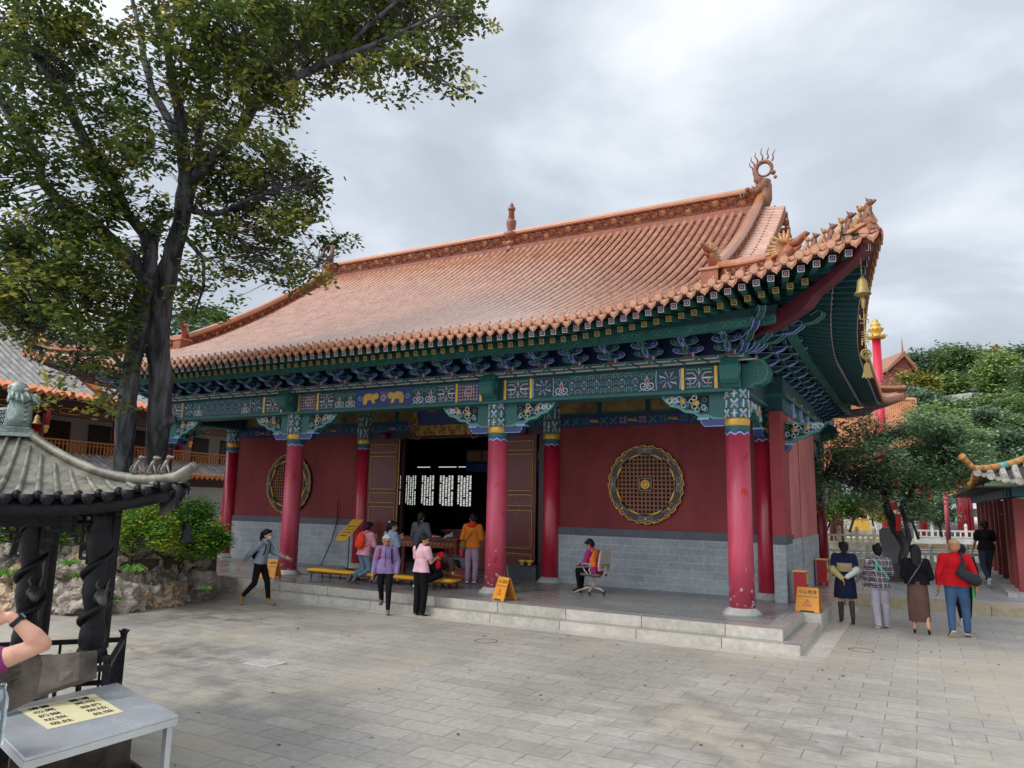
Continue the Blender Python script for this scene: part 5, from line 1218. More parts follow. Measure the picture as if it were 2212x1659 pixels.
tiled_slope(lh, 'upper_roof', 1.25, 5.55, -3.2, 8.6, -9, 13, .3, .085, tm)
tiled_slope(lh, 'lower_roof', 1.55, 3.02, .25, 3.62, -9, 13, .3, .085, tm)
q = MB(); q.tube([(1.3, 1.05, 5.75), (-1.0, 1.05, 7.2), (-3.1, 1.05, 8.8)], .12, 8, 0); q.build('roof_ridge', M_org, lh, smooth=True)
q = MB(); q.bx(-7, -.02, -9, 13, 0, 3.1); q.build('lower_wall', M_white_w, lh)
q = MB(); q.bx(-7, -1.6, -9, 13, 3.1, 6.2); q.build('upper_wall', M_white_w, lh)
q = MB(); q.bx(-1.6, .3, -9, 13, 3.45, 3.62, 0); q.bx(-1.6, .9, -9, 13, 5.3, 5.45, 1); q.bx(.5, .75, -9, 13, 4.95, 5.3, 1); q.bx(-.1, .6, -9, 13, 2.65, 3.0, 1); q.build('floor_beam', [M_bal, M_brown], lh)
for k in range(12):
    y = -8.4+k*1.9; q = MB(); q.bx(-1.6, -1.55, y, y+1.05, 3.62, 5.0); o = q.build('door', mat('dark_door', '#281a1e', .5, .2), lh); 
    q = MB(); q.bx(-.03, .02, y, y+.9, .9, 2.4)
for k in range(5):
    y = -7.2+k*3.35; q = MB(); q.lathe([(.15, 0), (.15, 5.3)], (.02, y, 0), 14); q.build('column', M_lred, lh, smooth=True)
    q = MB(); q.lathe([(.0, 4.25), (.05, 4.3), (.07, 4.36), (.05, 4.4), (.09, 4.44), (.09, 4.52), (.06, 4.55)], (.85, y-.3, 0), 10, 1); q.lathe([(.09, 4.55), (.09, 5.2)], (.85, y-.3, 0), 10, 0); q.build('hanging_post', [M_lred, M_goldp], lh, smooth=True)
q = MB(); q.bx(.18, .24, -9, 13, 4.12, 4.17); q.bx(.18, .24, -9, 13, 3.66, 3.70); q.bx(.19, .23, -9, 13, 4.0, 4.03)
y = -9
while y < 13:
    q.bx(.19, .23, y-.015, y+.015, 3.66, 4.15)
    if int((y+9)/.16) % 10 < 5: q.ribbon([(.215, y+.08+.06*math.cos(a), 3.85+.12*math.sin(a)) for a in LS(0, 6.28, 9)], .02, .02, 0, nrm=(1, 0, 0))
    y += .16
q.build('balcony_railing', M_bal, lh)
for k in range(9):
    y = -6.5+k*2.2; q = MB(); q.tube([(.78, y+.42*math.cos(a), 5.12+.12*max(-.8, min(.8, 1.3*math.sin(a)))) for a in LS(0, 2*PI, 13)], .014, 4, 0); q.box((.755, y, 5.12), (.03, .7, .17), 1); q.ball((.78, y, 5.12), .04, 0, 6, 4, (1, 1.6, 1)); q.build('octagon_panel', [M_goldp, M_dark], lh)
# hanging bell of this hall
b = bell(tuple(at(86, 862, 15.5)), .55, chain=.35); b.name = 'wind_bell'; tag(b, 'small brass wind bell dangling in front of the grey tiled roof at left', 'bell')
q = MB(); p = at(80, 1180, 27); 
# trees behind the left hall
def simple_tree(name, label, base, h, cr_, n, mats, seed, leaf=.3, per=16, group=None, wts=(.4, .4, .2), cz=.62, nb=9, bark=None, squash=.8):
    rr2 = random.Random(seed); b = Vector(base); top = b+Vector((0, 0, h*.75))
    limbs = [([b, b.lerp(top, .5)+Vector((rr2.uniform(-.3, .3), 0, 0)), top], [h*.035, h*.026, h*.012])]
    blobs = []
    for k in range(nb):
        a = rr2.uniform(0, 6.28); r_ = cr_*rr2.uniform(.25, .72); z = h*cz+rr2.uniform(-.32, .36)*h*.75
        c = b+Vector((math.cos(a)*r_, math.sin(a)*r_, z)); blobs.append((tuple(c), (cr_*.42, cr_*.42, cr_*.42*squash), n/nb))
        limbs.append(([b+Vector((0, 0, h*rr2.uniform(.3, .55))), c], [h*.012, h*.004]))
    return build_tree(name, label, limbs, blobs, leaf, per, leaf*1.3, mats, seed, group, wts, twigs=False, bark=bark or M_bark2, seg=6)
for k, (x, y, d, h, cr_, lab) in enumerate(((60, 560, 44, 15, 4.6, 'dark conifer-like tree behind the hall at the far left edge'), (250, 650, 46, 14, 4.4, 'dark tree behind the left hall, second from the picture edge'), (400, 700, 44, 12, 3.4, 'feathery green tree just left of where the big roof begins'), (442, 708, 48, 12.2, 1.2, 'small bright green treetop peeping over the sloping roof edge'), (-60, 700, 40, 12, 5, 'dark green tree behind the grey roof, mostly outside the picture'))):
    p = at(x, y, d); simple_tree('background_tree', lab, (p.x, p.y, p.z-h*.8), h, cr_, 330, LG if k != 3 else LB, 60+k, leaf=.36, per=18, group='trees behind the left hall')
# ================================================================ BRONZE PAVILION (incense burner) AND STEEL TABLE, LEFT FOREGROUND
M_brz = mat('weathered_bronze', '#504d43', .5, .4, 5, .5, 14, metal=.25, col2='#7b7668', rvar=.12, detail=8)
M_brzd = mat('dark_bronze', '#1b1b20', .5, .4, 6, .6, 16, metal=.4, rvar=.12)
M_pat = mat('patina_bronze', '#5f6a66', .5, .35, 7, .4, 40, metal=.3, col2='#8a968e')
cen = thing('incense_pavilion', 'dark bronze incense pavilion with curved tiled roof and dragon posts at the left edge', 'incense burner', (-4.09, -10.40, 0), math.radians(54.8))
A_ = 1.32; ZE = 2.235; ZT = 2.74; hp_ = .14
def croof(u, v):
    """u -1..1 along the eave, v 0 eave..1 top; south face, local coordinates"""
    w_ = A_+(hp_-A_)*v; x = u*w_; k = abs(u)
    z = ZE+(ZT-ZE)*(v**1.9*.72+v*.28)+.13*max(0, k-.35)**2/.42*(1-v)**3
    return Vector((x, -w_-(.10*k**3*(1-v)**3), z))
for face in range(4):
    Rm = Matrix.Rotation(face*PI/2, 4, 'Z'); q = MB(); q.M = Rm
    n = 24; m = 12; vs = [croof(-1+2*i/n, j/m) for j in range(m+1) for i in range(n+1)]
    q.add(vs, [(j*(n+1)+i, j*(n+1)+i+1, (j+1)*(n+1)+i+1, (j+1)*(n+1)+i) for j in range(m) for i in range(n)], 0)
    vs = [v-Vector((0, 0, .035+.02*(1-(k//(n+1))/m))) for k, v in enumerate(vs)]
    q.add(vs, [(j*(n+1)+i, (j+1)*(n+1)+i, (j+1)*(n+1)+i+1, j*(n+1)+i+1) for j in range(m) for i in range(n)], 1)
    nt_ = 20; sp_ = 2*A_/nt_
    for i in range(1, nt_):
        x = -A_+i*sp_; u0 = x/A_; vmax = min(1, (A_-abs(x))/(A_-hp_)*.97) if abs(x) > hp_ else 1
        pts = []
        for j in range(13):
            v = vmax*j/12; w_ = A_+(hp_-A_)*v; xx = x*(1-.35*v) ; pts.append(croof(max(-1, min(1, xx/w_)), v)+Vector((0, 0, .012)))
        q.tube(pts, [.025-.009*j/12 for j in range(13)], 7, 0)
        p = pts[0]; q.lathe([(.034, -.02), (.036, .012), (.028, .016), (.02, .012), (.0, .014)], p+Vector((0, -.005, -.005)), 12, 1, axis='y') if False else q.tube([p+Vector((0, .02, 0)), p+Vector((0, -.022, -.004))], .030, 12, 1)
        q.tube([p+Vector((0, -.022, -.004)), p+Vector((0, -.026, -.004))], .021, 10, 1)
    for i in range(nt_):
        x = -A_+(i+.5)*sp_; p = croof(x/A_, 0)+Vector((0, -.012, -.02))
        q.prism([(-.048, .03), (-.046, -.01), (-.024, -.04), (0, -.062), (.024, -.04), (.046, -.01), (.048, .03)], p, (1, 0, 0), (0, 0, 1), (0, -.012, 0), 1)
        for t in (-.025, 0, .025): q.ball(p+Vector((t, -.014, -.015)), .008, 1, 5, 3)
    vs = []
    for i in range(25):
        e0 = croof(-1+2*i/24, 0)
        for dy, dz in ((.035, -.02), (.035, -.15), (.075, -.15), (.075, -.02)): vs.append(e0*(1-dy/A_)+Vector((0, 0, dz+e0.z*dy/A_)))
    q.add(vs, [(i*4+j, i*4+4+j, i*4+4+(j+1) % 4, i*4+(j+1) % 4) for i in range(24) for j in range(4)], 1)
    q.build('roof_face', [M_brz, M_brzd], cen, smooth=True)
    # hip ridge with upturned horn and little beasts
    q = MB(); q.M = Rm; hp = [croof(1, v)+Vector((0, 0, .03)) for v in LS(0, 1, 12)]
    d = (hp[0]-hp[2]).normalized(); tip = hp[0]+d*.03
    q.tube([tip+Vector((.10, -.10, .09))]+hp, [.04]+[.045-.012*k/11 for k in range(12)], 8, 0)
    q.tube([hp[0]+Vector((-.03, .03, -.05)), hp[0]+Vector((.03, -.03, -.10)), hp[0]+Vector((.015, -.015, -.24))], [.04, .032, .006], 6, 1)
    q.build('hip_ridge', [M_brz, M_brzd], cen, smooth=True)
    if face in (0, 3):
        for k, v in enumerate((.07, .15, .24)):
            q = MB(); q.M = Rm; p = croof(1, v)+Vector((0, 0, .06)); u = Vector((1, -1, .2)).normalized(); Z = Vector((0, 0, 1))
            P = lambda a, b: p+.24*(a*u+b*Z)
            q.tube([P(-.1, 0), P(-.1, .2), P(0, .4), P(.06, .5)], [.022, .024, .018, .012], 7); q.ball(P(.1, .58), .02, 0, 7, 5); q.tube([P(.12, .58), P(.32, .56)], [.014, .006], 5)
            q.tube([P(.05, .35), P(.16, .1), P(.2, 0)], [.01, .008, .008], 5); q.tube([P(-.2, .02), P(-.32, .25), P(-.22, .4)], [.008, .008, .003], 5); q.ball(P(-.05, .1), .02, 0, 6, 4)
            q.build('roof_beast', M_brz, cen, smooth=True)
q = MB(); q.bx(-.21, .21, -.21, .21, 2.735, 2.77, 0); q.bx(-.18, .18, -.18, .18, 2.772, 2.80, 0); q.bx(-.15, .15, -.15, .15, 2.802, 2.825, 0); q.build('roof_cap', M_pat, cen, bevel=.004)
# seated lion finial looking up, beside a pierced panel
q = MB(); a = math.radians(-54.8)
u = Vector((math.cos(a+PI+.0), math.sin(a+PI), 0)); Z = Vector((0, 0, 1)); w_ = u.cross(Z); c0 = Vector((.02, .02, 2.825)); P = lambda a, b, c=0: c0+1.25*(a*u*1.1+b*Z+c*w_)
q.tube([P(-.01, .0), P(-.03, .07), P(-.025, .14), P(-.005, .20), P(.01, .24)], [.09, .096, .09, .075, .06], 12, 0)
q.ball(P(.02, .27), .08, 0, 12, 9, (1.05, 1, 1)); q.tube([P(.05, .28), P(.10, .285), P(.125, .27)], [.045, .035, .022], 9, 0); q.tube([P(.04, .245), P(.09, .235), P(.10, .24)], [.03, .022, .014], 8, 0)
for t in (-.05, .05): q.ball(P(.015, .285, t*1.25), .02, 0, 8, 5, (1, .6, 1)); q.ball(P(.075, .30, t*.6), .011, 0, 6, 4)
for t in (-.03, .03): q.tube([P(.03, .16, t), P(.055, .08, t), P(.065, .0, t), P(.085, .0, t)], [.026, .02, .018, .014], 8, 0)
q.tube([P(.10, .235), P(.08, .2), P(.075, .14), P(.05, .10)], [.012, .015, .012, .006], 6, 0); q.tube([P(-.07, .27), P(-.10, .265), P(-.11, .28)], [.02, .012, .005], 6)
for k in range(16):
    a9 = k*.4; q.tube([P(-.035+.05*math.cos(a9), .22+.012*(k % 3), .075*math.sin(a9)), P(-.055+.085*math.cos(a9), .17+.012*(k % 3), .10*math.sin(a9))], [.022, .008], 5, 0)
for k in range(5): q.tube([P(-.085, .04+.035*k), P(-.115-.01*(k % 2), .06+.035*k)], [.02, .006], 5, 0)
q.build('lion_finial', M_pat, cen, smooth=True)
q = MB(); o = c0+u*.16+Vector((0, 0, .0)); q.M = None
for a, b in (((-.04, 0), (-.04, .18)), ((-.04, .18), (.16, .18)), ((.16, .18), (.16, 0)), ((.16, .01), (-.04, .01))): q.bar(o+u*a[0]+Z*a[1], o+u*b[0]+Z*b[1], .022)
for i in range(4):
    for j in range(4): q.bar(o+u*(-.03+.045*i)+Z*(.02+.04*j), o+u*(-.0+.045*i)+Z*(.05+.04*j), .009)
q.build('pierced_panel', M_pat, cen)
# eave beam, lattice aprons, dragon-wrapped posts, lower rail
q = MB()
for s in (-1, 1): q.bx(-.62, .62, s*.55-.04, s*.55+.04, 1.98, 2.12); q.bx(s*.55-.04, s*.55+.04, -.62, .62, 1.94, 2.12)
q.bx(-.92, .92, -.92, .92, 2.125, 2.14); q.build('eave_beam', M_brzd, cen)
iv = cen.matrix_basis if False else None
Rl = Matrix.Rotation(-math.radians(54.8), 3, 'Z')
def loc_(p): return Rl @ (Vector(p)-Vector((-4.09, -10.40, 0)))
posts = []
for (tx, ty, bx_, by_, d0) in ((220, 1108, 196, 1425, 6.25), (78, 1112, 52, 1412, 6.35)):
    top = at(tx, ty, d0); bot = at(bx_, by_, d0-.12); z0 = bot.z; bot = Vector((top.x*.5+bot.x*.5, top.y*.5+bot.y*.5, .78)); top = Vector((bot.x, bot.y, 1.93)); top = at(tx, 1108, d0); top.z = 2.12; bot = at(bx_, by_, d0-.05)
    posts.append((top, bot))
for k, (top, bot) in enumerate(posts):
    q = MB(); tl, bl = loc_(top), loc_(bot); n = 15
    pts = [bl.lerp(tl, i/n) for i in range(n+1)]; q.tube(pts, [.10]+[.092+.016*math.sin(i*1.3+k) for i in range(n-1)]+[.1, .1], 14, 0)
    q.lathe([(.10, -.02), (.125, .03), (.11, .09), (.09, .12)], bl, 14, 0)
    for i in range(60):     # coiled dragon
        pass
    dr = []
    for i in range(64): t = i/63; a = t*2*PI*2.6+k; dr.append(bl.lerp(tl, .1+.82*t)+Vector((.1*math.cos(a), .1*math.sin(a), 0)))
    q.tube(dr, [.012+.026*math.sin(PI*min(1, i/50)) for i in range(64)], 8, 0)
    h = bl.lerp(tl, .42)+Rl @ Vector((.10, -.03, 0)); q.tube([h, h+Rl @ Vector((.05, -.02, .03)), h+Rl @ Vector((.09, -.03, -.02)), h+Rl @ Vector((.11, -.03, -.05))], [.05, .052, .035, .02], 8, 1); q.ball(h+Rl @ Vector((.06, -.06, .03)), .014, 1, 6, 4)
    for s in (-.02, .03): q.tube([h+Rl @ Vector((.04, s, .05)), h+Rl @ Vector((.0, s*2, .11)), h+Rl @ Vector((.03, s*2, .15))], [.014, .01, .003], 5, 1)
    q.build('dragon_post', [M_brzd, mat('worn_bronze', '#5a544c', .4, .3, 8, .4, 40, metal=.4)], cen, smooth=True)
q = MB()   # back posts and the open fretwork hanging between the posts
for p in (at(250, 1108, 7.3), at(120, 1110, 7.4)): a = loc_(p); q.tube([(a.x, a.y, .8), (a.x, a.y, 2.12)], .06, 10)
q.build('rear_post', M_brzd, cen)
q = MB(); t0, t1 = loc_(posts[1][0]), loc_(posts[0][0]); t0.z = t1.z = 0; e = (t1-t0)
fr = [((.06, 1.80), (.94, 1.80)), ((.06, 1.86), (.94, 1.86)), ((.3, 1.6), (.3, 1.8)), ((.14, 1.52), (.14, 1.8)), ((.14, 1.64), (.3, 1.64)), ((.14, 1.54), (.22, 1.54)), ((.22, 1.54), (.22, 1.72)), ((.22, 1.72), (.42, 1.72)), ((.42, 1.72), (.42, 1.8)), ((.58, 1.8), (.58, 1.7)), ((.5, 1.7), (.75, 1.7)), ((.75, 1.5), (.75, 1.8)), ((.66, 1.62), (.9, 1.62)), ((.66, 1.62), (.66, 1.7)), ((.86, 1.45), (.86, 1.8)), ((.75, 1.5), (.95, 1.5)), ((.8, 1.56), (.8, 1.62))]
for off in (-1, 0):
    for a, b in fr: q.bar(t0+e*(a[0]+off)+Vector((0, 0, a[1]+.22)), t0+e*(b[0]+off)+Vector((0, 0, b[1]+.22)), .028)
q.build('fretwork', M_brzd, cen)
# basin platform and low rail round it
rail = MB(); rA = loc_(at(232, 1425, 5.75)); rA.z = 0
u1 = (loc_(at(112, 1490, 5.6))-loc_(at(232, 1455, 5.75))); u1.z = 0; u1.normalize(); ctr = Vector((.0, .0, 0))
rB = rA+u1*1.35; u2 = Vector((-u1.y, u1.x, 0)); u2 = u2 if u2.dot(ctr-rA) > 0 else -u2
rC = rA+u2*1.25; rD = rB+u2*1.25
for a, b in ((rA, rB), (rA, rC), (rC, rD), (rB, rD)):
    for z in (.92, .55): rail.bar(a+Vector((0, 0, z)), b+Vector((0, 0, z)), .04)
    for k in range(9):
        p = a.lerp(b, k/8); rail.bar(p+Vector((0, 0, .3)), p+Vector((0, 0, .92)), .022)
for p in (rA, rB, rC, rD):
    rail.bar(p+Vector((0, 0, .0)), p+Vector((0, 0, .96)), .055); rail.ball(p+Vector((0, 0, .985)), .036, 0, 9, 6)
    for k in range(6): rail.tube([p+Vector((.03*math.cos(k), .03*math.sin(k), .99)), p+Vector((.045*math.cos(k), .045*math.sin(k), 1.01))], [.012, .004], 4)
rail.build('rail', M_brzd, cen, smooth=False)
q = MB(); q.prism([(0, 0), (1, 0), (1, 1), (0, 1)], rA*.97+Vector((0, 0, .0)), (rB-rA)*.97, (rC-rA)*.97, (0, 0, .3)); q.box((.0, .0, .54), (.95, .95, .48)); q.build('basin', M_brzd, cen, bevel=.01)
b = bell((0, 0, 0), .42, 'wind_bell', .18, M_brzd); b.location = at(408, 1090, 6.2); tag(b, 'dark bronze wind bell hanging from the corner of the bronze pavilion roof', 'bell')

# folded dark metal sheet / hood between table and pavilion
M_steel = mat('stainless_steel', '#c6cacd', .24, .05, 2.0, .03, 60, metal=.5, col2='#d8dcdf', rvar=.08)
M_sootshade = mat('sooty_shaded_metal', '#3a342f', .5, .35, 4, .1, metal=.5, col2='#5a5046')
q = MB(); o = [at(60, 1420, 5.2), at(172, 1408, 5.3), at(170, 1470, 5.2), at(52, 1508, 5.0)]; p2 = [v+Vector((.05, .1, 0)) for v in o]
q.add(o+p2, [(0, 1, 2, 3), (7, 6, 5, 4), (0, 4, 5, 1), (1, 5, 6, 2), (2, 6, 7, 3), (3, 7, 4, 0)])
o = [at(-60, 1440, 4.9), at(62, 1418, 5.2), at(50, 1508, 5.0), at(-60, 1560, 4.7)]; p2 = [v+Vector((.05, .1, 0)) for v in o]
q.add(o+p2, [(0, 1, 2, 3), (7, 6, 5, 4), (0, 4, 5, 1), (1, 5, 6, 2), (2, 6, 7, 3), (3, 7, 4, 0)])
for k in range(5): q.bar(at(16+k*1, 1435+k*12, 4.95), at(44, 1425+k*13, 5.05), .012)
hood = q
# table
tF, tR, tL = Vector((-1.49, -11.45, .8)), Vector((-1.52, -10.45, .8)), Vector((-2.66, -10.13, .8))
tB = tF+(tL-tR)
tb = thing('steel_table', 'low stainless steel table with a printed yellow notice on its top at bottom left', 'table', (-2.1, -10.8, 0))
def T(q, nm, m, **k): q.M = None; o = q.build(nm, m, **k); o.parent = tb; o.location = (2.1, 10.8, 0); return o
u = (tR-tF); v = (tB-tF); Zv = Vector((0, 0, 1))
q = MB(); q.prism([(0, 0), (1, 0), (1, 1), (0, 1)], tF-Zv*.02, u, v, Zv*.02); T(q, 'tabletop', M_steel, bevel=.004)
q = MB(); q.prism([(0, 0), (1, 0), (1, .018), (0, .018)], tF-Zv*.065, u, v, Zv*.044); q.prism([(0, .982), (1, .982), (1, 1), (0, 1)], tF-Zv*.065, u, v, Zv*.044)
q.prism([(0, .02), (.018, .02), (.018, .98), (0, .98)], tF-Zv*.065, u, v, Zv*.044); q.prism([(.982, .02), (1, .02), (1, .98), (.982, .98)], tF-Zv*.065, u, v, Zv*.044); T(q, 'table_apron', M_steel)
for a, b in ((.05, .04), (.95, .04), (.05, .93), (.95, .93)):
    q = MB(); p = tF+u*a+v*b; q.bar(Vector((p.x, p.y, 0)), Vector((p.x, p.y, .755)), .042); T(q, 'leg', M_steel)
q = MB(); q.prism([(.06, .05), (.94, .05), (.94, .95), (.06, .95)], Vector((tF.x, tF.y, .33)), u, v, Zv*.015); 
for a, b, c, d in ((.05, .04, .95, .04), (.05, .93, .95, .93), (.05, .04, .05, .93), (.95, .04, .95, .93)): q.bar(Vector((tF.x, tF.y, .35))+u*a+v*b, Vector((tF.x, tF.y, .35))+u*c+v*d, .03)
T(q, 'lower_shelf', [M_sootshade])
q = MB(); q.prism([(.08, .5), (.92, .5), (.92, .52), (.08, .52)], Vector((tF.x, tF.y, .36)), u, v, Zv*.3); T(q, 'back_panel', M_sootshade)  # dark metal puts the shade under the table into the panel's colour
# yellow notice
s0, s1, s2, s3 = Vector((-1.9, -11.09, .803)), Vector((-1.87, -10.61, .803)), Vector((-2.47, -10.44, .803)), Vector((-2.5, -10.95, .803))
q = MB(); q.add([s0, s1, s2, s3], [(0, 1, 2, 3)], 0); q.add([p+(Vector((-2.18, -10.77, .803))-p)*-.015-Vector((0, 0, .0015)) for p in (s0, s1, s2, s3)], [(0, 1, 2, 3)], 2)
up_ = (s3-s0).normalized()*1; rt = (s1-s0).normalized()
def vtext(txt, start, step, size, u_, v_):
    for i, ch in enumerate(txt): text_mesh(q, ch, size, start+step*i, u_, v_, 1, .0006, bold=.0012)
# seen from the table's own front (right side of the photo is the notice's top): columns run along the short side
cu, cv = rt, up_      # cu: towards the back, cv: towards the left
dcol = -cv            # text columns run toward +x (towards the near right edge)
org = (s0+s1+s2+s3)/4; lx = (s1-s0).length; ly = (s3-s0).length
def PT(a, b): return s0+(s1-s0)*a+(s3-s0)*b+Vector((0, 0, .001))
# vertical columns of five characters, reading top (far-left side) to bottom (near-right side)
u_ch = (s1-s0).normalized(); v_ch = (s3-s0).normalized()
for txt, a in (('\u8bf7\u52ff\u6254\u5783\u573e', .15), ('\u9999\u58f3\u6295\u653e\u5904', .30), ('\u9999\u58f3\u6295\u653e\u5904', .71), ('\u8bf7\u52ff\u6254\u5783\u573e', .86)):
    for i, ch in enumerate(txt): text_mesh(q, ch, .072, PT(a, .88-.185*i), u_ch, v_ch, 1, .0006, bold=.0003)
T(q, 'notice_sheet', [mat('cream_paper', '#d8cda2', .6, .05, 3), M_black, mat('tape', '#c9cdc0', .3, .05)])
hq = hood.build('soot_hood', M_sootshade); tag(hq, 'dull dark folded metal plate leaning between the steel table and bronze pavilion', 'metal plate')
# ash bin under the table edge
q = MB(); q.box((-2.35, -11.0, .16), (.8, .6, .30), 0); q.box((-2.35, -11.0, .315), (.74, .54, .02), 1)
o = q.build('ash_bin', [M_sootshade, M_black]); tag(o, 'blackened metal ash bin standing under the steel table', 'bin')
# ================================================================ RIGHT SIDE: WALKWAY, BALUSTRADES, FAR HALLS, HILL
M_walk = brick_mat('walkway_paving', '#a3a19d', '#97979a', '#66635e', .9, .45, .008, .6, 'xy', .5, .25, .15, .7, rlo=.35)
M_kerbt = brick_mat('walkway_kerb', '#a89c80', '#9c9078', '#5e574a', 2.1, 3, .008, .7, 'xy', .5, .3, .25, 1.5)
q = MB(); q.bx(1.235, 60, 6.75, 26, -.02, .20); tag(q.build('walkway', M_walk), 'raised grey stone walkway behind the kerb at right', 'pavement', kind='structure')
q = MB(); q.bx(1.235, 60, 5.82, 6.748, -.02, .205); tag(q.build('kerb', M_kerbt, bevel=.02), 'long weathered tan stone kerb crossing the courtyard at right', 'kerb', kind='structure')
M_marble = mat('white_marble', '#c4c2b8', .6, .16, 2, .2, 20, col2='#d4d2c8')
M_cream = mat('cream_stone', '#b0a68c', .7, .2, 2, .25, 20, col2='#c4baa0')
def balustrade(label, A, B, z, h, n, m, low=None):
    A = Vector((A.x, A.y, 0)); B = Vector((B.x, B.y, 0)); t = thing('balustrade', label, 'balustrade', (A.x, A.y, z), group='carved stone balustrades by the pool'); D = (B-A)
    q = MB(); q.bar(Vector((0, 0, h*.10)), D+Vector((0, 0, h*.10)), h*.22, .3, 0, up=(0, 0, 1)); q.build('base_rail', m, t)
    q = MB(); q.bar(Vector((0, 0, h*.78)), D+Vector((0, 0, h*.78)), h*.10, .10, 0); q.bar(Vector((0, 0, h*.36)), D+Vector((0, 0, h*.36)), h*.26, .07, 0); q.build('rail', m, t)
    for i in range(n+1):
        p = D*i/n; q = MB(); w_ = h*.09
        q.box(p+Vector((0, 0, h*.5)), (w_*2, w_*2, h)); q.lathe([(w_*.7, h), (w_*1.1, h*1.04), (w_*1.2, h*1.16), (w_*.9, h*1.26), (w_*.3, h*1.3)], p, 9); q.build('post', m, t)
        if i < n:
            for k in (1, 2): q = MB(); pm = D*(i+k/3)/n; q.box(pm+Vector((0, 0, h*.58)), (w_*1.1, w_*1.1, h*.32)); q.build('spacer', m, t)
    return t
balustrade('near white marble balustrade, left of the dark leaning tree trunk', at(1745, 1226, 27), at(1920, 1228, 27), .2, .72, 4, M_marble)
balustrade('near white marble balustrade, right of the dark leaning tree trunk', at(1975, 1222, 26), at(2130, 1224, 26), .2, .72, 4, M_marble)
balustrade('cream stone balustrade one row behind the near one at left of the trunk', at(1740, 1183, 36), at(1965, 1186, 36), .35, .85, 6, M_cream)
balustrade('farther white balustrade above the brown pool wall at right', at(1978, 1166, 41), at(2125, 1168, 41), .55, .8, 4, M_marble)
balustrade('farthest white balustrade in front of the gilded hall', at(1730, 1152, 44), at(1925, 1153, 44), .8, .75, 6, M_marble)
q = MB(); a = at(1960, 1180, 42.5); b = at(2180, 1180, 42.5); q.bar(Vector((a.x, a.y, .25)), Vector((b.x, b.y, .25)), .9, .3, 0, up=(0, 0, 1)); o = q.build('pool_wall', mat('brown_pool_wall', '#8a7a5e', .9, .3, 1.5, .4)); tag(o, 'stained brown stone wall of the pool below the far balustrade', 'wall')
q = MB(); a = at(1730, 1165, 45); b = at(1990, 1165, 45); q.bar(Vector((a.x, a.y, .35)), Vector((b.x, b.y, .35)), .8, .4, 0, up=(0, 0, 1)); o = q.build('terrace_wall', M_cream); tag(o, 'cream terrace wall under the farthest balustrade', 'wall')
q = MB(); a = at(1700, 1200, 31); q.prism([(0, 0), (14, 0), (14, 9), (0, 9)], Vector((a.x-2, a.y-1, .21)), (1, 0, 0), (0, 1, 0), (0, 0, .02)); tag(q.build('pool_water', mat('green_pool', '#3a4636', .08, .1, 1, .1, 4, spec=.6)), 'still dark green pool water behind the balustrade', 'water', kind='structure')
# stone stele / incense pedestal left of the trunk
p = at(1935, 1240, 23.6); t = thing('stone_pedestal', 'carved grey stone pedestal standing left of the leaning tree trunk', 'stone pedestal', (p.x, p.y, .2)); M_gst = mat('grey_carved_stone', '#a8abaa', .8, .2, 3, .4, 20)
q = MB(); q.box((0, 0, .12), (.85, .7, .24)); q.build('plinth', M_gst, t, bevel=.02)
q = MB(); q.box((0, 0, .55), (.68, .5, .6)); q.build('shaft', M_gst, t, bevel=.02)
q = MB(); q.prism([(-.42, .85), (.42, .85), (.36, .95), (.40, 1.05), (.40, 1.42), (.30, 1.5), (-.30, 1.5), (-.40, 1.42), (-.40, 1.05), (-.36, .95)], (0, .25, 0), (1, 0, 0), (0, 0, 1), (0, -.5, 0)); 
for k in range(9): q.ball((-.34+.085*k, -.27, .93), .03, 0, 6, 4)
q.build('carved_block', M_gst, t, bevel=.015)
# leaning tree in its planter
NZ = lambda zx, zy: ((1900+zx*.2712)*.8848, (1000+zy*.2712)*.8848)
def Z5(lst): return [(*NZ(x, y), r) for x, y, r in lst]
DT = 22.0
tl = [PX(Z5([(1105, 1500, 9.5), (1112, 1400, 9), (1125, 1300, 9), (1150, 1225, 10), (1095, 1150, 9.5), (1045, 1060, 10), (1012, 960, 10), (985, 890, 9), (955, 840, 8)]), DT),
      PX(Z5([(1150, 1225, 6), (1182, 1165, 5.5), (1155, 1060, 5), (1135, 960, 5), (1105, 890, 5.5), (1130, 820, 5)]), DT),
      PX(Z5([(960, 850, 6), (860, 760, 5), (700, 665, 4), (520, 620, 3), (400, 550, 2)]), DT, 21.3), PX(Z5([(990, 880, 6), (960, 760, 5), (900, 560, 3), (820, 330, 2)]), DT, 22.5),
      PX(Z5([(1110, 880, 5), (1220, 700, 4), (1400, 560, 3), (1550, 480, 2)]), DT, 22), PX(Z5([(1130, 830, 4), (1200, 820, 3), (1330, 760, 2)]), DT)]
tbl = BL([(1800, 1010, 42), (1838, 965, 42), (1885, 938, 38), (1905, 990, 48), (1850, 1030, 48), (1790, 1062, 32), (1945, 955, 46), (1962, 1010, 52), (2008, 962, 46), (2040, 1000, 44), (2062, 1032, 34), (2010, 1045, 40), (1930, 1062, 36), (1868, 1078, 30), (1985, 1088, 26), (1870, 905, 24, .5), (1828, 918, 22, .5), (1795, 955, 24, .6), (2080, 1000, 24, .7), (1760, 1030, 26, .7), (1900, 1045, 40), (1965, 925, 30, .7), (1825, 1075, 22, .6), (1780, 1085, 18, .6), (2075, 955, 42), (2108, 990, 34), (2050, 925, 38), (2015, 915, 34), (2095, 1025, 26, .7), (1985, 905, 28, .8), (2000, 1005, 44), (1925, 1015, 44), (2130, 985, 20, .6)], 21.8, 1.1, 150, 15)
tbl = [(a, b, c, (.3, .45, .25)) for a, b, c, d in tbl]
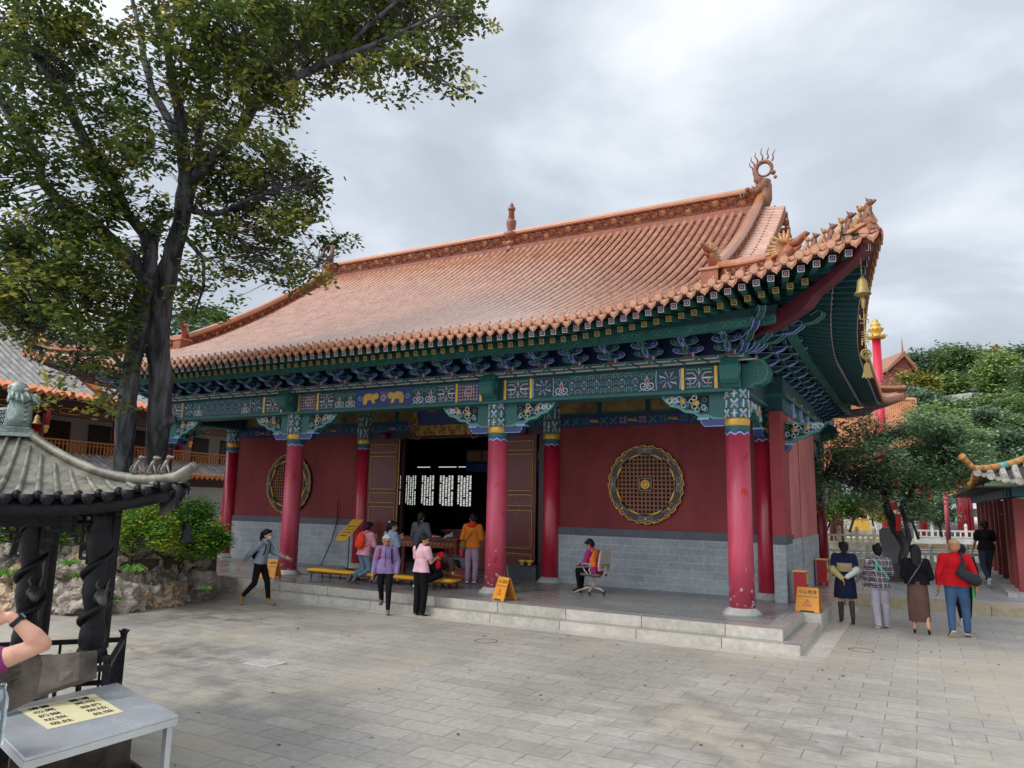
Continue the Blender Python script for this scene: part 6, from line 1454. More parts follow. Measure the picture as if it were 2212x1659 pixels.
LT = [leafmat('lt_dark', '#54704a', '#627e54', .4), leafmat('lt_mid', '#709064', '#80a070', .4), leafmat('lt_light', '#98b284', '#a6be90', .4)]
build_tree('leaning_tree', 'small leafy tree with a dark leaning forked trunk in a square planter', tl, tbl, .12, 24, .16, LT, 41, wts=(.3, .45, .25), bark=M_bark, twr=.012, seg=10)
p = at(1952, 1262, 21.6); q = MB(); q.box((p.x, p.y+.4, .40), (1.15, 1.15, .40), 0); q.box((p.x, p.y+.4, .61), (1.2, 1.2, .04), 0); q.box((p.x, p.y+.4, .635), (1.0, 1.0, .012), 1)
tag(q.build('planter', [mat('brown_planter', '#4c4038', .7, .2, 3), MATS['soil']]), 'square dark brown planter box holding the leaning tree', 'planter')
for (zx, z0, z1, w_) in ((1045, 840, 905, 16), (1080, 940, 1090, 14), (1050, 620, 690, 14)):
    a = at(*NZ(zx, z0), 21.6); b = at(*NZ(zx+4, z1), 21.6); q = MB(); q.bar(a, b, w_*.0135*.8, .012, 0); 
    o = q.build('red_ribbon', mat('red_cloth', '#c01822', .6, .15, 4)); tag(o, {840: 'red cloth ribbon tied at the fork of the leaning tree', 940: 'long red ribbon hanging behind the leaning tree trunk', 620: 'red ribbon high among the leaves of the leaning tree'}[z0], 'ribbon')
# tall red pole with gilded finial
b_ = at(1917, 1140, 42); tp = at(1903, 716, 42); pole = thing('ceremonial_pole', 'tall red pole with gilded lotus finial rising behind the right roof corner', 'pole', (b_.x, b_.y, .5))
hp2 = tp.z-.5; q = MB(); q.lathe([(.27, 0), (.235, hp2)], (0, 0, 0), 20); q.build('shaft', mat('bright_red_paint', '#c21a34', .4, .08, 1, coat=.2), pole, smooth=True)
q = MB(); q.lathe([(.24, hp2-.05), (.50, hp2), (.52, hp2+.12), (.40, hp2+.2), (.3, hp2+.25), (.24, hp2+.32), (.40, hp2+.45), (.42, hp2+.58), (.30, hp2+.68), (.24, hp2+.74), (.30, hp2+.8), (.24, hp2+.9), (.14, hp2+.97), (.17, hp2+1.05), (.12, hp2+1.15), (.0, hp2+1.22)], (0, 0, 0), 22)
for k in range(10): a = k*PI/5; q.tube([(.48*math.cos(a), .48*math.sin(a), hp2+.1), (.60*math.cos(a), .60*math.sin(a), hp2+.16), (.58*math.cos(a), .58*math.sin(a), hp2+.24)], [.05, .03, .01], 5); q.tube([(.38*math.cos(a), .38*math.sin(a), hp2+.5), (.44*math.cos(a), .44*math.sin(a), hp2+.64)], [.05, .01], 5)
q.build('finial', M_gold, pole, smooth=True)
# far gilded hall with orange tiled roofs
M_fort = mat('far_orange_tile', '#c07a50', .6, .2, 1, col2='#cf9068'); M_fgap = mat('far_tile_gap', '#8a4a30', .8, .2)
fh = thing('far_hall', 'distant hall with steep orange tiled roofs behind the leafy tree', 'temple', (0, 0, 0))
def far_roof(c, d, px0, px1, ytop, ybot, out, nt_, nm):
    """slope between two heights, from px0 to px1 (right end hipped)"""
    q = MB(); a0 = at(px0, ybot, d-out); a1 = at(px1, ybot, d-out); b0 = at(px0, ytop, d); b1 = at(px1-(12 if out > .5 else 2), ytop, d)
    a1.z = a0.z; b1.z = b0.z
    q.add([a0, a1, b1, b0], [(0, 1, 2, 3)], 1)
    for i in range(nt_+1):
        f = i/nt_; p, r_ = a0.lerp(a1, f), b0.lerp(b1, f); q.tube([p-Vector((0, 0, 0)), p.lerp(r_, .5)-Vector((0, 0, .08)), r_], .085, 6, 0)
    back = Vector((.45, .0, 0)).normalized(); bk = (_f*1).copy(); bk.z = 0; bk.normalize()
    q.add([a1, b1, b1+bk*6, a1+bk*7], [(0, 1, 2, 3)], 1)
    for k in range(14): f = k/14; q.tube([a1.lerp(a1+bk*7, f), b1.lerp(b1+bk*6, f)], .08, 5, 0)
    q.tube([b0, b1, a1+Vector((.1, 0, .15))], .16, 7, 0); q.bar(a0-Vector((0, 0, .1)), a1-Vector((0, 0, .1)), .12, .3, 1)
    return q.build(nm, [M_fort, M_fgap], fh)
far_roof(0, 52, 1700, 1988, 858, 1012, 1.6, 60, 'roof')
q = MB(); a0_, a1_ = at(1745, 924, 30), at(1800, 905, 29)
for k in range(11): p = a0_.lerp(a1_, k/10); q.tube([p, p+Vector((-.5, .9, .28))], .07, 7, 0); q.ball(p, .08, 0, 8, 5)
q.bar(a0_-Vector((0, 0, .12)), a1_-Vector((0, 0, .12)), .1, .2, 1); q.build('gallery_eave', [mat('yellow_glaze', '#b8903c', .4, .2, 4, coat=.3), M_teald], fh)
q = MB(); a = at(1690, 1100, 50); b = at(2000, 1100, 50); a.z = b.z = 2.4; q.bar(a, b, 3.4, .3, 0, up=(0, 0, 1)); q.build('wall', mat('far_gilded_wall', '#4a3018', .6, .6, 9, col2='#b08a3a', detail=6), fh)
q = MB(); a = at(1843, 1145, 49.6); b = at(1868, 1145, 49.6); c_ = (a+b)/2; u = (b-a).normalized(); q.prism([(-.55, 0), (.55, 0), (.55, 1.2), (.4, 1.6), (0, 1.8), (-.4, 1.6), (-.55, 1.2)], Vector((c_.x, c_.y, 1.1)), u, (0, 0, 1), Vector((-u.y, u.x, 0))*-.1); q.build('door', M_black, fh)
for px in (1799, 1815):
    q = MB(); p = at(px, 1140, 39); q.lathe([(.17, 0), (.17, 2.9)], (p.x, p.y, .6), 14); o = q.build('column', mat('far_brown_column', '#5c2c28', .6, .15), fh, smooth=True)
    q = MB(); q.tube([(p.x-.3, p.y, 3.2), (p.x, p.y, 3.0), (p.x+.3, p.y, 3.25)], [.05, .12, .05], 6); o = q.build('bracket', M_blueL, fh)
p = at(1860, 1139, 43); t = thing('offering_table', 'orange wooden offering table in front of the distant dark doorway', 'table', (p.x, p.y, .85)); M_ow = mat('orange_wood', '#b06a2a', .5, .15)
q = MB(); q.box((0, 0, .85), (3.2, .8, .08)); q.build('tabletop', M_ow, t)
for x in (-1.4, 1.4): q = MB(); q.box((x, 0, .42), (.15, .6, .8)); q.build('leg', M_ow, t)
q = MB(); q.box((0, -.36, .5), (1.0, .05, .6)); q.build('carved_panel', M_goldp, t)
# thin trees and shrubs between
def pxtree(name, lab, px, ptop, pbase, d, rpx, n, mats, seed, leaf=.16, per=16, group=None, wts=(.4, .4, .2), **k):
    b = at(px, pbase, d); tpt = at(px, ptop, d); return simple_tree(name, lab, (b.x, b.y, b.z), tpt.z-b.z, rpx*d/1593.55, n, mats, seed, leaf, per, group, wts, **k)
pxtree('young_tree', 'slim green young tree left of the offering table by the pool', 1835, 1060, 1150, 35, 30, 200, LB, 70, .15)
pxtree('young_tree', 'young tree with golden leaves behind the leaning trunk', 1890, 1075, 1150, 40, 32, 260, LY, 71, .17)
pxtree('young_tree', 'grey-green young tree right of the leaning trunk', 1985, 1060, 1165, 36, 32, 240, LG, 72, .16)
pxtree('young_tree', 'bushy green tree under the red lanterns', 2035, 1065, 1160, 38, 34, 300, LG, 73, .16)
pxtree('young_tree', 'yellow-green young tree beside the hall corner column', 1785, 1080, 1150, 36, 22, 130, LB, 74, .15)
for k in range(4):
    p = at(2008+k*.6, 1053+k*9, 30); q = MB(); q.ball(p, .085, 0, 10, 7, (1, 1, .85)); q.lathe([(.03, .07), (.03, .09)], p, 6, 1); q.tube([p-Vector((0, 0, .07)), p-Vector((0, 0, .16))], [.02, .012], 5, 1)
    o = q.build('red_lantern', [mat('lantern_red', '#b8241e', .5, .1), M_goldp]); tag(o, ['topmost of the four small red lanterns strung beside the leafy tree', 'second from the top of the four small red lanterns', 'third from the top of the four small red lanterns', 'lowest of the four small red lanterns'][k], 'lantern', 'small red lanterns on a string')
a = at(2050, 1175, 33); b = at(2045, 1062, 33); q = MB(); q.lathe([(.10, 0), (.09, b.z-a.z)], (a.x, a.y, a.z), 12); tag(q.build('pink_pole', mat('faded_pink_paint', '#b04a58', .6, .1), smooth=True), 'faded pink pole standing by the balustrade left of the gatehouse', 'pole')
q = MB(); a = at(2066, 1150, 46); b = at(2130, 1150, 46); a.z = b.z = 2.2; q.bar(a, b, 4.2, .5, 0, up=(0, 0, 1)); u = (b-a).normalized()
o = q.build('wall', mat('far_grey_wall', '#6a6a68', .8, .15)); t = thing('grey_building', 'plain grey building with red columns glimpsed left of the gatehouse', 'building', (0, 0, 0)); o.parent = t
for px, w_ in ((1992, .3), (2080, .5), (2090, .3), (2100, .3), (2001, .22)): q = MB(); p = at(px, 1150, 44.5); q.lathe([(w_*.5, 0), (w_*.5, 3.4)], (p.x, p.y, .8), 10); q.build('column', M_lred, t, smooth=True)
q = MB(); a = at(2055, 1080, 45); b = at(2130, 1080, 45); q.bar(a, b, .5, .4, 0, up=(0, 0, 1)); q.build('eave', M_teald, t)
# red walled building and pavilion on the hill, white fence
rb = thing('hill_building', 'distant dark red gabled building on the hill beside the tall pole', 'building', (0, 0, 0))
a = at(1925, 830, 88); b = at(1972, 830, 88); u = (b-a); u.z = 0; Lw = u.length; u.normalize(); bk = Vector((-u.y, u.x, 0))
q = MB(); o_ = Vector((a.x, a.y, a.z-6)); q.prism([(0, 0), (Lw, 0), (Lw, 7.7), (Lw*.62, 9.5), (0, 7.6)], o_, u, (0, 0, 1), bk*8); q.build('wall', mat('hill_red_wall', '#7e3a34', .8, .1, .5), rb)
q = MB(); q.prism([(-.5, 7.5), (Lw*.62, 9.4), (Lw+.5, 7.6), (Lw+.5, 8.0), (Lw*.62, 10.0), (-.5, 7.9)], o_-bk*.4, u, (0, 0, 1), bk*9, 0); q.tube([o_+u*Lw*.62+Vector((0, 0, 9.8)), o_+u*Lw*.62+Vector((0, 0, 11.8))], [.16, .02], 6); q.build('roof', mat('hill_roof', '#9a6a52', .7, .2), rb)
p = at(2109, 852, 84); pv = thing('hill_pavilion', 'small grey two-tiered pavilion roof among the hillside trees', 'pavilion', (p.x, p.y, p.z-1))
q = MB(); q.lathe([(.5, 0), (.5, 1.0)], (0, 0, 0), 6); q.build('posts', M_pinkd, pv)
for z, r_ in ((.9, 1.0), (1.4, .85)): q = MB(); q.lathe([(r_, z), (r_*1.02, z+.05), (r_*.6, z+.25), (r_*.3, z+.45), (.05, z+.55)], (0, 0, 0), 6); q.build('roof', M_gt, pv)
q = MB(); n = 26
for i in range(n+1):
    p = at(2022+i*2.9, 862-i*.35, 80); q.bar(p-Vector((0, 0, .9)), p+Vector((0, 0, .25)), .09)
q.bar(at(2022, 862, 80)+Vector((0, 0, .1)), at(2098, 853, 80)+Vector((0, 0, .1)), .08); q.bar(at(2022, 862, 80)-Vector((0, 0, .5)), at(2098, 853, 80)-Vector((0, 0, .5)), .08)
tag(q.build('fence', M_marble), 'white picket fence on the wooded hillside', 'fence')
# hillside terrain
q = MB(); vs = []; ds = [46, 54, 62, 72, 84, 98, 115, 140]; ys = [1085, 1030, 980, 930, 880, 838, 808, 800]
pxs = [1880, 1925, 1960, 2010, 2080, 2150, 2250, 2400, 2700, 3100]
for d, yy in zip(ds, ys):
    for j, px in enumerate(pxs):
        k = max(0, min(1, (px-1900)/110)); y2 = 1098+(yy-8*max(0, min(2, (px-1980)/150))-1098)*(.15+.85*k) if px < 2010 else yy-10*min(3, (px-2010)/120)
        vs.append(at(px, y2+8, d))
m = len(pxs); q.add(vs, [(i*m+j, i*m+j+1, (i+1)*m+j+1, (i+1)*m+j) for i in range(len(ds)-1) for j in range(m-1)])
tag(q.build('hillside', mat('hill_ground', '#2c3a20', .95, .4, .4, .5, 2, col2='#4c5c34'), smooth=True), 'steep wooded hillside rising behind the temple at right', 'hill', kind='structure')
hill = [(2010, 762, 872, 96, 44, LG, 'grey-green round tree on the hilltop right of the red gabled building'), (1982, 806, 880, 80, 30, LY, 'olive shrub-like tree below the red gabled hill building'), (2082, 758, 872, 92, 40, LF, 'dark green tree on the skyline, centre of the hill'),
 (2150, 748, 850, 100, 34, LY, 'sparse yellowing tree on the skyline near the right edge'), (2172, 770, 880, 82, 48, LH, 'bright lime green tree near the right edge of the hill'), (2212, 755, 850, 95, 26, LG, 'dark tree at the top right edge of the hill'),
 (1997, 850, 930, 70, 36, LG, 'dark bluish green tree low on the hill beside the orange roof'), (2035, 858, 930, 68, 28, LG, 'dark green tree below the white hillside fence'), (2112, 862, 940, 66, 42, LF, 'olive green tree in the middle of the slope below the pavilion'), (2170, 848, 940, 64, 44, LF, 'broad green tree on the slope at the right edge'), (2208, 858, 950, 60, 36, LF, 'green tree cut by the right picture edge, upper'),
 (2058, 812, 870, 86, 20, LH, 'small yellow-green tree left of the hill pavilion'), (2140, 888, 1000, 52, 38, LG, 'round grey-green cypress-like tree in the mid slope'), (2175, 930, 1010, 48, 30, LG, 'low grey-green tree above the gatehouse roof'), (2030, 882, 1010, 42, 46, LH, 'large light green leafy tree right of the leaning tree crown'), (2085, 915, 1030, 40, 40, LF, 'mid green leafy tree above the small gatehouse roof'), (2206, 905, 1010, 50, 36, LF, 'green tree cut by the right picture edge, lower'),
 (2130, 790, 880, 88, 34, LF, 'dark green tree behind the hill pavilion'), (1962, 838, 905, 76, 20, LG, 'dark shrubby tree touching the red hill building wall'), (2250, 800, 920, 75, 50, LF, 'green tree just outside the right edge'), (1945, 880, 960, 66, 24, LG, 'dark tree behind the orange roof corner'), (2050, 950, 1050, 34, 34, LF, 'green tree between the leaning tree and the gatehouse')]
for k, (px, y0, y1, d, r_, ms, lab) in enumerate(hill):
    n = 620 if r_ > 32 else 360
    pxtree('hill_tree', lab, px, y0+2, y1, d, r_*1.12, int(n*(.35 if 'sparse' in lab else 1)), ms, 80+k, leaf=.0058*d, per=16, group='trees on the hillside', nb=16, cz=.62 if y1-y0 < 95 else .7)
# ---------------------------------------------------------------- gatehouse at the right edge
gh = thing('gatehouse', 'small red gatehouse with grey tiled upturned roof at the right edge', 'building', (5.0, 8.8, .2))
def G(q, nm, m, **k): o = q.build(nm, m, **k); o.parent = gh; o.location = (-5.0, -8.8, -.2); return o
M_gred = mat('gatehouse_red', '#843a38', .75, .12, 1, .1, 20); M_gdk = mat('gatehouse_dark', '#2c1a1c', .7, .2)
q = MB(); q.bx(4.72, 9, 8.4, 25.5, .2, .30); G(q, 'plinth', M_walk)
q = MB(); q.bx(5.02, 5.6, 8.8, 9.1, .3, 2.62); q.bx(5.6, 9, 8.85, 9.05, .3, 2.62); G(q, 'front_wall', M_gred)
for y0, y1 in ((9.9, 10.1), (11.0, 11.15), (13.2, 13.35), (14.6, 14.9), (16.4, 16.7), (18.4, 18.7), (20.6, 20.9), (22.8, 23.1)): q = MB(); q.bx(5.02, 5.22, y0, y1, .3, 2.62); G(q, 'post', M_gred)
for y0, y1 in ((9.1, 9.9), (10.1, 11.0)): q = MB(); q.bx(5.08, 5.16, y0, y1, .3, 1.15); G(q, 'parapet', M_gred)
q = MB(); q.bx(6.2, 6.3, 9.1, 25, .3, 2.6); G(q, 'inner_wall', M_gdk)
for y0, y1 in ((9.2, 9.85), (10.15, 10.9), (13.4, 14.5)): q = MB(); q.bx(5.10, 5.14, y0, y1, 1.16, 2.35); G(q, 'window', M_gdk)
q = MB(); q.bar((5.05, 12.9, 2.2), (5.4, 12.9, 2.2), .05); q.bar((5.1, 12.0, .3), (5.1, 12.0, 2.9), .05); G(q, 'door_bar', M_ow)
q = MB(); q.bx(4.95, 9, 8.7, 8.95, 2.64, 2.90, 0); q.bx(4.92, 5.2, 8.7, 25, 2.64, 2.90, 0)
for k in range(12): q.bx(5.0+k*.36, 5.30+k*.36, 8.66, 8.70, 2.67+.06*(k % 2), 2.87, 1+k % 2); 
for k in range(34): q.bx(4.88, 4.92, 8.8+k*.45, 9.15+k*.45, 2.68, 2.86, 1+k % 2)
G(q, 'bracket_beam', [M_teald, M_teal, M_blued])
def gr(x, d):   # front slope
    up = .28*max(0, 1-(x-3.95)/1.6)**2
    return Vector((x+.22, 7.85+d, 2.93+up*(1-d/2.6)+d*.42+.03*d*d))
q = MB(); q.prism([(3.95, 7.85), (9, 7.85), (9, 10.4), (6.3, 10.4)], (0, 0, 0), (1, 0, 0), (0, 1, 0), (0, 0, .01)) if False else None
vs = []
for i in range(20):
    x = 3.95+i*.27; dm = min(2.6, max(.02, (x-3.95)*1.05))
    for j in range(7): vs.append(gr(x, dm*j/6))
q.add(vs, [(i*7+j, i*7+7+j, i*7+8+j, i*7+1+j) for i in range(19) for j in range(6)], 1)
for i in range(19):
    x = 4.02+i*.29; dm = min(2.6, max(.1, (x-3.95)*1.05)); n = max(3, int(dm/.2)); pts = []; rad = []
    for j in range(n+1): pts += [gr(x, dm*j/n)+Vector((0, 0, .04)), gr(x, dm*min(1, (j+.9)/n))+Vector((0, 0, .04))]; rad += [.075, .088]
    q.tube(pts, rad, 8, 0)
    p = gr(x, 0); q.tube([p+Vector((0, -.03, .04)), p+Vector((0, .02, .04))], .095, 10, 0)
    q.prism([(-.12, 0), (0, -.08), (.12, 0), (.1, .03), (-.1, .03)], p+Vector((.145, -.01, .0)), (1, 0, 0), (0, 0, 1), (0, .02, 0), 0)
G(q, 'front_roof', [mat('old_grey_tile', '#77746c', .8, .35, 6, .5, 30, col2='#a5a298'), mat('old_tile_gap', '#3c3a36', .9, .3, 5)])
q = MB(); vs = []
def gl_(y, d): up = .28*max(0, 1-(y-7.85)/1.6)**2; return Vector((4.17+d, y, 2.93+up*(1-d/2.6)+d*.42+.03*d*d))
for i in range(60):
    y = 7.85+i*.3; dm = min(2.6, max(.02, (y-7.85)*1.0))
    for j in range(7): vs.append(gl_(y, dm*j/6))
q.add(vs, [(i*7+j, i*7+1+j, i*7+8+j, i*7+7+j) for i in range(59) for j in range(6)], 1)
for i in range(58): y = 7.95+i*.3; dm = min(2.6, max(.1, (y-7.85))); q.tube([gl_(y, dm*j/5)+Vector((0, 0, .04)) for j in range(6)], .08, 7, 0); p = gl_(y, 0); q.tube([p+Vector((-.03, 0, .04)), p+Vector((.12, 0, .05))], .092, 9, 2)
G(q, 'side_roof', [MATS['old_grey_tile'], MATS['old_tile_gap'], mat('ochre_tile_end', '#b08038', .5, .2, 4)])
q = MB(); hs = [gr(3.95+t, t*1.05)+Vector((0, 0, .12)) for t in LS(0, 2.5, 14)]; tipp = [hs[0]+Vector((-.22, -.22, .26)), hs[0]+Vector((-.1, -.1, .12))]
pts = tipp+hs
for i in range(len(pts)-1): q.tube([pts[i], pts[i+1]], .085 if i > 1 else .07, 9, 1 if i in (5, 9, 13) else 0)
q.tube([pts[0]-Vector((.03, .03, -.03)), pts[0]], .1, 9, 0); G(q, 'hip_ridge', [mat('ridge_ochre', '#b5803f', .5, .2, 4), mat('ridge_turquoise', '#5f9a9a', .5, .15, 4)], smooth=True)
q = MB(); q.prism([(4.2, 7.88), (9, 7.88), (9, 8.9), (4.95, 8.9), (4.95, 25.5), (4.2, 25.5)], (0, 0, 2.87), (1, 0, 0), (0, 1, 0), (0, 0, .03)); G(q, 'soffit', M_gdk)
# ================================================================ PEOPLE
M_skin = mat('skin', '#c08a6a', .55, .08, 12, .05, 80, sss=.08)
M_skin2 = mat('skin_tan', '#a8744f', .55, .08, 12, .05, 80, sss=.08)
M_hair = mat('black_hair', '#0b0a0d', .6, .3, 30, .3, 60, stretch=(1, 1, .2), spec=.25); M_ghair = mat('grey_hair', '#a5a29c', .5, .3, 40, .4, 60)
M_eye = mat('eye_dark', '#1a1210', .3, .1); M_lip = mat('lip', '#8e4a42', .5, .1)
def cloth(n, c, var=.18, bump=.7, **k): k.setdefault('spec', .2); return mat(n, c, .85, var, 5, bump, 8, **k)
def fused(parts, voxel, name, mats, parent, smooth=3, cut=None):
    """one continuous surface grown from overlapping tapered limbs ('c') and ellipsoids ('e')"""
    q = MB()
    for p in parts:
        if p[0] == 'c':
            _, a, b, r0, r1 = p; a, b = Vector(a), Vector(b); n = 5
            q.tube([a.lerp(b, i/n) for i in range(n+1)], [r0+(r1-r0)*i/n for i in range(n+1)], 12, 0); q.ball(a, r0, 0, 12, 8); q.ball(b, r1, 0, 12, 8)
        else:
            _, c, r = p[:3]; R_ = p[3] if len(p) > 3 else Matrix.Identity(3); t = MB(); t.ball((0, 0, 0), 1, 0, 16, 10, r)
            q.add([Vector(c)+R_ @ Vector(v) for v in t.v], t.f, 0)
    me = bpy.data.meshes.new(name); me.from_pydata(q.v, [], q.f); bm = bmesh.new(); bm.from_mesh(me); bmesh.ops.recalc_face_normals(bm, faces=bm.faces); bm.to_mesh(me); bm.free()
    o = bpy.data.objects.new(name, me); C.objects.link(o)
    m = o.modifiers.new('r', 'REMESH'); m.mode = 'VOXEL'; m.voxel_size = voxel; m.use_smooth_shade = True
    s = o.modifiers.new('s', 'SMOOTH'); s.iterations = smooth; s.factor = .5
    bpy.context.view_layer.update(); me2 = bpy.data.meshes.new_from_object(o.evaluated_get(bpy.context.evaluated_depsgraph_get()))
    o.modifiers.clear(); o.data = me2; bpy.data.meshes.remove(me); me2.name = name
    me2.materials.clear()
    for x in (mats if isinstance(mats, (list, tuple)) else [mats]): me2.materials.append(x)
    if cut:
        bm = bmesh.new(); bm.from_mesh(me2); bmesh.ops.bisect_plane(bm, geom=bm.verts[:]+bm.edges[:]+bm.faces[:], plane_co=cut[0], plane_no=cut[1], clear_inner=True); bm.to_mesh(me2); bm.free()
    if parent: o.parent = parent
    return o
def frame(up, lat):
    z = Vector(up).normalized(); x = (Vector(lat)-z*Vector(lat).dot(z)).normalized(); y = z.cross(x); return Matrix((x, y, z)).transposed()
POSE0 = dict(pelvis=(0, 0, .90), chest=(0, .0, 1.20), neck=(0, .01, 1.36), head=(0, -.01, 1.50),
    shL=(-.165, .0, 1.31), shR=(.165, .0, 1.31), elL=(-.21, .02, 1.04), elR=(.21, .02, 1.04), wrL=(-.21, -.05, .81), wrR=(.21, -.05, .81),
    hiL=(-.085, 0, .88), hiR=(.085, 0, .88), knL=(-.09, -.02, .48), knR=(.09, -.02, .48), anL=(-.09, .02, .08), anR=(.09, .02, .08), toL=(-.105, -.13, .03), toR=(.105, -.13, .03), look=(0, -1, 0))
def person(label, loc, rz, H, pose, top, bottom, shoes, hair, fat=1., skin=None, voxel=.012, group=None):
    """top=(material, sleeve 'long'/'short', hem, thickness); bottom=('trousers'|'skirt', material, width, length)"""
    skin = skin or M_skin; s = H/1.62
    J = {k: Vector(pose.get(k, v)) for k, v in POSE0.items()}
    t = thing('person', label, 'person', loc, rz, group); t.scale = (s, s, s)
    f = fat
    sp1 = J['chest']-J['pelvis']; sp2 = J['neck']-J['chest']; lat = J['shR']-J['shL']; latp = J['hiR']-J['hiL']
    F1 = frame(sp1, lat*.5+latp*.5); F2 = frame(sp2 if sp2.length > .01 else sp1, lat); F0 = frame(sp1, latp)
    look = J['look'].normalized(); hup = (J['head']-J['neck']).normalized(); hup = (hup+Vector((0, 0, .6 if hup.z > 0 else 0))).normalized()
    hx = look.cross(hup); hx = -hx if False else hx; hx.normalize(); hz = hx.cross(look).normalized(); HF = Matrix((hx, -look, hz)).transposed()   # local -Y is the face
    hp = lambda x, y, z: J['head']+HF @ Vector((x, y, z))
    def torso(k, extra=0):
        g = .0+k; return [('e', J['pelvis']+F0 @ Vector((0, 0, .0)), ((.150*f+g), (.105*f+g), .13+g*.5), F0), ('e', J['pelvis'].lerp(J['chest'], .5), ((.128*f+g), (.092*f+g), .17), F1),
            ('e', J['chest']+F2 @ Vector((0, 0, .02)), ((.148*f+g), (.105*f+g), .17), F2), ('c', J['shL'], J['shR'], .055*f+g*.8, .055*f+g*.8), ('c', J['chest']+F2 @ Vector((0, 0, .1)), J['neck'], .08+g, .055+g*.5)]
    B = torso(-.012)
    B += [('c', J['neck'], J['head']+HF @ Vector((0, .02, -.03)), .048, .046), ('e', hp(0, .012, .02), (.074, .090, .098), HF), ('e', hp(0, -.02, -.045), (.056, .062, .066), HF), ('c', hp(0, -.082, .005), hp(0, -.104, -.028), .010, .016),
          ('c', hp(-.02, -.072, -.06), hp(.02, -.072, -.06), .014, .014), ('c', hp(-.03, -.076, .03), hp(.03, -.076, .03), .012, .012), ('e', hp(-.076, .015, -.01), (.014, .024, .034), HF), ('e', hp(.076, .015, -.01), (.014, .024, .034), HF)]
    fing = []
    for sd, sg in (('L', -1), ('R', 1)):
        sh, el, wr = J['sh'+sd], J['el'+sd], J['wr'+sd]; B += [('c', sh, el, .044*f, .036), ('c', el, wr, .037, .024)]
        d = (wr-el).normalized(); hd = Vector(pose.get('hand'+sd, d)).normalized(); F = frame(hd, Vector(pose.get('palm'+sd, (0, 1, 0)))); palm = wr+hd*.05
        B += [('e', palm, (.037, .016, .050), F)]
        for k, (off, L) in enumerate(((-.027, .062), (-.009, .070), (.009, .066), (.026, .052))):
            a = palm+F @ Vector((off, 0, .035)); b = a+F @ Vector((off*.15, .012, L*.55)); c = b+F @ Vector((0, .022, L*.45)); B += [('c', a, b, .0105, .0095), ('c', b, c, .0095, .0082)]
        a = palm+F @ Vector((-.034, .004, -.018)); b = a+F @ Vector((-.024, .012, .034)); B += [('c', a, b, .0125, .011), ('c', b, b+F @ Vector((.004, .010, .028)), .011, .009)]
        hi, kn, an, to = J['hi'+sd], J['kn'+sd], J['an'+sd], J['to'+sd]; B += [('c', hi, kn, .078*f, .050), ('c', kn, kn.lerp(an, .35), .048, .052), ('c', kn.lerp(an, .35), an, .052, .033), ('c', an, to, .030, .024)]
    fused(B, voxel, 'body', skin, t)
    # face details
    q = MB()
    for x in (-.029, .029): q.add([hp(x+.016*math.cos(a), -.0885+.004*abs(math.cos(a)), .008+.006*math.sin(a)) for a in LS(0, 5.6, 8)], [tuple(range(8))], 0); q.bar(hp(x-.017, -.0875, .034), hp(x+.017, -.0875, .036), .006, .006, 0)
    q.bar(hp(-.018, -.087, -.052), hp(.018, -.087, -.052), .008, .006, 1); q.build('face', [M_eye, M_lip], t)
    # hair
    hm = hair[1]; st = hair[0]
    Hh = [('e', hp(0, .026, .040), (.086, .094, .094), HF), ('e', hp(0, .05, -.01), (.078, .066, .085), HF), ('c', hp(-.06, -.045, .085), hp(.06, -.045, .085), .030, .030), ('c', hp(-.074, -.01, .05), hp(-.075, .02, .0), .022, .02), ('c', hp(.074, -.01, .05), hp(.075, .02, .0), .022, .02)]
    if st == 'ponytail': Hh += [('e', hp(0, .12, .03), (.035, .035, .035), HF), ('c', hp(0, .125, .02), hp(0, .13, -.10), .036, .030), ('c', hp(0, .13, -.10), hp(.01, .11, -.20), .030, .012)]
    if st == 'lowtail': Hh += [('c', hp(0, .09, -.05), hp(.0, .115, -.13), .036, .034), ('c', hp(0, .115, -.13), hp(.01, .10, -.26), .034, .010)]
    if st == 'bun': Hh += [('e', hp(0.01, .06, .135), (.040, .040, .034), HF)]
    if st == 'long': Hh += [('c', hp(-.045, .05, .0), hp(-.05, .075, -.24), .055, .035), ('c', hp(.045, .05, .0), hp(.04, .075, -.26), .055, .03), ('c', hp(0, .06, .0), hp(0, .09, -.28), .06, .03)]
    if st == 'bob': Hh += [('c', hp(-.06, .02, .0), hp(-.062, .02, -.06), .035, .025), ('c', hp(.06, .02, .0), hp(.062, .02, -.06), .035, .025), ('e', hp(0, .04, -.03), (.08, .06, .06), HF)]
    if st != 'bald': fused(Hh, .011, 'hair', hm, t, 2)
    # top
    tm_, sl, hem, th = top[:4]; T = torso(th)
    T = [p for p in T]
    hv = F0 @ Vector((0, 0, 1)); wq = bottom[2]*.5 if bottom[0] == 'trousers' else .02
    for sx_ in (-1, 1): T += [('c', J['pelvis']+F0 @ Vector((sx_*.045*f, 0, .16)), J['pelvis']+F0 @ Vector((sx_*.078*f, .0, -hem-.06)), .090*f+th, .104*f+th+wq)]
    for sd in 'LR':
        sh, el, wr = J['sh'+sd], J['el'+sd], J['wr'+sd]; T += [('c', sh, el, .060*f+th*.8, .050+th*.6)]
        T += [('c', el, wr.lerp(el, .06), .050+th*.6, .034+th*.5)] if sl == 'long' else []
        if sl == 'short': T[-1] = ('c', sh, sh.lerp(el, .62), .062*f+th*.8, .060+th*.6)
        if sl == 'mid': T[-1] = ('c', sh, sh.lerp(el, 1), .060*f+th*.8, .050+th*.6); T += [('c', el, el.lerp(wr, .5), .050+th*.6, .046+th*.5)]
    T += [('c', J['neck']-F2 @ Vector((0, 0, .02)), J['neck']+F2 @ Vector((0, 0, .02 if len(top) < 5 else .06)), .062+th*.4, .058)]
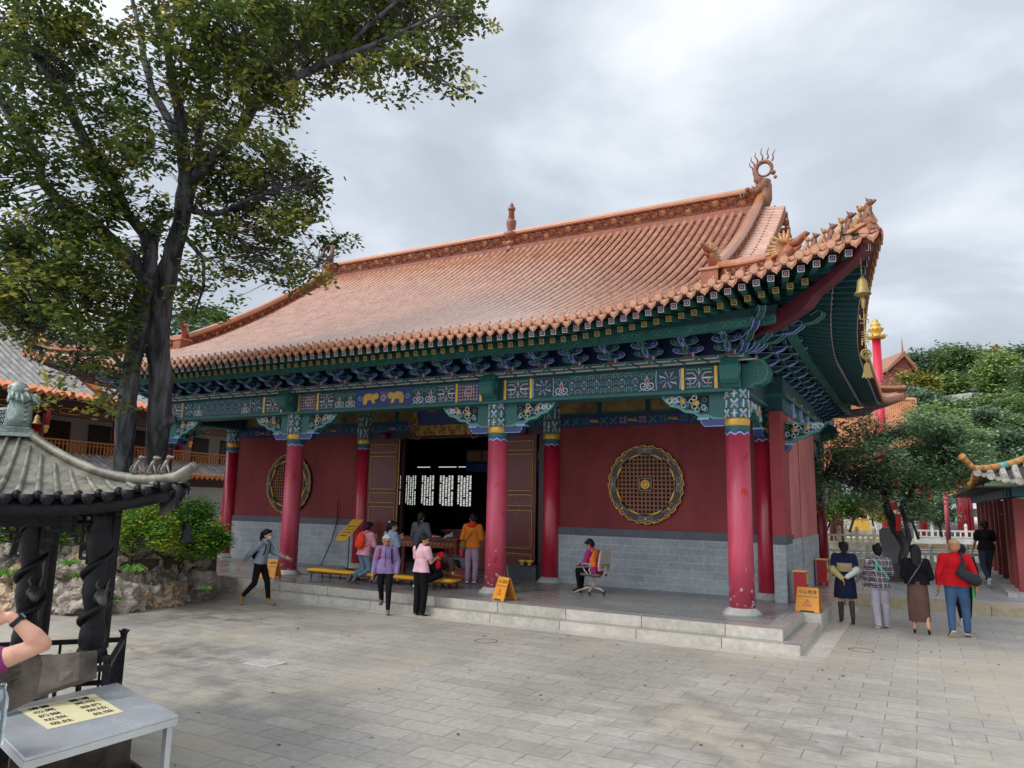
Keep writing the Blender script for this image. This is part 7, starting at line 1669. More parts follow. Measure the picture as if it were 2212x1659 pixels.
    to_ = fused(T, voxel*1.1, 'top' if sl != 'long' or th < .012 else 'jacket', tm_, t, 3, cut=(J['pelvis']+F0 @ Vector((0, 0, -hem-.03)), F0 @ Vector((0, 0, 1))))
    # bottom
    kind, bmtl, wd, ln = bottom[:4]
    if kind == 'trousers':
        Q = [('e', J['pelvis'], (.155*f, .115*f, .12), F0)]
        for sd in 'LR':
            hi, kn, an = J['hi'+sd], J['kn'+sd], J['an'+sd]; e = kn.lerp(an, ln); Q += [('c', hi, kn, .090*f+wd*.5, .060+wd), ('c', kn, e, .060+wd, .042+wd*1.1)]
        fused(Q, voxel*1.1, 'trousers', bmtl, t, 3)
    else:
        n = 26; q = MB(); c0 = J['pelvis']; hemz = ln; vs = []; m = 12; kc = (J['knL']+J['knR'])/2
        for j in range(m+1):
            v = j/m; z = c0.z+.06+(hemz-c0.z-.06)*v; cx = c0.x+(kc.x-c0.x)*v*.8; cyy = c0.y+(kc.y-c0.y)*v*.6
            rx = .150*f+.03*math.sin(min(1, v*2)*PI/2)+wd*v; ry = .118*f+.03*math.sin(min(1, v*2)*PI/2)+wd*v*.9
            for i in range(n):
                a = 2*PI*i/n; w_ = 1+.035*v*math.sin(a*5+1); vs.append((cx+rx*w_*math.cos(a), cyy+ry*w_*math.sin(a), z))
        fc = [(j*n+i, (j+1)*n+i, (j+1)*n+(i+1) % n, j*n+(i+1) % n) for j in range(m) for i in range(n)]
        if len(bottom) > 4:    # side slit
            fc = [x for x in fc if not ((x[0] % n) in (n//2, n//2-1, n//2+1, n//2+2) and x[0]//n >= m*.45)]
        q.add(vs, fc, 0)
        q.build('skirt', bmtl, t, smooth=True)
    # shoes
    sk, sm = shoes[0], shoes[1]
    for sd in 'LR':
        an, to = J['an'+sd], J['to'+sd]; d = (to-an); d2 = Vector((d.x, d.y, d.z)).normalized()
        S = [('e', an.lerp(to, .15)+Vector((0, 0, 0)), (.036, .036, .036)), ('c', an, an.lerp(to, .9), .040, .034), ('e', to-d2*.015, (.040, .045, .028))]
        if sk == 'boot': S += [('c', an, an.lerp(J['kn'+sd], .62), .046, .056), ('c', an.lerp(J['kn'+sd], .62), an.lerp(J['kn'+sd], .78), .058, .060)]
        if sk == 'ankle': S += [('c', an, an.lerp(J['kn'+sd], .16), .046, .048)]
        if sk == 'heel': S = [('c', an.lerp(to, .0), to, .028, .026), ('c', an-Vector((0, 0, .01)), an+Vector((0, .02, -.075)), .014, .006)]
        so_ = fused(S, .010, 'shoe', sm, t, 2)
        if len(shoes) > 2:
            side = d2.cross(Vector((0, 0, 1))); side = side.normalized() if side.length > .1 else Vector((1, 0, 0)); nn = side.cross(d2).normalized(); nn = nn if nn.dot(an-J['kn'+sd]) > 0 else -nn
            q = MB(); q.prism([(-.04, -.034), (.05, -.04), (.12, -.042), (.155, -.02), (.155, .02), (.12, .042), (.05, .04), (-.04, .034)], an+nn*.028, d2, side, nn*.022); o = q.build('sole', shoes[2]); o.parent = so_
    t['J'] = 0; del t['J']
    return t, J, dict(F0=F0, F1=F1, F2=F2, hp=hp, HF=HF)
def child(t, q, nm, m, **k): o = q.build(nm, m, **k); o.parent = t; return o
def yaw_to(dx, dy): return math.atan2(dx, -dy)
def gz(px, py, z=0):   # ground point under a photo coordinate
    d = (_f + (px-1106)/FPX*_r - (py-829.5)/FPX*_u); k = (z-CAM.z)/d.z; return CAM+k*d
def MIR(p):
    o = {}
    for k, v in p.items():
        kk = k[:-1]+{'L': 'R', 'R': 'L'}[k[-1]] if k[-1] in 'LR' else k; o[kk] = (-v[0], v[1], v[2])
    return o
def at_plane(px, y): 
    d = (_f + (px-1106)/FPX*_r); k = (y-CAM.y)/d.y; return CAM.x+k*d.x
bx = lambda px, y: at_plane(px, y)
navy = cloth('navy_black_cloth', '#0c0e16', spec=.2); blk = cloth('black_cloth', '#0b0b0d', spec=.2)
WALKR = dict(knL=(-.10, -.16, .50), anL=(-.09, -.26, .12), toL=(-.10, -.40, .09), knR=(.10, .02, .46), anR=(.10, .30, .16), toR=(.10, .22, .03), elL=(-.22, .10, 1.05), wrL=(-.22, .12, .82), elR=(.22, -.08, 1.06), wrR=(.21, -.24, .88))
WALKL = {(k[:-1]+('R' if k[-1] == 'L' else 'L')): (-v[0], v[1], v[2]) for k, v in WALKR.items()}
# ---- walking woman with mask and black bag, left of the steps
pose = dict(chest=(0, -.05, 1.19), neck=(0, -.07, 1.35), head=(0, -.11, 1.48), shL=(-.165, -.04, 1.30), shR=(.165, -.06, 1.30), look=(0, -1, -.12),
    knL=(-.09, .06, .47), anL=(-.09, .34, .16), toL=(-.09, .30, .02), knR=(.09, -.14, .50), anR=(.09, -.20, .08), toR=(.09, -.34, .03), elR=(.26, -.16, 1.10), wrR=(.30, -.40, 1.0), elL=(-.24, .16, 1.06), wrL=(-.26, .30, .86))
g1 = gz(556, 1308); W1 = person('masked person walking right in grey sweater and black trousers with small black backpack', (g1.x, g1.y, 0), yaw_to(.93, .36), 1.60, pose, (cloth('grey_rib_sweater', '#7c8490', .25, .6), 'long', -.02, .016), ('trousers', blk, .004, .92), ('ankle', cloth('tan_boots', '#8a6a48')), ('ponytail', M_hair))
t, J, D = W1
q = MB(); q.M = None; o_ = J['chest']+Vector((0, .15, -.08)); fused([('e', o_, (.11, .07, .16)), ('e', o_+Vector((0, .02, -.06)), (.12, .08, .10))], .014, 'backpack', blk, t)
for s in (-1, 1): q.tube([J['chest']+Vector((s*.03, .13, .12)), J['chest']+Vector((s*.10, .03, .185)), J['chest']+Vector((s*.11, -.11, .08)), J['chest']+Vector((s*.12, -.08, -.10)), J['chest']+Vector((s*.11, .10, -.18))], .011, 6)
child(t, q, 'strap', blk)
q = MB(); q.ball(D['hp'](0, -.062, -.045), .05, 0, 10, 7, (1, .8, .8)); child(t, q, 'face_mask', cloth('mask_blue', '#a9c4d0'))
# ---- old woman stepping down, facing the camera
pose = dict(knL=(-.09, -.10, .50), anL=(-.09, -.06, .10), toL=(-.10, -.21, .05), knR=(.10, -.16, .50), anR=(.11, -.18, .08), toR=(.13, -.32, .03), elL=(-.23, .03, 1.06), wrL=(-.25, -.10, .82), elR=(.24, .02, 1.06), wrR=(.25, -.10, .82), head=(0, -.045, 1.49), look=(0, -1, -.38))
pose['anL'] = (-.09, .20, .24); pose['toL'] = (-.10, .05, .185); pose['knL'] = (-.09, -.02, .58)
g1 = Vector((bx(852, -1.72), -1.72, 0)); W2 = person('grey-haired old person in a lilac zip jacket stepping down from the hall', (g1.x, g1.y, 0), yaw_to(.55, -1), 1.56, pose, (cloth('lilac_jacket', '#7d6890', .15, .5), 'long', .05, .028, 1), ('trousers', navy, .006, .9), ('shoe', cloth('grey_brown_shoe', '#6e665c'), mat('pale_sole', '#b5aea0', .7)), ('bob', M_ghair), skin=M_skin2)
t, J, D = W2; q = MB(); q.tube([J['chest']+Vector((0, -.142, y)) for y in (.15, .05, -.1, -.25)], .006, 5); child(t, q, 'zip', blk)
q = MB(); q.tube([J['chest']+Vector((-.11, .02, .19)), J['chest']+Vector((-.125, -.12, .10)), J['chest']+Vector((-.14, -.1, -.04)), J['chest']+Vector((-.15, 0, -.12))], .016, 6); child(t, q, 'red_strap', cloth('red_strap_cloth', '#a81c2c'))
q = MB(); q.tube([J['chest']+Vector((.12, .02, .19)), J['chest']+Vector((.125, -.12, .10)), J['chest']+Vector((.14, -.10, -.14)), J['chest']+Vector((.15, 0, -.2))], .014, 6); child(t, q, 'black_strap', blk)
# ---- woman in pink t-shirt seen from behind holding red packet
pose = dict(elR=(.20, -.06, 1.05), wrR=(.17, -.26, 1.13), elL=(-.20, -.06, 1.04), wrL=(-.06, -.26, 1.10), look=(.75, -.8, -.25), head=(.02, -.03, 1.49), anL=(-.07, .03, .08), toL=(-.09, -.12, .03))
pose = MIR(pose); g1 = gz(906, 1330); W3 = person('person in pale pink t-shirt and black trousers with low ponytail, holding a red packet', (g1.x, g1.y, 0), yaw_to(.15, 1), 1.60, pose, (cloth('pink_tee', '#d0a4ae'), 'short', .01, .012), ('trousers', blk, .020, .96), ('shoe', cloth('beige_trainer', '#b5a890'), M_black), ('lowtail', M_hair))
t, J, D = W3; q = MB(); q.box(J['wrL']+Vector((-.03, -.08, .06)), (.11, .07, .10), 0, Matrix.Rotation(.4, 3, 'Y')); q.ball(J['wrL']+Vector((-.02, -.03, -.13)), .07, 0, 9, 6, (.8, .8, 1.3)); o = q.build('red_packet', cloth('red_plastic', '#c41428')); o.parent = t; 
# ---- kneeling pose on the bench (facing -Y local); bench 0.22 high
KN = dict(pelvis=(0, .12, .70), chest=(0, .06, 1.0), neck=(0, .04, 1.16), head=(0, .0, 1.29), shL=(-.165, .05, 1.11), shR=(.165, .05, 1.11), elL=(-.20, -.02, .86), elR=(.20, -.02, .86), wrL=(-.04, -.20, .98), wrR=(.04, -.20, .98), handL=(.1, -.3, 1), handR=(-.1, -.3, 1), hiL=(-.085, .12, .68), hiR=(.085, .12, .68), knL=(-.09, .0, .28), knR=(.09, .0, .28), anL=(-.09, .40, .16), anR=(.09, .40, .16), toL=(-.09, .47, .05), toR=(.09, .47, .05), look=(0, -1, -.2))
W4 = person('kneeling person in pink vest and blue jeans with an orange backpack', (bx(812, .15), .15, .33), yaw_to(.1, 1), 1.60, KN, (cloth('pink_vest', '#cf8c9c'), 'long', .05, .018), ('trousers', cloth('pale_jeans', '#6f8398'), .004, .92), ('shoe', cloth('dark_grey_shoe', '#3c3c40'), mat('rubber_sole', '#55504c', .8)), ('bob', M_hair))
t, J, D = W4; fused([('e', (-.02, .27, .98), (.13, .09, .19)), ('e', (-.02, .31, .90), (.13, .08, .12))], .014, 'backpack', cloth('orange_backpack', '#d9401c', .1, .3), t)
q = MB()
for s in (-1, 1): q.tube([(s*.06, .22, 1.14), (s*.11, .08, 1.21), (s*.12, -.07, 1.10), (s*.14, -.02, .92), (s*.13, .2, .84)], .014, 6)
child(t, q, 'strap', MATS['orange_backpack'])
for s in (-1, 1): fused([('c', (s*.20, -.02, .86), (s*.05, -.18, .97), .052, .040)], .014, 'sleeve', cloth('pale_grey_sleeve', '#b4b8b8'), t)
W5 = person('kneeling person in a pale denim jacket behind the grey-haired person, white hair clip', (bx(863, .3), .3, .33), yaw_to(.3, 1), 1.64, {**KN, 'look': (-.5, -1, -.1)}, (cloth('pale_denim', '#8795a8'), 'long', .02, .02), ('trousers', blk, .004, .92), ('shoe', cloth('grey_shoe', '#5c5a5c'), mat('rubber_sole', '#55504c', .8)), ('ponytail', M_hair))
t, J, D = W5; q = MB(); q.tube([D['hp'](.07*math.cos(a), .10, .08+.03*math.sin(a)) for a in LS(0, 3.1, 7)], .012, 6); child(t, q, 'hair_clip', M_white)
W6 = person('person in charcoal grey sweater seen from behind at the altar table', (bx(921, 1.0), 1.0, .33), yaw_to(.0, 1), 1.64, dict(elL=(-.24, -.03, 1.06), elR=(.24, -.03, 1.06), wrL=(-.12, -.24, 1.05), wrR=(.12, -.24, 1.05), look=(.2, -1, -.3)), (cloth('charcoal_sweater', '#55555c', .1, .6), 'long', .02, .03), ('trousers', blk, .008, .92), ('shoe', blk), ('lowtail', mat('brown_hair', '#241612', .6, .3, 30, spec=.25)))
# bowing man
BOW = dict(pelvis=(0, .22, .62), chest=(0, -.12, .62), neck=(0, -.26, .54), head=(0, -.38, .46), shL=(-.165, -.20, .58), shR=(.165, -.20, .58), elL=(-.22, -.22, .32), elR=(.22, -.20, .32), wrL=(-.14, -.42, .26), wrR=(.16, -.42, .26), handL=(0, -1, 0), handR=(0, -1, 0), hiL=(-.095, .22, .58), hiR=(.095, .22, .58), knL=(-.11, .02, .29), knR=(.11, .02, .29), anL=(-.11, .40, .16), anR=(.11, .40, .16), toL=(-.11, .47, .05), toR=(.11, .47, .05), look=(0, -.3, -1))
W7 = person('person in a dark brown top bowing low on the yellow bench, white shoe soles showing', (bx(962, .05), .05, .33), yaw_to(.55, 1), 1.72, BOW, (cloth('brown_tee', '#40332e'), 'short', .0, .014), ('trousers', navy, .012, .92), ('shoe', cloth('grey_trainer', '#7c7a78'), M_white), ('short', M_hair), fat=1.08, skin=M_skin2)
W8 = person('standing person in orange vest over red hooded top beside the worn red column', (bx(1030, 1.35), 1.35, .33), yaw_to(-.25, 1), 1.64, MIR(dict(elL=(-.24, .02, 1.04), wrL=(-.30, -.18, .95), elR=(.22, -.03, 1.05), wrR=(.14, -.25, 1.02), look=(-.4, -1, -.5))), (cloth('orange_vest', '#b8641e'), 'none', .03, .026), ('trousers', cloth('mauve_trousers', '#93798a'), .016, .94), ('shoe', blk, M_white), ('short', M_hair))
t, J, D = W8
for sd in 'LR': fused([('c', J['sh'+sd], J['el'+sd], .064, .054), ('c', J['el'+sd], J['wr'+sd], .054, .042)], .014, 'sleeve', cloth('red_hoodie', '#b82418'), t)
fused([('e', (0, .09, 1.36), (.11, .06, .07)), ('c', (-.06, .02, 1.38), (.06, .02, 1.38), .05, .05)], .014, 'hood', MATS['red_hoodie'], t)
q = MB(); q.tube([(-.12, .03, 1.38), (.0, .16, 1.16), (.16, .14, .93)], .010, 6); child(t, q, 'strap', cloth('olive_strap', '#5c4c28'))
fused([('e', (.19, .11, .88), (.08, .05, .11))], .012, 'shoulder_bag', cloth('olive_bag', '#6a5830'), t)
fused([('e', (.32, -.20, .72), (.06, .05, .14)), ('c', (.31, -.20, .93), (.32, -.20, .80), .012, .03)], .012, 'plastic_bag', cloth('red_bag', '#b83a44'), t)
# seated guard
SIT = dict(pelvis=(0, .06, .50), chest=(0, .0, .80), neck=(0, -.04, .96), head=(0, -.10, 1.08), shL=(-.165, -.02, .91), shR=(.165, -.02, .91), elL=(-.20, -.10, .66), elR=(.20, -.10, .66), wrL=(-.10, -.32, .62), wrR=(.10, -.32, .62), hiL=(-.09, .04, .50), hiR=(.09, .04, .50), knL=(-.10, -.38, .49), knR=(.10, -.38, .49), anL=(-.09, -.40, .09), anR=(.09, -.34, .09), toL=(-.10, -.54, .03), toR=(.10, -.48, .03), look=(0, -1, -.75))
cx_, cy_ = -3.42, 1.45
W9 = person('seated person in a magenta sweater and orange vest on the beige office chair, head bowed', (cx_, cy_, .33), yaw_to(-1, .25), 1.56, SIT, (cloth('magenta_sweater', '#a02470'), 'long', .02, .012, 1), ('trousers', blk, .0, .94), ('shoe', cloth('dark_maroon_shoe', '#4a2428'), mat('pale_sole', '#b5aea0', .7)), ('short', M_hair))
t, J, D = W9; fused([('e', (0, -.0, .78), (.165, .125, .19)), ('e', (0, .04, .62), (.165, .13, .14)), ('c', (-.11, -.01, .93), (.11, -.01, .93), .06, .06)], .014, 'vest', cloth('orange_safety_vest', '#d87c28'), t)
# ---- group of four at right, seen from behind
def back_person(lab, px, py, H, face, pose, *a, **k): g = gz(px, py); return person(lab, (g.x, g.y, 0), yaw_to(*face), H, pose, *a, **k)
bp = {**WALKL, 'elL': (-.22, .10, 1.05), 'wrL': (-.04, .17, .93), 'elR': (.22, .10, 1.05), 'wrR': (.06, .18, .90), 'handL': (1, 0, -.3), 'handR': (-.5, 0, -1), 'look': (.25, -1, 0)}
bp.update(knR=(.10, -.03, .47), anR=(.10, -.02, .08), toR=(.11, -.16, .03), knL=(-.10, .03, .48), anL=(-.11, .20, .14), toL=(-.11, .14, .02))
W10 = back_person('person in navy and beige sweater, navy skirt and tall boots, hands behind back', 1830, 1346, 1.60, (-.1, 1), bp, (cloth('navy_sweater', '#161c38'), 'long', -.06, .024), ('skirt', cloth('navy_skirt', '#141c34'), .03, .50), ('boot', cloth('grey_boots', '#3f3a38')), ('lowtail', M_hair), fat=1.08)
t, J, D = W10
q = MB(); q.lathe([(.182, -.17), (.190, -.10), (.192, -.04), (.188, .0)], J['chest'], 26, 0, cap=False); q.v = [(J['chest'].x+(v[0]-J['chest'].x)*1.02, J['chest'].y+(v[1]-J['chest'].y)*.80, v[2]) for v in q.v]; child(t, q, 'beige_panel', cloth('beige_knit', '#9a8666'), smooth=True)
fused([('c', J['shR'].lerp(J['elR'], .35), J['elR'], .074, .066), ('c', J['elR'], J['wrR'], .066, .05)], .014, 'sleeve', cloth('olive_yellow_sleeve', '#a89c5c'), t); fused([('c', J['shL'].lerp(J['elL'], .35), J['elL'], .074, .066), ('c', J['elL'], J['wrL'], .066, .05)], .014, 'sleeve', cloth('white_sleeve', '#c9c6c0'), t)
fused([('e', D['hp'](0, .01, .06), (.092, .10, .07)), ('e', D['hp'](.0, -.11, .045), (.06, .06, .012))], .011, 'cap', cloth('black_cap', '#141416'), t, 1)
def plaid_mat():
    m = mat('plaid_shirt', '#4a4450', .9, .1, 3, .3, 20); nt = m.node_tree; n = nt.nodes; l = nt.links; b = n['Principled BSDF']
    tc = n.new('ShaderNodeTexCoord'); sx = n.new('ShaderNodeSeparateXYZ'); l.new(tc.outputs['Object'], sx.inputs[0]); prev = None
    ad = n.new('ShaderNodeMath'); ad.operation = 'ADD'; l.new(sx.outputs[0], ad.inputs[0]); l.new(sx.outputs[1], ad.inputs[1])
    for src, f, lo in ((sx.outputs[2], 9., .80), (ad.outputs[0], 11., .80), (sx.outputs[2], 27., .72), (ad.outputs[0], 33., .72)):
        mu = n.new('ShaderNodeMath'); mu.operation = 'MULTIPLY'; mu.inputs[1].default_value = f; l.new(src, mu.inputs[0]); fr = n.new('ShaderNodeMath'); fr.operation = 'FRACT'; l.new(mu.outputs[0], fr.inputs[0])
        gt = n.new('ShaderNodeMath'); gt.operation = 'GREATER_THAN'; gt.inputs[1].default_value = lo; l.new(fr.outputs[0], gt.inputs[0])
        if prev is None: prev = gt.outputs[0]
        else: a = n.new('ShaderNodeMath'); a.operation = 'ADD'; l.new(prev, a.inputs[0]); l.new(gt.outputs[0], a.inputs[1]); prev = a.outputs[0]
    cr_ = n.new('ShaderNodeValToRGB'); dv_ = n.new('ShaderNodeMath'); dv_.operation = 'DIVIDE'; dv_.inputs[1].default_value = 3.; l.new(prev, dv_.inputs[0]); l.new(dv_.outputs[0], cr_.inputs[0])
    e = cr_.color_ramp.elements; e[0].color = (*rgb('#2c2a38'), 1); e[1].color = (*rgb('#c8c2c2'), 1); x = e.new(.34); x.color = (*rgb('#6c5c66'), 1); l.new(cr_.outputs[0], b.inputs['Base Color']); return m
W11 = back_person('person in grey plaid shirt and light trousers with hair in a bun', 1905, 1357, 1.58, (-.25, 1), {**{k: v for k, v in WALKR.items()}, 'knL': (-.09, -.04, .47), 'anL': (-.09, -.02, .08), 'toL': (-.10, -.17, .03), 'knR': (.09, .02, .47), 'anR': (.09, .14, .10), 'toR': (.10, .06, .02), 'elL': (-.23, .0, 1.06), 'wrL': (-.18, -.24, 1.10), 'wrR': (.26, -.08, .80)}, (plaid_mat(), 'long', .10, .024), ('trousers', cloth('pale_trousers', '#a29ca4'), .026, .96), ('shoe', cloth('cream_trainer', '#c4b8a0'), M_white), ('bun', M_hair))
t, J, D = W11; q = MB(); q.ribbon([(.10, .10, 1.36), (.05, .155, 1.26), (-.06, .165, 1.10), (-.16, .14, .96)], .035, .006, nrm=(0, 1, 0)); q.ribbon([(.07, .15, 1.28), (.07, .16, 1.12)], .035, .006, nrm=(0, 1, 0)); child(t, q, 'mint_strap', cloth('mint_strap_cloth', '#5fa890'))
W12 = back_person('long-haired person in a black top, long brown slit skirt and black heels', 1988, 1371, 1.62, (-.1, 1), MIR({'knR': (.11, .0, .48), 'anR': (.13, .12, .14), 'toR': (.15, .04, .035), 'anL': (-.08, .02, .12), 'toL': (-.08, -.08, .03), 'knL': (-.08, -.02, .48), 'elL': (-.23, .02, 1.04), 'wrL': (-.16, -.2, 1.0), 'elR': (.24, .02, 1.04), 'wrR': (.20, -.2, .98), 'look': (-.1, -1, -.2)}), (cloth('black_knit', '#101014'), 'long', -.04, .016), ('skirt', cloth('brown_skirt', '#5e443c', .3, .5), -.01, .24, 1), ('heel', mat('patent_black', '#0c0c0e', .25, .1)), ('long', mat('brown_black_hair', '#151012', .6, .3, 30, spec=.25)), fat=1.05)
t, J, D = W12; q = MB(); q.tube([(-.11, .06, 1.37), (-.05, .14, 1.25), (.10, .15, 1.02), (.15, .11, .92)], .009, 6); child(t, q, 'strap', cloth('grey_strap', '#6a6a70'))
W13 = back_person('person in bright red top, blue jeans and tan cap carrying a dark sling bag', 2075, 1377, 1.74, (-.05, 1), {**WALKL, 'knL': (-.11, -.06, .47), 'anL': (-.12, -.08, .08), 'toL': (-.14, -.22, .03), 'knR': (.11, .0, .48), 'anR': (.12, .14, .12), 'toR': (.15, .04, .02), 'elL': (-.26, .04, 1.05), 'wrL': (-.27, .0, .80), 'elR': (.26, .04, 1.05), 'wrR': (.27, -.02, .80)}, (cloth('bright_red_top', '#b8121e'), 'long', .02, .022), ('trousers', cloth('blue_jeans', '#3f5878'), .012, .92), ('shoe', cloth('black_trainer', '#16161a'), mat('cream_heel', '#b8b09a', .7)), ('short', M_skin2), fat=1.20, skin=M_skin2)
t, J, D = W13; fused([('e', D['hp'](0, .012, .06), (.094, .104, .075)), ('e', D['hp'](0, -.12, .045), (.06, .06, .012))], .011, 'cap', cloth('tan_cap', '#a58868'), t, 1)
fused([('c', (-.06, .20, 1.08), (-.26, .19, .97), .085, .10), ('c', (-.08, .2, 1.13), (-.10, .18, 1.28), .05, .03)], .014, 'sling_bag', cloth('dark_grey_bag', '#2c2e32'), t); q = MB(); q.tube([(-.10, .18, 1.30), (-.09, .10, 1.40), (-.07, .0, 1.40), (.0, -.16, 1.2)], .022, 6); child(t, q, 'strap', MATS['dark_grey_bag'])
q = MB(); q.bx(-.24, -.22, -.06, .08, .66, .93); child(t, q, 'green_folder', cloth('green_folder', '#2fae4c'))
W14 = person('person in dark clothes mostly hidden behind the one in red', (3.62, 3.9, 0), yaw_to(-.1, 1), 1.60, WALKR, (blk, 'long', .02, .02), ('trousers', blk, .01, .94), ('shoe', blk, M_white), ('short', M_hair))
g1 = gz(2136, 1262, .30); W15 = person('person in a black t-shirt and dark jeans walking under the gatehouse eave', (g1.x, g1.y, .30), yaw_to(-.3, 1), 1.72, {**WALKR, 'elL': (-.22, .0, 1.06), 'wrL': (-.26, -.2, 1.1)}, (blk, 'short', .0, .016), ('trousers', cloth('dark_jeans', '#27303e'), .012, .94), ('shoe', cloth('red_white_shoe', '#7a3030'), M_white), ('short', M_hair), fat=1.1, skin=M_skin2)
# ---- person at the left edge raising an arm: shoulder and head lie outside the frame
E_ = at(93, 1392, 4.1); Wr = at(22, 1330, 4.05); Sh = at(-75, 1452, 4.0)
t = thing('person', 'bare raised arm with black wrist band and a pink sleeve at the left edge', 'person', (Sh.x, Sh.y, 0))
o0 = Vector((Sh.x, Sh.y, 0)); E_, Wr, Sh = E_-o0, Wr-o0, Sh-o0; lft = -_r.copy(); lft.z = 0; lft.normalize(); fw = _f.copy(); fw.z = 0; fw.normalize(); Z = Vector((0, 0, 1))
hd = at(-50, 1305, 4.05)-o0; z0 = Sh.z
B = [('c', Sh, Sh.lerp(E_, .5), .062, .058), ('c', Sh.lerp(E_, .5), E_, .056, .042), ('c', E_, E_.lerp(Wr, .3), .045, .050), ('c', E_.lerp(Wr, .3), Wr, .050, .027)]
hdv = (at(-22, 1342, 4.0)-o0-Wr).normalized(); palm = Wr+hdv*.055; F = frame(hdv, fw)
B += [('e', palm, (.020, .042, .052), F)]
for k, (off, L) in enumerate(((-.030, .075), (-.010, .085), (.011, .080), (.031, .062))):
    a = palm+F @ Vector((0, off, .035)); b = a+F @ Vector((-.012, off*.2, L*.5)); c = b+F @ Vector((-.035, 0, L*.35)); B += [('c', a, b, .0105, .0095), ('c', b, c, .0095, .008)]
a = palm+F @ Vector((-.01, -.04, -.015)); b = a+F @ Vector((-.02, -.025, .035)); B += [('c', a, b, .013, .011), ('c', b, b+F @ Vector((-.01, .0, .03)), .011, .009)]
Sh2 = Sh+lft*.36; ch = (Sh+Sh2)/2
B += [('c', Sh, Sh2, .07, .07), ('c', ch, ch+Z*.12, .06, .05), ('e', ch+Z*.24, (.085, .085, .12)), ('e', ch-Z*.15, (.17, .17, .2)), ('e', ch-Z*.42, (.16, .16, .22)), ('c', Sh2, Sh2-Z*.28, .055, .045), ('c', Sh2-Z*.28, Sh2-Z*.5+fw*.1, .045, .03), ('e', Sh2-Z*.57+fw*.12, (.03, .03, .05))]
for s in (-.1, .1): B += [('c', ch+lft*s-Z*.5, ch+lft*s-Z*.92, .085, .055), ('c', ch+lft*s-Z*.92, Vector((ch.x+lft.x*s, ch.y+lft.y*s, .08)), .055, .035), ('c', Vector((ch.x+lft.x*s, ch.y+lft.y*s, .05)), Vector((ch.x+lft.x*s, ch.y+lft.y*s, .04))+fw*.14, .035, .03)]
fused(B, .0085, 'body', mat('light_skin', '#d09a80', .55, .08, 9, .06, 60, sss=.12, col2='#dba88e'), t, 6)
fused([('c', Sh, Sh.lerp(E_, .40), .082, .078), ('c', Sh, Sh2, .085, .085), ('e', ch-Z*.15, (.20, .20, .24)), ('e', ch-Z*.42, (.19, .19, .25)), ('c', Sh2, Sh2-Z*.15, .08, .075)], .012, 'top', cloth('magenta_tee', '#8c3a78'), t, 4)
fused([('e', ch-Z*.55, (.18, .17, .14))]+[('c', ch+lft*s-Z*.55, Vector((ch.x+lft.x*s, ch.y+lft.y*s, .14)), .10, .06) for s in (-.09, .09)], .014, 'trousers', cloth('grey_trousers', '#54545a'), t)
fused([('e', ch+Z*.26, (.10, .10, .13))], .012, 'hair', M_hair, t)
q = MB(); ax = (Wr-E_).normalized(); FW = frame(ax, fw); q.M = Matrix.Translation(Wr-ax*.045) @ FW.to_4x4(); q.lathe([(.034, -.013), (.0375, -.012), (.0375, .012), (.034, .013)], (0, 0, 0), 22, 0, cap=False); q.box((.0, -.040, 0), (.022, .010, .040), 0); q.box((.0, -.046, 0), (.014, .003, .030), 1)
q.build('wrist_band', [mat('black_rubber', '#15151a', .5, .1), mat('band_screen', '#6a7078', .15, .05)], t, smooth=False)
b_ = at(2, 1530, 4.2); q = MB(); q.lathe([(.030, -.20), (.034, -.195), (.034, -.12), (.031, -.11), (.034, -.10), (.034, -.02), (.031, -.01), (.034, 0), (.034, .06), (.015, .10), (.014, .12), (.016, .121), (.016, .135)], b_, 20)
o = q.build('water_bottle', mat('clear_plastic', '#cfe0ea', .08, .05, 2, trans=.0), smooth=True); MATS['clear_plastic'].node_tree.nodes['Principled BSDF'].inputs['Transmission Weight'].default_value = .85
tag(o, 'clear plastic water bottle held low at the left edge beside the table', 'bottle')

# ================================================================ PROPS ON THE PORCH
M_yel = mat('yellow_cushion', '#d89c20', .5, .12, 3, .15, 10); M_legm = mat('dark_leg_metal', '#3c3430', .5, .2, metal=.4)
def bench(x0, x1, y0, y1, lab):
    t = thing('kneeling_bench', lab, 'bench', ((x0+x1)/2, (y0+y1)/2, .33), group='yellow kneeling benches'); L = x1-x0; w_ = y1-y0
    q = MB(); q.box((0, 0, .175), (L, w_, .075)); q.build('cushion', M_yel, t, bevel=.028, smooth=True)
    q = MB(); q.box((0, 0, .128), (L-.08, w_-.08, .018)); q.build('board', M_dark, t)
    for i in range(4):
        for s in (-1, 1): q = MB(); q.tube([(-L/2+.15+(L-.3)*i/3, s*(w_/2-.07), .12), (-L/2+.15+(L-.3)*i/3, s*(w_/2-.06), .02), (-L/2+.15+(L-.3)*i/3, s*(w_/2-.06), .0)], [.02, .015, .03], 8); q.build('leg', M_legm, t)
bench(bx(700, .25), bx(838, .25), .0, .5, 'yellow kneeling bench at left, with the person in the pink vest on its right end')
bench(bx(842, .25), bx(932, .25), -.02, .48, 'middle yellow kneeling bench behind the grey-haired person'); bench(bx(936, .25), bx(1002, .25), .0, .5, 'right yellow kneeling bench carrying the bowing person')
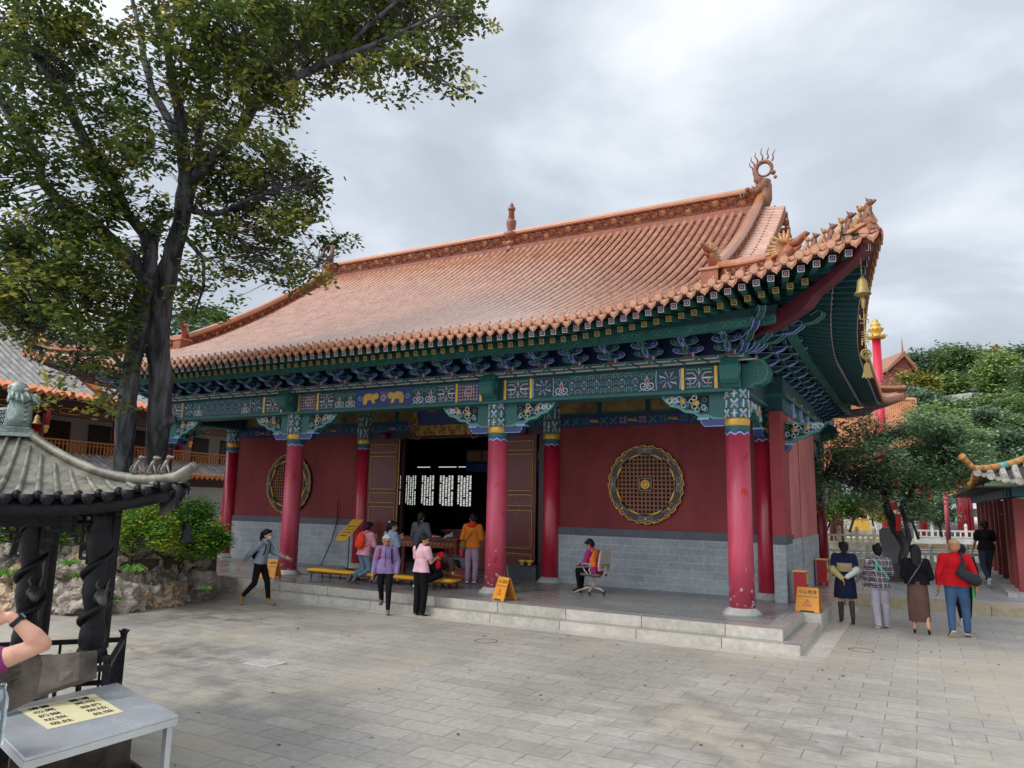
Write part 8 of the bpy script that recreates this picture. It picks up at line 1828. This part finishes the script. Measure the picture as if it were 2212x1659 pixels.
def wet_sign(p, rz, lab, sc=1.):
    t = thing('wet_floor_sign', lab, 'wet floor sign', p, rz, 'folding yellow wet floor signs'); M_ws = mat('sign_orange', '#d08a24', .5, .08, 3); t.scale = (sc,)*3
    for s in (-1, 1):
        u = Vector((1, 0, 0)); v = Vector((0, -s*.30, 1)).normalized()*-1; top = Vector((0, -s*.006, .46)); v = (Vector((0, -s*.16, 0))-top); L = v.length; v.normalize(); nn = u.cross(v)*-1
        nn = nn if nn.y*-s > 0 else -nn
        q = MB(); q.prism([(-.20, 0), (.20, 0), (.225, L), (.15, L), (.12, L-.03), (-.12, L-.03), (-.15, L), (-.225, L)], top, u, v, nn*.012, 0)
        if s == 1:
            up_ = -v; o_ = top+nn*.0125
            text_mesh(q, '\u5c0f\u5fc3\u5730\u6ed1', .088, o_+v*.095, u, up_, 1, .0008, bold=.0004); text_mesh(q, 'CAUTION WET FLOOR', .036, o_+v*.185, u, up_, 1, .0008)
            tri = [o_+v*.24, o_+v*.37+u*.075, o_+v*.37-u*.075]
            for a, b in zip(tri, tri[1:]+tri[:1]): q.bar(a+nn*.002, b+nn*.002, .012, .002, 2, up=nn)
            c = o_+v*.32; q.bar(c-u*.03-v*.02+nn*.002, c+u*.01+v*.01+nn*.002, .012, .002, 2, up=nn); q.bar(c+u*.01+v*.01+nn*.002, c-u*.01+v*.035+nn*.002, .01, .002, 2, up=nn); q.bar(c+u*.01+v*.01+nn*.002, c+u*.045+v*.03+nn*.002, .01, .002, 2, up=nn); q.bar(c-u*.005-v*.03+nn*.002, c-u*.002-v*.045+nn*.002, .018, .002, 2, up=nn)
        q.build('panel', [M_ws, M_black, mat('sign_red', '#b8301c', .5)], t)
    return t
wet_sign((.98, 1.42, .333), math.radians(-4), 'folding orange wet floor sign on the platform corner beside the red box', .95)
wet_sign((-4.45, -.70, .333), math.radians(-28), 'folding orange wet floor sign in front of the worn red column', .95)
wet_sign((-11.0, -.62, .333), math.radians(12), 'folding orange wet floor sign behind the walking person at left', .95)
M_boxr = mat('box_red', '#a81a22', .5, .1, 3); M_boxy = mat('box_yellow', '#d8b830', .5, .1, 3)
def don_box(x, y, lab):
    t = thing('donation_box', lab, 'box', (x, y, .33), group='red and yellow boxes by the side wall')
    q = MB(); q.box((0, 0, .36), (.24, .34, .56), 0); q.bx(-.12, .12, -.17, .17, .0, .08, 0) if False else None
    for a in (-1, 1):
        for b in (-1, 1): q.box((a*.09, b*.13, .05), (.06, .07, .10), 0)
    q.build('body', M_boxr, t, bevel=.004); q = MB(); q.box((0, 0, .652), (.28, .38, .025)); q.build('lid', mat('box_lid', '#c8b070', .5, .1, 3), t)
    for z in (.23, .50): q = MB(); q.box((.121, 0, z), (.006, .27, .21)); q.build('panel', M_boxy, t)
don_box(.70, 2.62, 'red box with yellow front panels, the nearer of two by the side wall'); don_box(.66, 6.8, 'red box with yellow front panels, the farther of two by the side wall')
# sign stand
t = thing('sign_stand', 'yellow slanted notice board on a thin black stand by the left door leaf', 'sign', (bx(770, 2.2), 2.2, .33))
q = MB(); q.tube([(0, .05, 0), (0, .05, 1.1)], .014, 8); q.box((0, .05, .01), (.3, .25, .02)); q.build('stand', M_black, t)
q = MB(); u = Vector((1, .0, 0)); tp_ = Vector((.15, .22, 1.36)); bt = Vector((-.14, -.16, .78)); v = (tp_-bt); L = v.length; v.normalize(); nn = u.cross(v); nn = nn if nn.y < 0 else -nn; nn.normalize()
c0 = (tp_+bt)/2+Vector((0, -.01, 0)); q.prism([(-.20, -L/2), (.20, -L/2), (.20, L/2), (-.20, L/2)], c0, u, v, nn*.012, 0)
for i, s_ in enumerate(('\u672c\u6bbf\u5802\u65e0\u95f2\u6742', '\u4eba\u4f20\u9053\u3001\u6c42\u7b7e', '\u8bf7\u52ff\u4e0a\u5f53\u53d7\u9a97', '\u8c22\u8c22\u914d\u5408\u3002')): text_mesh(q, s_, .052, c0+v*(.12-.105*i)+nn*.013, u, v, 1, .0006, bold=.0008)
q.build('board', [mat('board_yellow', '#cf9c2c', .4, .06, 3), M_black], t)
q = MB(); q.tube([(bx(742, 2.9), 2.94, 2.2), (bx(745, 2.9)-.02, 2.92, 1.6), (bx(735, 2.9), 2.9, 1.0), (bx(722, 2.7), 2.6, .35)], .014, 6); tag(q.build('cable', M_black, smooth=True), 'thin black cable hanging down beside the red inner column left of the door', 'cable')
# office chair
t = thing('office_chair', 'beige swivel office chair with a red cushion in front of the grey brick wall', 'chair', (cx_, cy_, .33), yaw_to(-1, .25)); M_ch = mat('beige_plastic', '#a89c90', .5, .1, 3)
q = MB()
for k in range(5): a = k*2*PI/5+.3; q.tube([(0, 0, .12), (.16*math.cos(a), .16*math.sin(a), .115), (.28*math.cos(a), .28*math.sin(a), .07)], [.03, .024, .018], 7)
q.build('star_base', M_ch, t, smooth=True)
for k in range(5): a = k*2*PI/5+.3; q = MB(); q.lathe([(.0, -.022), (.026, -.02), (.028, 0), (.026, .02), (.0, .022)], (.28*math.cos(a), .28*math.sin(a), .03), 10, axis='x'); q.build('caster', M_legm, t)
q = MB(); q.lathe([(.035, .11), (.035, .26), (.022, .27), (.022, .38)], (0, 0, 0), 12); q.build('gas_lift', M_ch, t, smooth=True)
q = MB(); q.box((0, .0, .405), (.46, .46, .06)); q.build('seat', mat('seat_grey', '#6a625c', .8, .1, 3), t, bevel=.025, smooth=True)
q = MB(); q.prism([(-.17, 0), (.17, 0), (.21, .12), (.20, .38), (.14, .43), (-.14, .43), (-.20, .38), (-.21, .12)], (0, .24, .50), (1, 0, 0), (0, .14, 1), (0, .05, 0)); q.tube([(0, .05, .37), (0, .24, .37), (0, .31, .46), (0, .31, .62)], .028, 7)
for k in range(3): q.bar((-.16, .315, .58+.03*k), (.16, .315, .58+.03*k), .012)
q.build('backrest', M_ch, t, bevel=.006)
fused([('e', (0, .21, .68), (.22, .05, .24))], .016, 'cushion', cloth('red_cushion', '#b01c24'), t)
for s in (-1, 1): q = MB(); q.tube([(s*.25, .12, .42), (s*.27, .08, .52), (s*.27, .14, .64), (s*.27, -.12, .65), (s*.27, -.04, .5), (s*.25, .04, .42)], .018, 7); q.build('armrest', M_ch, t, smooth=True)
# stool
t = thing('plastic_stool', 'small tan plastic stool behind the wet floor sign', 'stool', (bx(1088, 1.6), 1.6, .33)); M_st = mat('tan_plastic', '#9a8468', .5, .1, 3)
q = MB(); q.box((0, 0, .44), (.30, .30, .03)); q.build('seat', M_st, t, bevel=.01)
for a in (-1, 1):
    for b in (-1, 1): q = MB(); q.bar((a*.17, b*.17, 0), (a*.12, b*.12, .43), .035); q.build('leg', M_st, t)
# altar tables, offerings
M_alt = mat('altar_wood', '#6e2a1c', .4, .2, 3, .1, coat=.3)
def altar(x0, x1, y0, y1, h, lab):
    t = thing('altar_table', lab, 'altar', ((x0+x1)/2, (y0+y1)/2, .33)); L = x1-x0; w_ = y1-y0
    q = MB(); q.box((0, 0, h-.03), (L, w_, .06)); q.build('tabletop', M_alt, t, bevel=.008)
    q = MB(); q.box((0, -w_/2+.06, h-.16), (L-.1, .04, .18), 0)
    for k in range(int(L/.12)): q.tube([(-L/2+.1+k*.12+.03*math.cos(a), -w_/2+.035, h-.16+.04*math.sin(a)) for a in LS(0, 5, 7)], .008, 4, 1)
    q.build('carved_apron', [M_alt, M_goldp], t)
    for a in (-1, 1):
        for b in (-1, 1): q = MB(); q.box((a*(L/2-.08), b*(w_/2-.07), (h-.06)/2), (.09, .09, h-.06)); q.build('leg', M_alt, t)
    return t
altar(bx(872, 2.3), bx(1012, 2.3), 2.0, 2.6, .98, 'dark red carved altar table in the doorway behind the kneeling people')
q = MB(); x = bx(952, 2.2); q.lathe([(.05, 0), (.14, .03), (.15, .04), (.14, .045), (.05, .02)], (x, 2.2, 1.31), 18); tag(q.build('plate', M_white, smooth=True), 'white plate of offerings on the altar table', 'plate')
q = MB(); q.box((x-.03, 2.2, 1.365), (.10, .08, .05)); tag(q.build('red_offering', cloth('red_offering', '#c02030')), 'red packet lying on the white plate', 'offering')
o = fused([('e', (bx(985, 2.3), 2.25, 1.37), (.12, .08, .05)), ('e', (bx(978, 2.3), 2.2, 1.33), (.05, .05, .04)), ('c', (bx(985, 2.3), 2.25, 1.38), (bx(990, 2.3), 2.25, 1.46), .04, .02)], .016, 'crumpled_bag', mat('grey_plastic_bag', '#9a9ca4', .3, .2, 8, .8, 30), None); tag(o, 'crumpled clear grey plastic bag on the altar edge', 'bag')
for k, px in enumerate((1135, 1150)):
    q = MB(); x = bx(px, 2.75); q.lathe([(.04, 0), (.05, .02), (.03, .04), (.09, .07), (.11, .12), (.10, .12), (.07, .08)], (x, 2.75, .722), 16); tag(q.build('bronze_bowl', M_goldp, smooth=True), ['left of two small bowls on the low sill right of the worn column', 'right of two small bowls on the low sill right of the worn column'][k], 'bowl', 'small bowls on the door sill')
# kneeling box chest at right side of altar with red bag etc.
t = thing('offering_cabinet', 'low open red wooden cabinet beside the orange-vested person', 'cabinet', (bx(1008, 1.9), 1.95, .33))
q = MB(); q.box((0, 0, .60), (.50, .4, .03)); q.build('shelf', M_alt, t)
q = MB(); q.box((0, 0, .30), (.46, .38, .03)); q.build('shelf', M_alt, t)
q = MB(); q.box((0, -.18, .16), (.46, .02, .22)); q.build('front_panel', M_alt, t)
for a in (-1, 1):
    for b in (-1, 1): q = MB(); q.box((a*.23, b*.18, .4), (.04, .04, .8)); q.build('post', M_alt, t)
q = MB(); q.bx(-.2, .2, -.15, .15, .318, .56); q.build('grey_sack', cloth('grey_sack', '#5a6066'), t)
# brass incense burner under the altar
q = MB(); x = bx(985, 1.9); q.lathe([(.10, 0), (.16, .04), (.13, .1), (.2, .2), (.22, .3), (.19, .36), (.21, .38)], (x-.7, 1.85, .33), 18); o = q.build('brass_burner', M_gold, smooth=True); tag(o, 'ornate brass burner on the floor before the altar table', 'incense burner')
# statues and lamps dimly seen inside
for k, (x, y, s_, lab) in enumerate(((-6.9, 4.6, 1.15, 'dark robed statue inside the hall close to the right door'),)):
    t = thing('temple_statue', lab, 'statue', (x, y, .33)); M_sta = mat('statue_dark_gold', '#4a3824', .5, .3, 5, .3, metal=.4)
    q = MB(); q.box((0, 0, .45*s_), (1.0*s_, .9*s_, .9*s_)); q.build('plinth', M_alt, t)
    fused([('e', (0, 0, 1.25*s_), (.36*s_, .30*s_, .42*s_)), ('e', (0, 0, 1.0*s_), (.48*s_, .38*s_, .2*s_)), ('e', (0, -.02, 1.86*s_), (.15*s_, .16*s_, .2*s_)), ('c', (-.34*s_, 0, 1.45*s_), (-.2*s_, -.3*s_, 1.15*s_), .12*s_, .08*s_), ('c', (.34*s_, 0, 1.45*s_), (.2*s_, -.3*s_, 1.15*s_), .12*s_, .08*s_), ('e', (0, 0, 2.08*s_), (.12*s_, .12*s_, .1*s_))], .035, 'figure', M_sta, t)
q = MB(); q.box((-8.3, 5.0, .85), (2.4, .7, 1.0)); q.box((-8.3, 5.0, 1.38), (2.6, .8, .06)); o = q.build('inner_altar', M_alt); tag(o, 'dark wooden altar deep inside the hall behind the doorway', 'altar')
q = MB(); q.bx(-9.8, -6.9, 6.2, 6.3, 3.5, 3.9, 0); 
for k in range(5): q.bx(-9.75+k*.58, -9.25+k*.58, 6.18, 6.2, 3.55, 3.85, 1)
q.bx(-9.8, -6.9, 6.2, 6.32, 3.2, 3.46, 2); o = q.build('inner_painted_beam', [M_teald, mat('inner_painting', '#8a5a38', .6, .4, 3), M_blued]); H(o)
# plaque over the door

q = MB(); c0 = Vector((XM, 2.60, 4.72)); Z = Vector((0, -.2, 1)).normalized()*1.5; u = Vector((1.45, 0, 0)); nn = u.cross(Z).normalized(); nn = nn if nn.y < 0 else -nn
q.prism([(-.62, -.34), (.62, -.34), (.66, .5), (-.66, .5)], c0, u, Z, nn*.05, 0)
rr3 = random.Random(9)
edgep = [(-.62, -.36), (.62, -.36), (.84, .52), (-.84, .52)]
fr = [(-.66, -.46), (.66, -.46), (.98, .6), (.62, .55), (.60, -.27), (-.60, -.27), (-.62, .55), (-.98, .6)]
q.prism(fr, c0, u, Z, nn*.10, 1)
for k in range(170):
    tt = rr3.random(); sside = rr3.choice((0, 1, 2))
    if sside == 0: a, b = rr3.uniform(-.68, .68), rr3.uniform(-.45, -.28)
    else: b = rr3.uniform(-.4, .55); a = (.66+.22*(b+.4)+rr3.uniform(-.06, .04))*(1 if sside == 1 else -1)
    p = c0+u*a+Z*b+nn*.11; r_ = rr3.uniform(.02, .04); q.tube([p+u*r_*math.cos(x)+Z*r_*math.sin(x) for x in LS(rr3.uniform(0, 3), 4.5, 6)], .011, 4, 1+(k % 2))
q.tube([c0+u*a+Z*b+nn*.1 for a, b in ((-1.02, .6), (-.88, .1), (-.76, -.38), (-.7, -.5), (-.60, -.53), (-.56, -.44))], .016, 5, 1)
q.tube([c0+u*-a+Z*b+nn*.1 for a, b in ((-1.02, .6), (-.88, .1), (-.76, -.38), (-.7, -.5), (-.60, -.53), (-.56, -.44))], .016, 5, 1)
text_mesh(q, '\u5149', .80, c0+u*-.40+Z*.16+nn*.052, u, Z, 1, .004)
HB(q, 'name_plaque', [M_blued, mat('plaque_gold', '#8a6a38', .5, .25, 10, .3, 40, metal=.5), mat('plaque_brown', '#5c3c20', .5, .3, 8)])
# manhole and drain covers in the paving, fallen leaves
for k, (px, py, r_, lab) in enumerate(((572, 1433, .30, 'pale square stone drain cover in the paving left of centre'), (1392+0, 1468, .0, ''), (2092, 1478, .0, ''))):
    if r_: g = gz(px, py); q = MB(); q.box((g.x, g.y, .005), (.46, .36, .006), 0); [q.box((g.x-.16+.08*j, g.y, .0085), (.02, .26, .002), 1) for j in range(5)]; tag(q.build('drain_cover', [mat('drain_stone', '#b4b0a8', .7, .15, 5), mat('drain_slot', '#8a8884', .7)]), lab, 'drain cover')
for k, (px, py, lab) in enumerate(((1860, 1405, 'round manhole ring in the paving right of the steps'), (1050, 1385, 'round manhole ring in the paving in front of the door steps'))):
    g = gz(px, py); q = MB(); q.lathe([(.19, .004), (.19, .006), (.18, .006), (.18, .004)], (g.x, g.y, 0), 32, 0, cap=False); tag(q.build('manhole_ring', mat('manhole_iron', '#4c4a48', .6, .2, 6)), lab, 'manhole')
q = MB()
for k in range(170):
    x, y = rr3.uniform(-12, 6), rr3.uniform(-12, 1.5)
    if y > -1.75 and x < 1.7: y -= 2.6
    a = rr3.uniform(0, 6.28); s_ = rr3.uniform(.018, .04); u = Vector((math.cos(a), math.sin(a), 0)); v = Vector((-math.sin(a), math.cos(a), 0)); p = Vector((x, y, .008)); q.add([p-u*s_, p+v*s_*.45+Vector((0, 0, .006)), p+u*s_, p-v*s_*.45], [(0, 1, 2, 3)], k % 2)
o = q.build('fallen_leaves', [mat('dead_leaf', '#4a3a22', .8, .3), mat('dead_leaf_yellow', '#7c6c34', .8, .3)]); tag(o, 'scattered small fallen leaves on the paving', 'leaves', kind='stuff')
